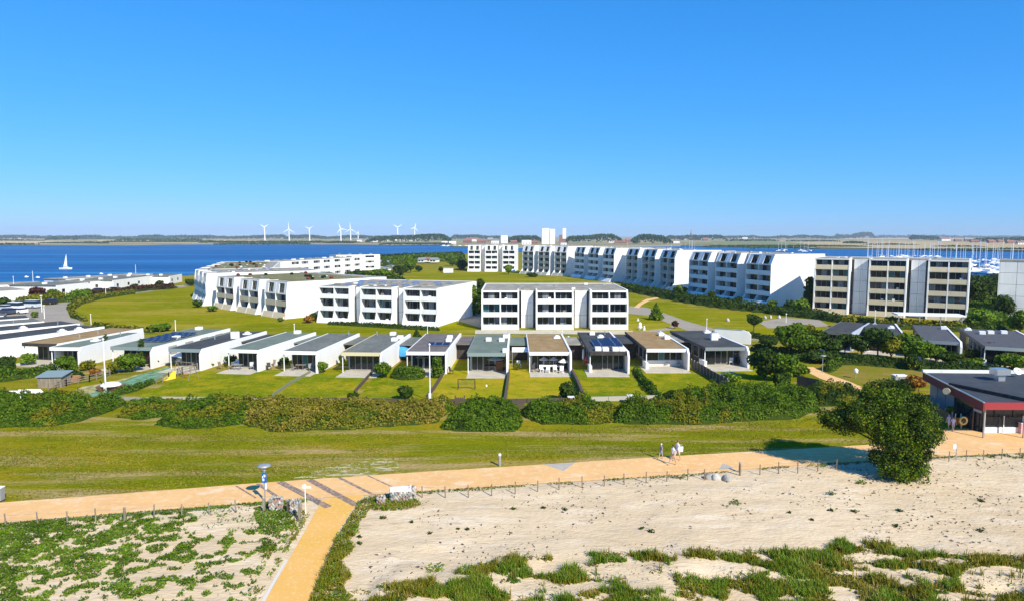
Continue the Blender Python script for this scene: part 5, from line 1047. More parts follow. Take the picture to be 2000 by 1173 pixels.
def m_tuft(X, Y, px, py):
    line = np.interp(px, [660, 760, 860, 1000, 1150, 1400, 1600, 1640, 1760, 1800, 1850, 2000, 2300], [1160, 1150, 1125, 1092, 1082, 1078, 1078, 1055, 1062, 1085, 1090, 1082, 1075])
    inside = np.clip((py - line) / 14, 0, 1); v = fbm(X * .9 + 3, Y * 1.3, .9, 4)
    hole = (((px - 1230) / 100) ** 2 + ((py - 1122) / 22) ** 2 < 1) | (((px - 1960) / 90) ** 2 + ((py - 1142) / 26) ** 2 < 1) | (((px - 1690) / 50) ** 2 + ((py - 1094) / 9) ** 2 < 1) | (((px - 1060) / 80) ** 2 + ((py - 1160) / 18) ** 2 < 1) | (((px - 1390) / 110) ** 2 + ((py - 1118) / 18) ** 2 < 1)
    return inside * np.clip((v - .435 + .03 * np.clip((px - 1100) / 500, 0, 1)) * 9, 0, 1) * np.where(hole, .03, 1) * (px > 660)
plants('creeping_plants', 'brown-green mats of creeping plants among the dune grass', m_tuft, (-9, 40, 27, 42), 330000, .06, ['olive', 'green', 'yellow'], .10, kfun=lambda X, Y: (fbm(X, Y, .8, 2) * 4.2 - 1.2).clip(0, 2).astype(int))
# marram: blades
def blades(name, label, mask, box_, n, ln, kind, per=14):
    n0 = n // per; X = RNG.uniform(box_[0], box_[1], n0); Y = RNG.uniform(box_[2], box_[3], n0); px, py = PXa(X, Y, 0); k = mask(X, Y, px, py) > RNG.random(n0); X, Y = X[k], Y[k]
    t0 = np.clip(.1 + .7 * fbm(X, Y, .7, 2) + .2 * RNG.random(len(X)), 0, 1)
    X = np.repeat(X, per) + RNG.normal(0, .07, len(X) * per); Y = np.repeat(Y, per) + RNG.normal(0, .07, len(Y) * per); T = np.clip(np.repeat(t0, per) + RNG.normal(0, .18, len(X)), 0, 1); m = len(X)
    Z = sand_z(X, Y) - .02; a = RNG.uniform(0, 6.28, m); le = ln * (.5 + .8 * RNG.random(m)) * (.6 + .8 * fbm(X, Y, .5, 2)); lean = RNG.random(m) * .75; d = np.stack([np.cos(a), np.sin(a), np.zeros(m)], 1); w = .018
    side = np.stack([-np.sin(a), np.cos(a), np.zeros(m)], 1) * w; b = np.stack([X, Y, Z], 1); mid = b + d * (le * lean * .35)[:, None] + np.array([0, 0, 1]) * (le * .62)[:, None]; tip = b + d * (le * lean)[:, None] + np.array([0, 0, 1]) * (le * (1 - .3 * lean))[:, None]
    V = np.concatenate([np.stack([b - side, b + side, mid + side * .8, mid - side * .8], 1), np.stack([mid - side * .8, mid + side * .8, tip + side * .1, tip - side * .1], 1)], 0).reshape(-1, 3)
    return tag(npmesh(name, V, 4, 2 * m, [LEAF[kind]], np.concatenate([T, T])), label, 'dune grass', kind='stuff')
blades('dune_grass', 'green dune grass in tufts along the bottom of the picture', lambda X, Y, px, py: m_tuft(X, Y, px, py) * np.clip((fbm(X - 7, Y, .6, 2) - .42) * 7, 0, 1) * (px < 1880), (-8, 36, 27, 41), 330000, .38, 'bright', 12)
blades('dune_grass', 'yellowish and brown-green dune grass mixed into the tufts at the bottom of the picture', lambda X, Y, px, py: m_tuft(X, Y, px, py) * np.clip((fbm(X + 21, Y, .7, 2) - .40) * 6, 0, 1), (-8, 40, 27, 41), 260000, .34, 'olive', 10)
blades('dune_grass', 'dry straw-coloured stalks scattered among the dune grass', lambda X, Y, px, py: m_tuft(X, Y, px, py) * .35, (-8, 38, 27, 41), 90000, .40, 'yellow', 5)
blades('verge_grass', 'tall yellowish grass beside the lower beach path', lambda X, Y, px, py: m_strip(X, Y, px, py) * np.clip((py - 1010) / 140, .08, .7) * (px > 560), (-14, -3, 28, 46), 110000, .30, 'olive', 10)
# single small plants on the bare sand
def tuft(label, px, py, w, kind='dark', h=.25):
    X, Y = G(px, py); z = float(sand_z(np.array([X]), np.array([Y]))[0]); s = w / FPX * math.hypot(Y, CAM_H) / 2; n = max(16, int(160 * s)); P = np.stack([RNG.normal(0, s * .5, n), RNG.normal(0, s * .5, n), RNG.random(n) * h * .8 + .02], 1)
    o = leaves('beach_tuft', P, np.tile([[0, 0, 1.0]], (n, 1)), .07 * (.6 + RNG.random(n)), LEAF[kind], RNG.random(n)); o.location = (X, Y, z); o['label'] = label; o['category'] = 'plant'; return o
tuft('round flat green plant alone on the sand near the dune grass', 847, 1118, 36, 'bright', .12)
tuft('small plant on the sand beside the foot of the beach tree', 1682, 945, 18, 'green'); tuft('small spiky plant below the three boulders', 1438, 986, 18, 'green'); tuft('dark flat plant between boulders and beach tree', 1623, 968, 14)
for k, (px, py, w) in enumerate([(1624, 1000, 12), (1669, 1001, 12), (1757, 1000, 12), (1915, 980, 12), (1914, 1039, 13), (1750, 1030, 11), (1270, 1042, 12), (1252, 1036, 9), (1002, 995, 9), (1061, 993, 9), (1104, 996, 9), (913, 1036, 8), (895, 1036, 7), (839, 1045, 8), (749, 1014, 14), (702, 1052, 9), (702, 1064, 11), (804, 1023, 8), (1586, 1020, 9), (1541, 1005, 8)]):
    o = tuft('scattered dark little plant on the bare sand', px, py, w, 'dark', .12); o['group'] = 'little plants scattered on the bare sand'
n = 3800; X = RNG.uniform(-8, 55, n * 3); Y = RNG.uniform(34, 60, n * 3); k = (Y < prom_edge(X) - .4) & (fbm(X, Y, .4, 3) > .42 + .2 * RNG.random(n * 3)); l = np.interp(Y, [p[1] for p in SP_R[::-1]], [p[0] for p in SP_R[::-1]]); k &= X > l + 1.2; X, Y = X[k], Y[k]; n = len(X)
o = leaves('beach_litter', np.stack([X, Y, sand_z(X, Y) + .03], 1), np.tile([[0, 0, 1.0]], (n, 1)), RNG.random(n) ** 3 * .13 + .03, MATS['dark_wood'], RNG.random(n), None, .45); tag(o, 'bits of driftwood and dry seaweed strewn over the sand', 'beach litter', kind='stuff')
# rough tussocks in the meadow, which give it a nap
def meadow(name, label, P, n, size, kinds, mats_=None):
    xs = [p[0] for p in P]; ys = [p[1] for p in P]; X = RNG.uniform(min(xs), max(xs), n); Y = RNG.uniform(min(ys), max(ys), n); k = inpoly(X, Y, P) & (fbm(X * .35, Y * 1.2, .5, 3) > .30 + .45 * RNG.random(n)); X, Y = X[k], Y[k]; n = len(X)
    o = leaves(name, np.stack([X, Y, .01 + RNG.random(n) * .05], 1), np.tile([[0, 0, 1.0]], (n, 1)), size * (.5 + RNG.random(n)), [LEAF[q] for q in kinds], np.clip(fbm(X * .5, Y, .5, 3) * .8 + .3 * RNG.random(n), 0, 1)); o.data.polygons.foreach_set('material_index', RNG.integers(0, len(kinds), n).astype(np.int32))
    return tag(o, label, 'grass', kind='stuff')
meadow('meadow_tussocks', 'tufts of rough grass in the meadow beside the promenade', poly([(-80, 985), (500, 940), (860, 916), (1360, 885), (1700, 864), (1660, 800), (1560, 820), (1200, 832), (880, 846), (500, 845), (240, 820), (-80, 846)]), 190000, .055, ['olive', 'olive', 'yellow', 'yellow', 'bright'])

# ================================================================ FENCES AND WALLS
def zat(x, y): return float(sand_z(np.array([x]), np.array([y]))[0])
def post_fence(label, pts, h, r=.045, wires=(.9,), thick=(), m=None):
    t = thing('post_fence', label, 'fence', (0, 0, 0)); tops = []
    for i, (px, py) in enumerate(pts):
        x, y = G(px, py); z = zat(x, y); hh = h * random.uniform(.92, 1.06); rr = r * (1.9 if i in thick else 1)
        lx, ly = random.uniform(-.04, .04), random.uniform(-.04, .04)
        MB().tube((x, y, z - .1), (x + lx, y + ly, z + hh), rr, rr * .9, 7).build('post', m or M_wood, t); tops.append((x + lx * .9, y + ly * .9, z + hh))
    mb = MB()
    for w in wires:
        for a, b in zip(tops[:-1], tops[1:]):
            if abs(a[0] - b[0]) < 4: mb.tube((a[0], a[1], a[2] - (1 - w) * h), (b[0], b[1], b[2] - (1 - w) * h), .006, .006, 3, cap=False)
    mb.build('wire', M_metal, t); return t
post_fence('row of pale wooden fence posts along the promenade, left of the beach path', [(-42, 1036), (-22, 1034), (12, 1028), (74, 1026), (132, 1024), (187, 1020), (244, 1019), (301, 1013), (355, 1009), (409, 1006), (461, 1002)], .85, wires=(.85, .45), thick=(6,))
post_fence('row of thin dark fence posts between promenade and bare sand, in the middle', [(825, 972), (870, 973), (915, 972), (960, 969), (1006, 966), (1050, 961), (1092, 957), (1137, 953), (1180, 951), (1219, 948), (1262, 944), (1302, 941), (1343, 938), (1376, 938), (1445, 929), (1484, 928), (1521, 926), (1558, 925), (1597, 921), (1633, 918)], .86, r=.042, wires=(.9, .5), thick=(14,), m=mat('brown_post', (.22, .16, .11), .85))
post_fence('row of fence posts right of the beach tree', [(1786, 903), (1819, 901), (1853, 901), (1887, 900), (1921, 898), (1956, 896), (1992, 894), (2030, 891)], .85, r=.04, wires=(.9, .5))
t = thing('wire_post', 'taller pale metal post among the fence posts right of the beach tree', 'post', (*G(1867, 898), 0)); MB().tube((0, 0, 0), (0, 0, 1.35), .03, .03, 6).build('pole', M_metal, t); MB().box(-.28, -.03, -.015, .015, .95, 1.33).build('sign', W2, t)
def seg_wall(name, label, cat, pts, h, th, m, step=2.4, z0=0.0, cap=None, gap=.02, part='panel', posts=None):
    """wall or fence out of panels standing between posts"""
    t = thing(name, label, cat, (0, 0, 0)); W = [Vector(G(*p)) for p in pts]
    for A, B in zip(W[:-1], W[1:]):
        L = (B - A).length; n = max(1, round(L / step)); d = (B - A) / n; u = d.normalized(); nn = Vector((-u.y, u.x)) * th / 2
        for k in range(n):
            p = A + d * k + u * gap; q = A + d * (k + 1) - u * gap; hh = h * random.uniform(.97, 1.03)
            MB().prism_z([tuple(p - nn), tuple(q - nn), tuple(q + nn), tuple(p + nn)], z0, hh).build(part, m, t)
            if posts: MB().box(p.x - .05, p.x + .05, p.y - .06 - th, p.y - .002 - th / 2, 0, h * 1.12).build('post', posts, t)
    return t
M_wall = mat('low_grey_wall', (.30, .29, .27), .9, [((.20, .20, .18), 1, .45, .7, I3)])
seg_wall('garden_wall', 'low grey wall closing the left gardens towards the dune', 'wall', [(-60, 776), (110, 778), (207, 780), (300, 781)], .35, .2, M_wall, 3)
seg_wall('garden_wall', 'low pale wall below the wide left lawn', 'wall', [(306, 781), (508, 782)], .4, .2, mat('mid_grey_wall', (.42, .39, .33), .9), 3)
seg_wall('garden_wall', 'low dark fence below the middle gardens', 'fence', [(512, 783), (700, 784), (850, 787)], .45, .1, M_woodd, 2)
seg_wall('garden_fence', 'dark low board fence below the dry lawns', 'fence', [(852, 787), (988, 787), (1072, 785), (1140, 784)], .5, .08, M_woodd, 1.2, posts=M_woodd)
seg_wall('garden_wall', 'pale low wall below the solar bungalow garden', 'wall', [(1146, 783), (1230, 781), (1294, 779)], .5, .2, mat('mid_grey_wall', (.42, .39, .33), .9), 3)
seg_wall('garden_fence', 'dark board fence below the last garden on the right', 'fence', [(1428, 772), (1552, 768)], 1.0, .06, M_woodd, 1.6, posts=M_woodd)
seg_wall('garden_fence', 'dark steel fence climbing between the last two gardens', 'fence', [(1350, 716), (1380, 733), (1420, 757), (1428, 771)], 1.1, .05, M_frame_d, 1.3, posts=M_metal)
seg_wall('garden_fence', 'low dark wooden fence between moss-roof and football-goal gardens', 'fence', [(994, 727), (986, 785)], .5, .25, M_woodd, 1.2)
seg_wall('garden_fence', 'dark boarded fence right of the moss-roofed bungalow garden', 'fence', [(1114, 722), (1128, 750), (1141, 783)], .6, .3, M_woodd, 1.2)
seg_wall('garden_fence', 'dark low fence slanting down beside the ivory-fascia garden', 'fence', [(728, 727), (712, 745), (694, 765)], .4, .15, M_woodd, 1.4)
seg_wall('garden_fence', 'dark fence slanting down to the flagpole', 'fence', [(866, 732), (850, 757), (832, 780)], .45, .15, M_woodd, 1.4)
seg_wall('garden_fence', 'faint low fence across the wide green lawn', 'fence', [(606, 728), (570, 748), (528, 777)], .35, .12, mat('grey_green_board', (.20, .21, .13), .9), 1.4)
seg_wall('garden_fence', 'dark screen wall between the last bungalow and the thick trees', 'fence', [(1556, 752), (1600, 760)], 1.2, .1, M_woodd, 1.4)
def rail_fence(label, pts, h):
    t = thing('rail_fence', label, 'fence', (0, 0, 0)); W = [Vector(G(*p)) for p in pts]
    for A, B in zip(W[:-1], W[1:]):
        L = (B - A).length; n = max(1, round(L / 1.3)); d = (B - A) / n
        for k in range(n + 1): p = A + d * k; MB().box(p.x - .05, p.x + .05, p.y - .05, p.y + .05, 0, h).build('post', M_wood, t)
        for z in (.3, .6, .9): MB().tube((A.x, A.y, h * z), (B.x, B.y, h * z), .04, .04, 5).build('rail', M_wood, t)
rail_fence('weathered rail fence curving below the solar-panel bungalow', [(305, 750), (330, 741), (356, 730), (386, 722)], 1.0)
rail_fence('grey rail fence beside the wooden shed at the left', [(95, 762), (130, 753), (175, 745), (215, 733)], .9)
for P, lb in [([(390, 708), (384, 724)], 'bleached brushwood screen beside the swing set')]:
    a = Vector(G(*P[0])); b = Vector(G(*P[1])); t = thing('brushwood_screen', lb, 'fence', (a.x, a.y, 0))
    for k in range(10): MB().tube((k * .18 - 1.4, -k * .1, 0), (k * .18 - 1.4 + random.uniform(-.1, .1), -k * .1, random.uniform(1.0, 1.7)), .06, .04, 5).build('branch', M_wood, t)
# gates
for (px, py, lb) in [(898, 793, 'dark little gate left of the oval thicket'), (1014, 800, 'dark tall gate with steps right of the oval thicket')]:
    x, y = G(px, py); t = thing('garden_gate', lb, 'gate', (x, y, 0))
    for k in range(4): MB().box(-.42 + k * .21, -.24 + k * .21, 0, .04, .1, 1.0).build('slat', M_woodd, t)
    MB().box(-.55, -.43, -.03, .09, 0, 1.2).build('post', M_woodd, t); MB().box(.43, .55, -.03, .09, 0, 1.2).build('post', M_woodd, t)
for (px, py, lb) in [(1231, 787, 'pale brick gate pillar standing in the thicket wall'), (1115, 790, 'reddish wooden step box in the thicket by the big round bush')]:
    x, y = G(px, py); t = thing('gate_pillar', lb, 'pillar', (x, y, 0)); MB().box(-.3, .3, -.3, .3, 0, .85).build('pillar', mat('pale_brick', (.50, .36, .26), .9) if px > 1200 else mat('red_wood', (.22, .08, .06), .8), t); MB().box(-.36, .36, -.36, .36, .852, .93).build('coping', M_panel, t)

# ================================================================ LAMPS, POLES, SIGNS
def lamp(label, px, py, top, r=.045, head=.35, m=None):
    X, Y = G(px, py); h = tall(px, py, top); t = thing('lamp_post', label, 'lamp post', (X, Y, 0)); MB().tube((0, 0, 0), (0, 0, h - .1), r, r * .7, 8).build('pole', m or W2, t)
    if head: MB().lathe((0, 0, h - .12), [(.06, 0), (head, .03), (head * .95, .10), (head * .3, .16), (.03, .18)], 12).build('lamp_head', m or W2, t, smooth=True)
    return t
for a in [('white lamp post by the road at the left, nearer one', 87, 622, 596, .09, .3), ('white lamp post behind the nearer one at the left road', 82, 609, 577, .09, .35), ('lamp post in front of the first shoreline house', 129, 588, 560, .09, .2), ('short lamp post by the far road bend', 207, 580, 558, .09, .2),
          ('white lamp post behind the long white-walled bungalow', 178, 634, 613, .08, .15), ('white lamp post at the lower edge of the ring meadow', 343, 646, 625, .08, .15), ('white lamp post in front of the left-centre block', 575, 650, 632, .08, .15), ('white lamp post before the brown-grey roof', 835, 655, 634, .07, .15),
          ('thin pole beside the blank end wall', 895, 630, 608, .06, 0), ('white lamp post behind the dark roof with skylights', 1380, 646, 622, .07, .15), ('lamp post at the turning place', 1535, 630, 612, .07, .2), ('lamp post behind the moss roof', 1098, 658, 640, .06, .12)]:
    lamp(a[0], a[1], a[2], a[3], a[4], a[5])
lamp('tall grey lamp post beside the pale side path on the right', 1606, 727, 693, .05, .42, M_metal)
def flagpole(label, px, py, top, r, rigs=False):
    X, Y = G(px, py); h = tall(px, py, top); t = thing('flagpole', label, 'flagpole', (X, Y, 0)); MB().tube((0, 0, 0), (0, 0, h), r, r * .6, 8).build('pole', W2, t); MB().lathe((0, 0, h + .002), [(r * .7, 0), (r * 1.6, .08), (r * 1.2, .2), (.02, .26)], 8).build('finial', W2, t); MB().box(-r * 1.8, r * 1.8, -r * 1.8, -r - .01, 0, .9).build('base_bracket', M_panel, t)
    if rigs:
        for s in (-1, 1): MB().tube((s * 2.6, 0, h * .15), (0, 0, h * .62), .03, .03, 5).build('stay', W2, t)
flagpole('tall white flagpole standing beside the small covered boat', 207, 766, 664, .09); flagpole('tall white flagpole in front of the bungalow with the yellow parasol', 840, 782, 674, .08)
flagpole('white mast with two stays above the garden trees on the right', 1707, 664, 608, .07, True); flagpole('bare white flagpole at the shore on the left', 28, 574, 541, .09)
flagpole('thin white pole beside the ring meadow path', 755, 560, 502, .05) if False else None
# street lamp with blue sign at the path junction
X, Y = G(518, 980); h = tall(518, 980, 906); t = thing('street_lamp', 'street lamp with a flat disc head and a blue sign, at the path junction', 'street lamp', (X, Y, 0))
MB().tube((0, 0, 0), (0, 0, h - .15), .045, .04, 8).build('pole', M_metal, t); MB().lathe((0, 0, h - .16), [(.05, 0), (.46, .05), (.47, .08), (.25, .16), (.03, .18)], 18).build('lamp_head', M_metal, t, smooth=True); MB().tube((0, 0, h - .42), (0, 0, h - .165), .11, .13, 10).build('lamp_glass', mat('frosted_glass', (.6, .62, .65), .3), t)
s_ = MB().box(-.17, .17, -.085, -.05, h - 1.25, h - .55).build('sign', mat('blue_sign', (.01, .12, .42), .4), t); MB().box(-.10, .02, -.09, -.086, h - 1.12, h - .95).box(-.02, .10, -.09, -.086, h - .85, h - .68).box(-.12, -.06, -.09, -.086, h - .92, h - .78).build('pictogram', W2, s_)
MB().box(.05, .17, -.07, -.04, h - 1.72, h - 1.30).build('small_sign', W2, t)
X, Y = G(597, 1003); h = tall(597, 1003, 944); t = thing('sign_post', 'slim white post with a little round sign beside the left stone pier', 'sign', (X, Y, 0)); MB().tube((0, 0, 0), (0, 0, h), .032, .03, 8).build('pole', W2, t); MB().tube((-.02, -.05, h - .15), (-.02, -.08, h - .15), .15, .15, 14).build('sign', W2, t); MB().box(.02, .42, -.06, -.035, h - .28, h - .12).build('arm_sign', mat('ivory_sign', (.75, .68, .55), .6), t)
t = thing('bollard', 'grey metal bollard at the lawn edge of the promenade', 'bollard', (*G(976, 909), 0)); MB().tube((0, 0, 0), (0, 0, .85), .1, .1, 12).build('post', M_metal, t); MB().lathe((0, 0, .852), [(.12, 0), (.12, .12), (.02, .17)], 12).build('cap', W2, t)
t = thing('litter_bin', 'grey litter bin cut by the left edge on the meadow', 'bin', (*G(0, 978), 0)); MB().box(-.25, .22, -.2, .2, .1, .95).build('bin', M_metal, t); MB().box(-.28, .25, -.23, .23, .952, 1.02).build('lid', M_panel, t); MB().box(-.2, .17, -.15, .15, 0, .098).build('foot', M_frame_d, t)
t = thing('timber_post', 'thick dark timber post beside the boulders', 'post', (*G(1445, 922), 0)); MB().tube((0, 0, 0), (0, 0, .75), .1, .09, 8).build('post', M_wood, t); MB().lathe((0, 0, .752), [(.11, 0), (.09, .05), (.02, .07)], 8).build('cap', M_metal, t)

# ================================================================ STONES
def rock(name, label, px, py, w, h, seed, m=None, parent=None, loc=None, cat='boulder'):
    rnd = random.Random(seed); bm_v = []; mb = MB(); n = 10; rings = [(-.2, .75), (.15, 1.0), (.5, .92), (.8, .6), (1.0, .15)]
    base = loc or (*G(px, py), 0.0); i0 = 0
    for (zz, rr) in rings:
        for k in range(n):
            a = 2 * math.pi * k / n; r = rr * w / 2 * (1 + rnd.uniform(-.14, .14)); mb.v.append((math.cos(a) * r, math.sin(a) * r * .75, zz * h + rnd.uniform(-.04, .04) * h))
    for j in range(len(rings) - 1):
        for k in range(n): mb.f.append((j*n+k, j*n+(k+1) % n, (j+1)*n+(k+1) % n, (j+1)*n+k)); mb.mi.append(0)
    mb.f.append(tuple(range((len(rings)-1)*n, len(rings)*n))); mb.mi.append(0)
    o = mb.build(name, m or M_stone, parent, smooth=True); o.location = base; o.rotation_euler.z = rnd.uniform(0, 3)
    if label: tag(o, label, cat)
    return o
rock('boulder', 'leftmost grey-green boulder of the three beside the promenade', 1384, 935, .75, .5, 1); rock('boulder', 'palest boulder, in the middle of the three beside the promenade', 1399, 937, .75, .55, 2, mat('pale_stone', (.5, .47, .42), .9, [((.35, .33, .3), 3, .45, .65, I3)])); rock('boulder', 'widest boulder, rightmost of the three beside the promenade', 1419, 939, .9, .5, 3)
# gabion-like stone piers either side of the beach path
def stone_pier(label, px, py, w, d, h, seed, m=None):
    t = thing('stone_pier', label, 'stone wall', (*G(px, py), 0), R(8)); rnd = random.Random(seed); k = 0; z = 0; s = .17
    MB().box(-w/2 + .08, w/2 - .08, -d/2 + .08, d/2 - .08, 0, h - .08).build('core', M_woodd, t)
    while z < h - .05:
        for sd_ in range(4):
            ln = w if sd_ % 2 == 0 else d; n = max(2, int(ln / s))
            for i in range(n):
                u = -ln / 2 + (i + .5 + .5 * (int(z / s * 1.5) % 2) - .25) * ln / n + rnd.uniform(-.04, .04); p = [(u, -d/2), (w/2, u), (u, d/2), (-w/2, u)][sd_]
                if rnd.random() > .93: continue
                rock('stone', None, 0, 0, s * rnd.uniform(1.1, 1.5), s * rnd.uniform(.9, 1.2), k, rnd.choice([M_stone, M_stone, MATS['pale_stone'], mat('red_stone', (.36, .20, .15), .9)]), t, (p[0], p[1], z)); k += 1
        z += s * .7
    if m: MB().box(-w/2 - .05, w/2 + .05, -d/2 - .05, d/2 + .05, h + .03, h + .12).build('slab', m, t)
    return t
stone_pier('stone pier left of the beach path, nearest the street lamp', 540, 996, .7, .6, .85, 4); stone_pier('stone pier on the left side of the beach path, by the white sign post', 578, 1001, .55, .6, .8, 5)
stone_pier('small dark-sided stone pier at the right side of the beach path', 744, 985, .45, .5, .6, 6); stone_pier('long stone wall with a white top slab right of the beach path', 783, 976, 1.35, .7, .72, 7, W2); stone_pier('upright stone pier at the right end of the white-topped wall', 805, 972, .4, .55, .85, 8)
for (px, py, lb) in [(585, 1017, 'weathered timber post in front of the left stone piers'), (563, 1003, 'dark timber post between the two left stone piers'), (516, 1000, 'timber end post of the fence beside the street lamp')]:
    x, y = G(px, py); t = thing('timber_post', lb, 'post', (x, y, 0)); MB().box(-.07, .07, -.07, .07, 0, 1.15 if px == 585 else .9).build('post', M_wood if px != 563 else M_woodd, t); MB().box(-.085, .085, -.085, .085, (1.15 if px == 585 else .9) + .002, (1.15 if px == 585 else .9) + .03).build('cap', M_metal, t)

# ================================================================ GARDEN THINGS
def parasol(label, px, py, top, w, m, sides=8, flat_=False):
    X, Y = G(px, py); h = tall(px, py, top); s = math.hypot(Y, CAM_H) / FPX; r = w * s / 2; t = thing('parasol', label, 'parasol', (X, Y, .06)); dp = .45 if not flat_ else .12
    MB().tube((0, 0, 0), (0, 0, h - .12), .03, .03, 6).build('pole', M_alu, t); MB().lathe((0, 0, h - dp - .1), [(r, 0), (r, .03), (r * .55, dp * .55), (.04, dp)], sides).build('canopy', m, t); MB().box(-.25, .25, -.25, .25, 0, .08).build('base', M_panel, t)
    mb = MB()
    for k in range(sides): a = 2 * math.pi * (k + .5) / sides; mb.tube((0, 0, h - dp * .6), (math.cos(a) * r * .8, math.sin(a) * r * .8, h - dp - .06), .015, .015, 3)
    mb.build('ribs', M_alu, t)
M_can = mat('canvas_white', (.8, .79, .76), .8); M_cany = mat('canvas_yellow', (.75, .62, .22), .8)
parasol('large white parasol over the terrace left of the pergola fence', 357, 709, 686, 44, M_can, 6); parasol('white parasol with a dark round table beneath, left of the wooden cabinet', 968, 724, 694, 32, M_can)
parasol('white parasol, leftmost of the three under the rusty moss roof', 1062, 723, 695, 19, M_can); parasol('white parasol, middle one of the three under the rusty moss roof', 1081, 723, 695, 19, M_can); parasol('white parasol, lowest and rightmost of the three under the rusty moss roof', 1100, 726, 699, 20, M_can)
parasol('yellow parasol on the terrace behind the clipped hedge', 826, 722, 694, 27, M_cany, flat_=True); parasol('square white parasol on the terrace of the last bungalow', 1432, 708, 685, 38, M_can, 4, True); parasol('small yellow-white parasol behind the moss roof', 1110, 676, 655, 14, M_can)
parasol('small white parasol on a ground-floor balcony of the central block', 959, 640, 619, 15, M_can)
t = thing('tilted_parasol', 'blue parasol tilted on its side by the white wall', 'parasol', (*G(787, 704), 0), .3); MB().lathe((0, 0, 0), [(.95, 0), (.9, .05), (.5, .3), (.04, .45)], 8).build('canopy', mat('canvas_blue', (.06, .30, .62), .8), t); MB().tube((0, 0, -.6), (0, 0, .4), .03, .03, 5).build('pole', M_alu, t); t.rotation_euler = (R(60), R(20), 0); t.location.z = 1.5
t = thing('awning', 'white awning roof between two bungalows above the potted shrub', 'awning', (*G(1016, 712), 0)); MB().hexa([(-1.15, -.6, 1.95), (1.15, -.6, 1.95), (1.15, .9, 2.35), (-1.15, .9, 2.35), (-1.15, -.6, 2.0), (1.15, -.6, 2.0), (1.15, .9, 2.4), (-1.15, .9, 2.4)]).build('canopy', M_can, t)
for sx in (-1, 1): MB().tube((sx * 1.1, -.5, 0), (sx * 1.1, -.5, 1.96), .03, .03, 5).build('leg', M_alu, t)
t = thing('awning', 'bright yellow awning between the last two bungalows', 'awning', (*G(1343, 690), 0)); MB().hexa([(-1.3, -.6, 1.9), (1.0, -.6, 1.9), (.6, 1.6, 2.3), (-1.3, 1.6, 2.3), (-1.3, -.6, 1.95), (1.0, -.6, 1.95), (.6, 1.6, 2.35), (-1.3, 1.6, 2.35)]).build('canopy', mat('canvas_bright_yellow', (.8, .52, .02), .8), t)
for sx in (-1.2, .9): MB().tube((sx, -.5, 0), (sx, -.5, 1.91), .03, .03, 5).build('leg', M_alu, t)
def chair(label, px, py, rz, m, group='garden chairs on the bungalow terraces'):
    X, Y = G(px, py); t = thing('garden_chair', label, 'chair', (X, Y, .06), rz, None); MB().box(-.25, .25, -.25, .25, .40, .46).build('seat', m, t); MB().hexa([(-.25, .2, .46), (.25, .2, .46), (.25, .25, .46), (-.25, .25, .46), (-.25, .32, .95), (.25, .32, .95), (.25, .37, .95), (-.25, .37, .95)]).build('backrest', m, t)
    for sx in (-1, 1):
        for sy in (-1, 1): MB().box(sx * .22 - .02, sx * .22 + .02, sy * .22 - .02, sy * .22 + .02, 0, .399).build('leg', m, t)
def table(label, px, py, m, r=.6, rz=0, sq=False):
    X, Y = G(px, py); t = thing('garden_table', label, 'table', (X, Y, .06), rz)
    if sq: MB().box(-r * 1.4, r * 1.4, -r * .7, r * .7, .68, .73).build('table_top', m, t)
    else: MB().tube((0, 0, .68), (0, 0, .73), r, r, 16).build('table_top', m, t)
    for sx in (-1, 1):
        for sy in (-1, 1): MB().box(sx * r * .6 - .02, sx * r * .6 + .02, sy * r * .4 - .02, sy * r * .4 + .02, 0, .679).build('leg', m, t)
def sofa(label, px, py, rz, L, m):
    X, Y = G(px, py); t = thing('garden_sofa', label, 'sofa', (X, Y, .06), rz); MB().box(-L/2, L/2, -.4, .35, .12, .42).build('seat', m, t); MB().box(-L/2, L/2, .352, .5, .12, .85).build('backrest', m, t); 
    for s in (-1, 1): MB().box(s * L/2 - .08, s * L/2 + .08, -.45, .34, .421, .62).build('armrest', m, t); MB().box(s * L/2 - .06, s * L/2, -.35, .3, 0, .119).build('foot', m, t)
sofa('long white sofa on the terrace of the green-grey roofed bungalow', 474, 714, 0, 2.2, W2); sofa('white sofa on the terrace of the teal-windowed bungalow', 592, 716, 0, 2.0, W2); sofa('white two-seater on the terrace right of the football goal hedge', 935, 721, 0, 1.4, W2); sofa('white bench under the flagpole terrace, behind the hedge', 828, 719, 0, 1.4, W2)
sofa('grey lounge seat by the water-blue cover of the solar bungalow', 1196, 714, 0, 1.6, M_metal)
t = thing('round_armchair', 'round grey-blue covered seat on the solar bungalow terrace', 'seat', (*G(1216, 719), 0)); MB().lathe((0, 0, .05), [(.75, 0), (.8, .3), (.6, .62), (.1, .75)], 12).build('cover', mat('grey_cover', (.35, .42, .50), .7), t, smooth=True); MB().box(-.3, .3, -.3, .3, 0, .049).build('foot', M_metal, t)
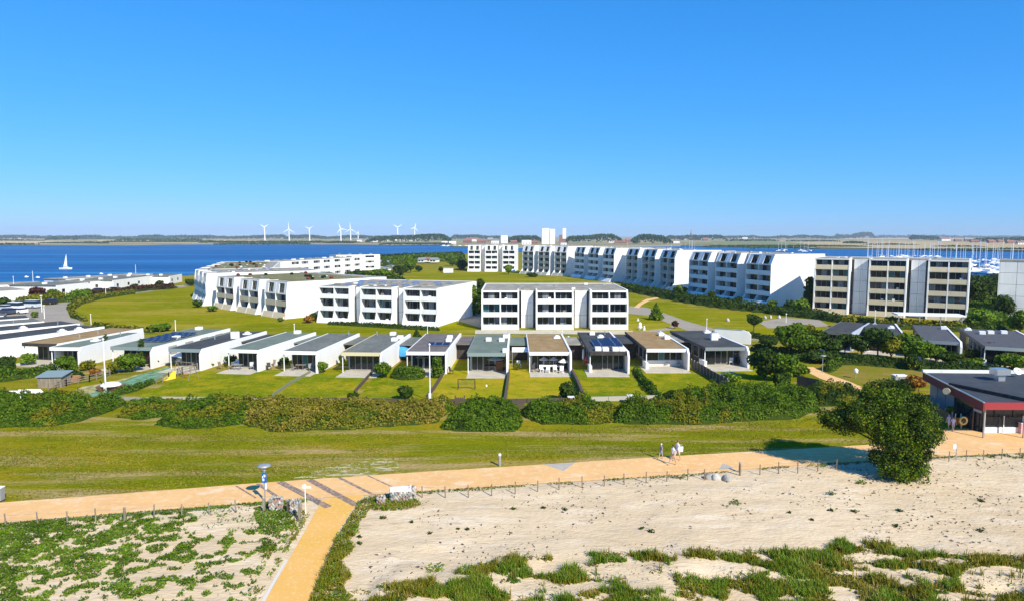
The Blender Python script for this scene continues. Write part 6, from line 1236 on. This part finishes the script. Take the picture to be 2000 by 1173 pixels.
for a in [('dark deck chair by the wall of the green-grey roofed bungalow', 526, 722, .6, M_frame_d), ('grey deck chair leaning by the terrace of the teal-windowed bungalow', 533, 716, -.4, M_wood), ('pale chair at the left end of the green-grey terrace', 432, 720, 1.2, M_wood), ('dark chair in the middle of the green-grey terrace', 449, 721, -.8, M_wood), ('small chair beside the white sofa, green-grey terrace', 492, 721, .4, M_metal),
          ('dark chair on the teal-windowed terrace', 548, 720, .9, M_frame_d), ('wooden lounge chair in front of the white sofa of the teal-windowed bungalow', 574, 723, 2.6, M_wood), ('pale blue chair at the corner by the small round bush', 607, 724, .5, M_curtain), ('grey chair beside the low white wall', 725, 716, .7, M_metal), ('dark cushioned chair at the left of the low white wall', 684, 712, .4, M_frame_d),
          ('black chair at the side of the bungalow with the yellow parasol', 882, 730, 1.2, M_frame_d), ('dark chair behind the clipped hedge', 815, 719, .2, M_frame_d), ('white chair by the potted shrub between two bungalows', 1014, 718, .3, W2), ('grey chair at the edge of the rusty moss roof terrace', 1040, 722, -.4, M_metal), ('dark chair at the corner of the rusty moss roof terrace', 1042, 726, .4, M_frame_d),
          ('white chair left of the white table under three parasols', 1058, 727, .2, W2), ('white chair in the middle of the table under three parasols', 1070, 728, -.2, W2), ('white chair right of the middle under three parasols', 1084, 727, .1, W2), ('white chair at the right end under three parasols', 1097, 729, -.1, W2), ('dark chair under the square white parasol', 1412, 706, .3, M_frame_d), ('white chair under the square white parasol', 1428, 712, -.3, W2), ('wooden chair beside the tree at the last terrace', 1446, 712, .9, M_woodd), ('small dark chair on the wall base terrace', 1302, 715, .3, M_metal), ('grey bench-like chair by the pale moss roof', 1326, 716, .0, M_metal)]: chair(*a)
table('dark round table beneath the single white parasol', 958, 724, M_frame_d, .8); table('long white table under the three parasols', 1078, 724, W2, .9, 0, True); table('grey table in front of the two-seater sofa', 464, 722, M_metal, .5, 0, True); table('wooden table before the sofa of the teal-windowed bungalow', 588, 722, M_wood, .5, 0, True); table('table under the large white parasol', 357, 711, W2, .8); table('brown table under the square white parasol', 1420, 710, M_woodd, .6, 0, True)
t = thing('kennel_cabinet', 'brown wooden cabinet standing at the white wall beside the parasol', 'cabinet', (*G(976, 724), 0)); 
for k in range(4): MB().box(-.45, .45, -.3, -.27, .06 + k * .33, .36 + k * .33).build('board', mat('teak', (.30, .12, .04), .7), t)
MB().box(-.45, .45, -.268, .3, .06, 1.36).build('body', MATS['teak'], t); MB().box(-.5, .5, -.35, .35, 1.362, 1.42).build('top', M_woodd, t)
t = thing('red_barrel_grill', 'red round grill on the dark terrace of the solar bungalow', 'grill', (*G(1147, 713), 0)); MB().lathe((0, 0, .35), [(.05, 0), (.36, .15), (.42, .4), (.36, .65), (.05, .85)], 12).build('drum', mat('red_enamel', (.55, .015, .03), .35), t, smooth=True)
for k in range(3): a = k * 2.1; MB().tube((math.cos(a) * .3, math.sin(a) * .3, 0), (math.cos(a) * .2, math.sin(a) * .2, .5), .03, .03, 5).build('leg', M_metal, t)
MB().tube((0, 0, 1.21), (0, 0, 1.3), .05, .05, 6).build('handle', M_black, t)
t = thing('furled_parasol', 'white furled parasol beside the red grill', 'parasol', (*G(1139, 710), 0)); MB().lathe((0, 0, .7), [(.12, 0), (.16, .2), (.1, 1.3), (.02, 1.5)], 8).build('canopy', M_can, t); MB().tube((0, 0, 0), (0, 0, .7), .03, .03, 6).build('pole', M_alu, t)
t = thing('low_white_screen', 'white planter wall along the glazed front of the solar bungalow', 'wall', (*G(1186, 716), 0)); 
for k in range(4): MB().box(-1.4 + k * .7, -.72 + k * .7, -.08, .08, 0, .8).build('panel', W2, t)
t = thing('low_white_screen', 'low white wall on the terrace under the ivory fascia', 'wall', (*G(705, 718), 0)); 
for k in range(3): MB().box(-1.2 + k * .8, -.42 + k * .8, -.08, .08, 0, .65).build('panel', W2, t)
t = thing('football_goal', 'small dark football goal on the dry lawn', 'goal', (*G(911, 760), 0)); g = 1.0
for a, b in [((-g, 0, 0), (-g, 0, 1.25)), ((g, 0, 0), (g, 0, 1.25)), ((-g, 0, 1.25), (g, 0, 1.25)), ((-g, .8, 0), (-g, 0, 1.25)), ((g, .8, 0), (g, 0, 1.25)), ((-g, .8, 0), (g, .8, 0))]: MB().tube(a, b, .045, .045, 6).build('frame_bar', M_frame_d, t)
mb = MB()
for k in range(13): u = -g + k * g / 6; mb.tube((u, .8, 0), (u, 0, 1.25), .008, .008, 3)
for k in range(8): v = k / 7; mb.tube((-g, .8 * (1 - v), 1.25 * v), (g, .8 * (1 - v), 1.25 * v), .008, .008, 3)
mb.build('net', M_wood, t)
o = rock('ball', 'little pale ball on the dry lawn', 950, 754, .25, .25, 9, W2, cat='ball')
t = thing('swing_set', 'wooden swing set with an orange seat at the left of the wide lawn', 'swing', (*G(362, 738), 0), -.4); g = 1.4
for s in (-1, 1):
    for q in (-.8, .8): MB().tube((s * g, q, 0), (s * g, 0, 2.1), .05, .05, 6).build('leg', M_wood, t)
MB().tube((-g - .2, 0, 2.1), (g + .2, 0, 2.1), .06, .06, 6).build('beam', M_wood, t); st = MB().box(-.25, .25, -.1, .1, .5, .54).build('swing_seat', mat('orange_plastic', (.75, .2, .03), .5), t)
for s in (-.22, .22): MB().tube((s, 0, .54), (s, 0, 2.08), .012, .012, 4).build('rope', M_wood, st)
MB().hexa([(-g - .3, -.6, .02), (-g + .4, -.6, .02), (-g + .4, -2.2, .02), (-g - .3, -2.2, .02), (-g - .2, -.4, 1.0), (-g + .3, -.4, 1.0), (-g + .4, -2.1, .1), (-g - .3, -2.1, .1)]).build('slide', mat('yellow_plastic', (.8, .6, .05), .5), t)
t = thing('covered_boat', 'small boat with a white tarpaulin and brown hull beside the tall flagpole', 'boat', (*G(217, 762), 0), R(12)); MB().hexa([(-1.0, -.4, .1), (1.0, -.4, .1), (1.0, .4, .1), (-1.0, .4, .1), (-1.3, -.62, .62), (1.25, -.62, .62), (1.25, .62, .62), (-1.3, .62, .62)]).build('hull', mat('brown_hull', (.20, .09, .06), .6), t)
MB().lathe((0, 0, .62), [(1.0, 0), (.98, .12), (.7, .34), (.1, .46)], 14).build('tarpaulin', W2, t, smooth=True); t.scale = (1.15, 1, 1)
t = thing('garden_shed', 'low wooden shed with a grey-blue roof at the left garden fence', 'shed', (*G(74, 757), 0), R(6)); 
for k in range(9): MB().box(k * .3, k * .3 + .28, 0, .05, 0, 1.25).build('board', M_wood, t)
MB().box(.02, 2.68, .052, 2.2, 0, 1.24).build('body', M_wood, t); MB().hexa([(-.15, -.2, 1.3), (2.9, -.2, 1.3), (2.9, 2.4, 1.6), (-.15, 2.4, 1.6), (-.15, -.2, 1.38), (2.9, -.2, 1.38), (2.9, 2.4, 1.68), (-.15, 2.4, 1.68)]).build('roof', mat('blue_grey_roof', (.20, .27, .28), .8), t)
t = thing('log_pile', 'stacked orange-brown firewood beside the wooden shed', 'wood pile', (*G(120, 746), 0), .1)
for i in range(12):
    for j in range(5): MB().tube((i * .18 + .09 * (j % 2), 0, .1 + j * .16), (i * .18 + .09 * (j % 2), .5, .1 + j * .16), .085, .085, 6).build('log', mat('log_orange', (.42, .22, .10), .85), t)
for (px, py, L, lb) in [(40, 768, 1.6, 'white plastic kayak lying at the foot of the shed'), (62, 765, 1.2, 'short white dinghy upside down by the shed')]:
    t = thing('small_boat', lb, 'boat', (*G(px, py), 0)); MB().hexa([(-L, -.25, 0), (L, -.25, 0), (L, .25, 0), (-L, .25, 0), (-L * .8, -.12, .35), (L * .8, -.12, .35), (L * .8, .12, .35), (-L * .8, .12, .35)]).build('hull', W2, t); MB().box(-.03, .03, -.03, .03, .352, .42).build('cleat', M_metal, t)
sheet('net_patch', wob(poly([(160, 776), (215, 752), (285, 728), (330, 715), (340, 720), (300, 745), (230, 776)]), .3, 1.2), .03, mat('green_net', (.16, .33, .22), .9, [((.10, .16, .03), 1.2, .45, .6, I3), ((.45, .42, .30), .8, .6, .7, I3)], (8, .6)))
sheet('sand_patch', wob(poly([(120, 778), (160, 755), (230, 742), (280, 728), (200, 762), (160, 778)]), .3, 1.2), .026, mat('dry_garden', (.5, .42, .22), .9, [((.2, .2, .04), 1, .4, .6, I3)]))
t = thing('net_mound', 'blue-green netted planting bed in the last garden', 'bed', (*G(1425, 733), 0)); MB().lathe((0, 0, 0), [(1.3, 0), (1.1, .3), (.6, .45), (.05, .5)], 12).build('netting', mat('teal_net', (.10, .24, .17), .9), t, smooth=True); MB().tube((0, 0, .3), (0, 0, .8), .02, .02, 5).build('stake', M_wood, t)
for (px, py, lb, h) in [(1250, 643, 'white garden figure standing on the lawn right of the central block', 1.3), (1258, 644, 'smaller white garden stone right of the figure', .7), (1246, 626, 'tiny white marker on the lawn by the pointed tree', .4)]:
    t = thing('garden_figure', lb, 'sculpture', (*G(px, py), 0)); MB().lathe((0, 0, .15), [(h * .28, 0), (h * .35, h * .25), (h * .2, h * .6), (h * .25, h * .8), (.05, h)], 9).build('figure', W2, t, smooth=True); MB().box(-.25, .25, -.25, .25, 0, .148).build('plinth', M_panel, t)
for (px, py, lb) in [(1421, 627, 'white boulder on the right meadow by the lollipop tree'), (1494, 622, 'first white boulder at the turning place'), (1505, 621, 'second white boulder at the turning place'), (1522, 621, 'third white boulder at the turning place')]: rock('white_boulder', lb, px, py, .9, .7, px, MATS['pale_stone'])
t = thing('play_spring', 'little green and white play figure on the far right lawn', 'play figure', (*G(1671, 738), 0)); MB().tube((0, 0, 0), (0, 0, .6), .05, .05, 6).build('stem', mat('play_green', (.15, .5, .1), .5), t); MB().lathe((0, 0, .6), [(.05, 0), (.3, .15), (.25, .35), (.3, .5), (.05, .7)], 8).build('head', W2, t, smooth=True)
t = thing('trailer', 'grey trailer with a white lid parked below the dark bush', 'trailer', (*G(1757, 745), 0)); MB().box(-.8, .8, -.5, .5, .35, .8).build('box', M_metal, t); MB().box(-.82, .82, -.52, .52, .802, .9).build('lid', W2, t)
for s in (-.54, .46): MB().tube((0, s, .28), (0, s + .08, .28), .28, .28, 10).build('wheel', M_black, t)
t = thing('garden_statue', 'white garden statue on steps at the pale side path', 'sculpture', (*G(1546, 716), 0)); MB().lathe((0, 0, .1), [(.25, 0), (.2, .5), (.28, .9), (.12, 1.2), (.16, 1.4), (.04, 1.6)], 8).build('figure', W2, t, smooth=True); MB().box(-.3, .3, -.3, .3, 0, .098).build('plinth', M_panel, t)
t = thing('yellow_marker', 'pale little marker post in the left rose thicket', 'post', (*G(43, 800), 0)); MB().tube((0, 0, 0), (-.1, 0, 2.1), .05, .05, 6).build('post', W2, t); MB().box(-.2, .05, -.06, .06, 1.85, 2.2).build('cap', MATS['canvas_white'], t)

# ================================================================ PEOPLE
def ring(mb, c, rx, ry, n=10):
    i = len(mb.v)
    for k in range(n): a = 2 * math.pi * k / n; mb.v.append((c[0] + rx * math.cos(a), c[1] + ry * math.sin(a), c[2]))
    return i
def person(label, px, py, h, rz, skin, top_c, leg_c, hair_c, *, stride=.25, arm=(.1, -.1), skirt=None, shorts=True, arm_up=False, loc=None):
    """one body grown over a jointed skeleton, walking; clothes by region, hair and shoes as children"""
    X, Y = loc or G(px, py); t = thing('person', label, 'person', (X, Y, .05), rz); s = h / 1.75
    J = {}; E = []; Rr = []
    V = []
    def v(x, y, z, r): V.append((x * s, y * s, z * s)); Rr.append(r * s); return len(V) - 1
    pel = v(0, 0, .95, .145); wa = v(0, .0, 1.10, .12); ch = v(0, .0, 1.30, .15); nk = v(0, 0, 1.47, .055); hd = v(0, -.01, 1.58, .088); ht = v(0, 0, 1.68, .085)
    E += [(pel, wa), (wa, ch), (ch, nk), (nk, hd), (hd, ht)]
    hands = []; feet = []
    for sg, st, ar in ((-1, stride, arm[0]), (1, -stride, arm[1])):
        hip = v(sg * .09, 0, .90, .095); kn = v(sg * .10, -st * .55 - .03, .50, .06); an = v(sg * .10, -st, .09, .04); to = v(sg * .11, -st - .15, .04, .038); E += [(pel, hip), (hip, kn), (kn, an), (an, to)]; feet.append((sg * .11, -st - .07))
        sh = v(sg * .18, 0, 1.38, .058); 
        if arm_up and sg == 1: el = v(sg * .33, -.08, 1.22, .042); wr = v(sg * .22, -.20, 1.42, .030)
        else: el = v(sg * .25, ar * .4 + .02, 1.12, .042); wr = v(sg * .27, ar - .04, .88, .030)
        E += [(ch, sh), (sh, el), (el, wr)]; hands.append((Vector(V[wr]), (Vector(V[wr]) - Vector(V[el])).normalized(), sg))
    me = bpy.data.meshes.new('body'); me.from_pydata(V, E, []); o = bpy.data.objects.new('body', me); COL.objects.link(o)
    o.modifiers.new('skin', 'SKIN'); ss = o.modifiers.new('sub', 'SUBSURF'); ss.levels = 1; ss.render_levels = 1
    for i, r in enumerate(Rr): me.skin_vertices[0].data[i].radius = (r, r * .82 if i < 3 else r)
    me.skin_vertices[0].data[pel].use_root = True
    dg = bpy.context.evaluated_depsgraph_get(); dg.update(); em = bpy.data.meshes.new_from_object(o.evaluated_get(dg)); bpy.data.objects.remove(o)
    mb = MB(); mb.v = [tuple(q.co) for q in em.vertices]; mb.f = [tuple(p.vertices) for p in em.polygons]
    def region(c):
        x, y, z = c.x / s, c.y / s, c.z / s
        if z > 1.44: return 0
        if abs(x) > .215 and z < 1.25: return 0
        if z > .98 or (skirt and z > .55): return 1
        if z > (.52 if shorts else .07): return 2
        return 0 if z > .07 else 3
    mb.mi = [region(p.center) for p in em.polygons]
    for (w, d, sg) in hands:                      # palm, four fingers and a thumb, slightly curled
        u = d; a = Vector((0, 1, 0)); a = (a - u * a.dot(u)).normalized(); p1 = w + u * .085 * s; mb.tube(w - u * .02 * s, p1, .026 * s, .034 * s, 6)
        for k, ln in enumerate((.065, .075, .07, .055)):
            b = p1 + a * ((k - 1.5) * .018 * s) - u * .01 * s; m_ = b + u * ln * .55 * s; e_ = m_ + (u * .8 + Vector((-sg, 0, 0)) * .6) * ln * .5 * s; mb.tube(b, m_, .0095 * s, .009 * s, 5); mb.tube(m_, e_, .009 * s, .007 * s, 5)
        b = w + u * .03 * s - a * .022 * s; mb.tube(b, b + (u * .7 - a * .7) * .05 * s, .011 * s, .009 * s, 5)
    hc = Vector((0, -.01, 1.62)) * s
    mb.tube(hc + Vector((0, -.080, .0)) * s, hc + Vector((0, -.115, -.02)) * s, .014 * s, .010 * s, 5)       # nose
    for sg in (-1, 1): mb.tube(hc + Vector((sg * .08, .005, -.02)) * s, hc + Vector((sg * .098, .012, .0)) * s, .016 * s, .02 * s, 6)
    key = lambda n_, c: mat(n_ + '_%02x%02x%02x' % tuple(int(max(0, min(1, q)) * 255) for q in c), c, .8)
    nf = len(mb.f); mb.mi += [0] * (nf - len(mb.mi))
    b_ = mb.build('body', [key('skin', skin), key('cloth', top_c), key('trousers', leg_c), key('shoe', (.3, .25, .2))], t, smooth=True)
    hm = MB(); hm.lathe((0, .012 * s, 1.60 * s), [(.088 * s, -.03 * s), (.102 * s, .02 * s), (.096 * s, .08 * s), (.05 * s, .125 * s), (.01, .135 * s)], 12); hm.build('hair', key('hair', hair_c), t, smooth=True)
    for sg in (-1, 1): MB().lathe((sg * .036 * s, -.088 * s, 1.625 * s), [(.003, -.012 * s), (.011 * s, 0), (.003, .012 * s)], 6).build('eye', M_black, t)
    MB().box(-.025 * s, .025 * s, -.099 * s, -.088 * s, 1.565 * s, 1.575 * s).build('mouth', key('lip', (.35, .12, .1)), t)
    if skirt: MB().lathe((0, 0, .55 * s), [(.24 * s, 0), (.19 * s, .25 * s), (.145 * s, .45 * s), (.13 * s, .56 * s)], 12).build('skirt', key('cloth', skirt), t, smooth=True)
    return t, s
SK = (.55, .33, .22)
person('child with pale hair in blue shorts walking ahead on the promenade', 1291, 896, 1.3, R(-70), SK, (.22, .25, .33), (.25, .33, .5), (.7, .6, .42), stride=.2)
person('dark-haired person in a white shirt nearest the fence on the promenade', 1314, 908, 1.66, R(-60), SK, (.82, .80, .80), (.55, .33, .24), (.05, .035, .03), stride=.3)
person('brown-haired person with raised arm carrying a large white bag on the promenade', 1323, 899, 1.7, R(-60), SK, (.70, .70, .78), (.6, .5, .5), (.16, .09, .05), stride=.25, arm_up=True)
x, y = G(1329, 899); t = thing('tote_bag', 'large white bag carried by the person with the raised arm', 'bag', (x, y, .78), R(20)); t.scale = (.8, .8, .8); MB().hexa([(-.2, -.09, 0), (.2, -.09, 0), (.2, .09, 0), (-.2, .09, 0), (-.26, -.06, .48), (.26, -.06, .48), (.26, .06, .48), (-.26, .06, .48)]).build('bag_body', W2, t); MB().tube((-.15, 0, .48), (0, 0, .74), .012, .012, 5).tube((0, 0, .74), (.15, 0, .48), .012, .012, 5).build('handle', W2, t)
person('person in a lavender top standing left of the orange barrier', 1852, 838, 1.5, R(20), SK, (.5, .45, .62), (.6, .55, .65), (.2, .12, .08), stride=.1)
person('person in pale clothes with dark hair next to the lavender top', 1861, 842, 1.4, R(-10), SK, (.72, .62, .68), (.5, .45, .5), (.1, .06, .04), stride=.15)
person('child carrying a pale yellow swimming ring before the orange barrier', 1877, 838, 1.35, R(0), SK, (.10, .08, .08), (.55, .45, .1), (.1, .06, .04), stride=.12)
x, y = G(1877, 839); t = thing('swimming_ring', 'pale yellow swimming ring held around the child', 'swimming ring', (x, y - .25, .98)); mb = MB(); nr = 20
for k in range(nr):
    a0, a1 = 2 * math.pi * k / nr, 2 * math.pi * (k + 1) / nr; mb.tube((.33 * math.cos(a0), 0, .33 * math.sin(a0)), (.33 * math.cos(a1), 0, .33 * math.sin(a1)), .085, .085, 8, cap=False)
mb.build('ring', mat('pale_yellow_vinyl', (.8, .62, .22), .4), t, smooth=True); MB().tube((0, -.08, .33), (0, -.11, .33), .02, .02, 6).build('valve', W2, t)
for (px, py, lb, c) in [(568, 624, 'person in orange walking past the corner of the planted-roof block', (.6, .25, .15))]: person(lb, px - 12, py + 2, 1.7, R(60), SK, c, (.55, .45, .3), (.1, .06, .04))
person('person at the table on the shaded restaurant terrace', 1896, 822, 1.6, R(30), SK, (.35, .15, .12), (.1, .1, .12), (.08, .05, .04), stride=.05)
for (px, py, lb, mc) in [(1908, 838, 'dark planter trough beside the round planter bush', M_woodd), (1997, 846, 'pink and white menu stand cut by the right edge', mat('pinkish', (.6, .35, .38), .7))]:
    t = thing('stand', lb, 'stand', (*G(px, py), 0)); MB().box(-.3, .3, -.2, .2, 0, 1.0 if px > 1990 else .4).build('box', mc, t); MB().box(-.33, .33, -.23, .23, (1.0 if px > 1990 else .4) + .002, (1.0 if px > 1990 else .4) + .06).build('top', W2, t)

# ================================================================ AIR
hz = MB().box(-9000, 9000, -120, 9000, -4.0, 125).build('haze', []); tag(hz, kind='stuff')
hm = bpy.data.materials.new('air'); hm.use_nodes = True; nt = hm.node_tree; nt.nodes.remove(nt.nodes['Principled BSDF']); pv = nt.nodes.new('ShaderNodeVolumePrincipled')
pv.inputs['Density'].default_value = .00009; pv.inputs['Color'].default_value = (.72, .85, 1, 1); nt.links.new(pv.outputs[0], nt.nodes['Material Output'].inputs['Volume']); hz.data.materials.append(hm)
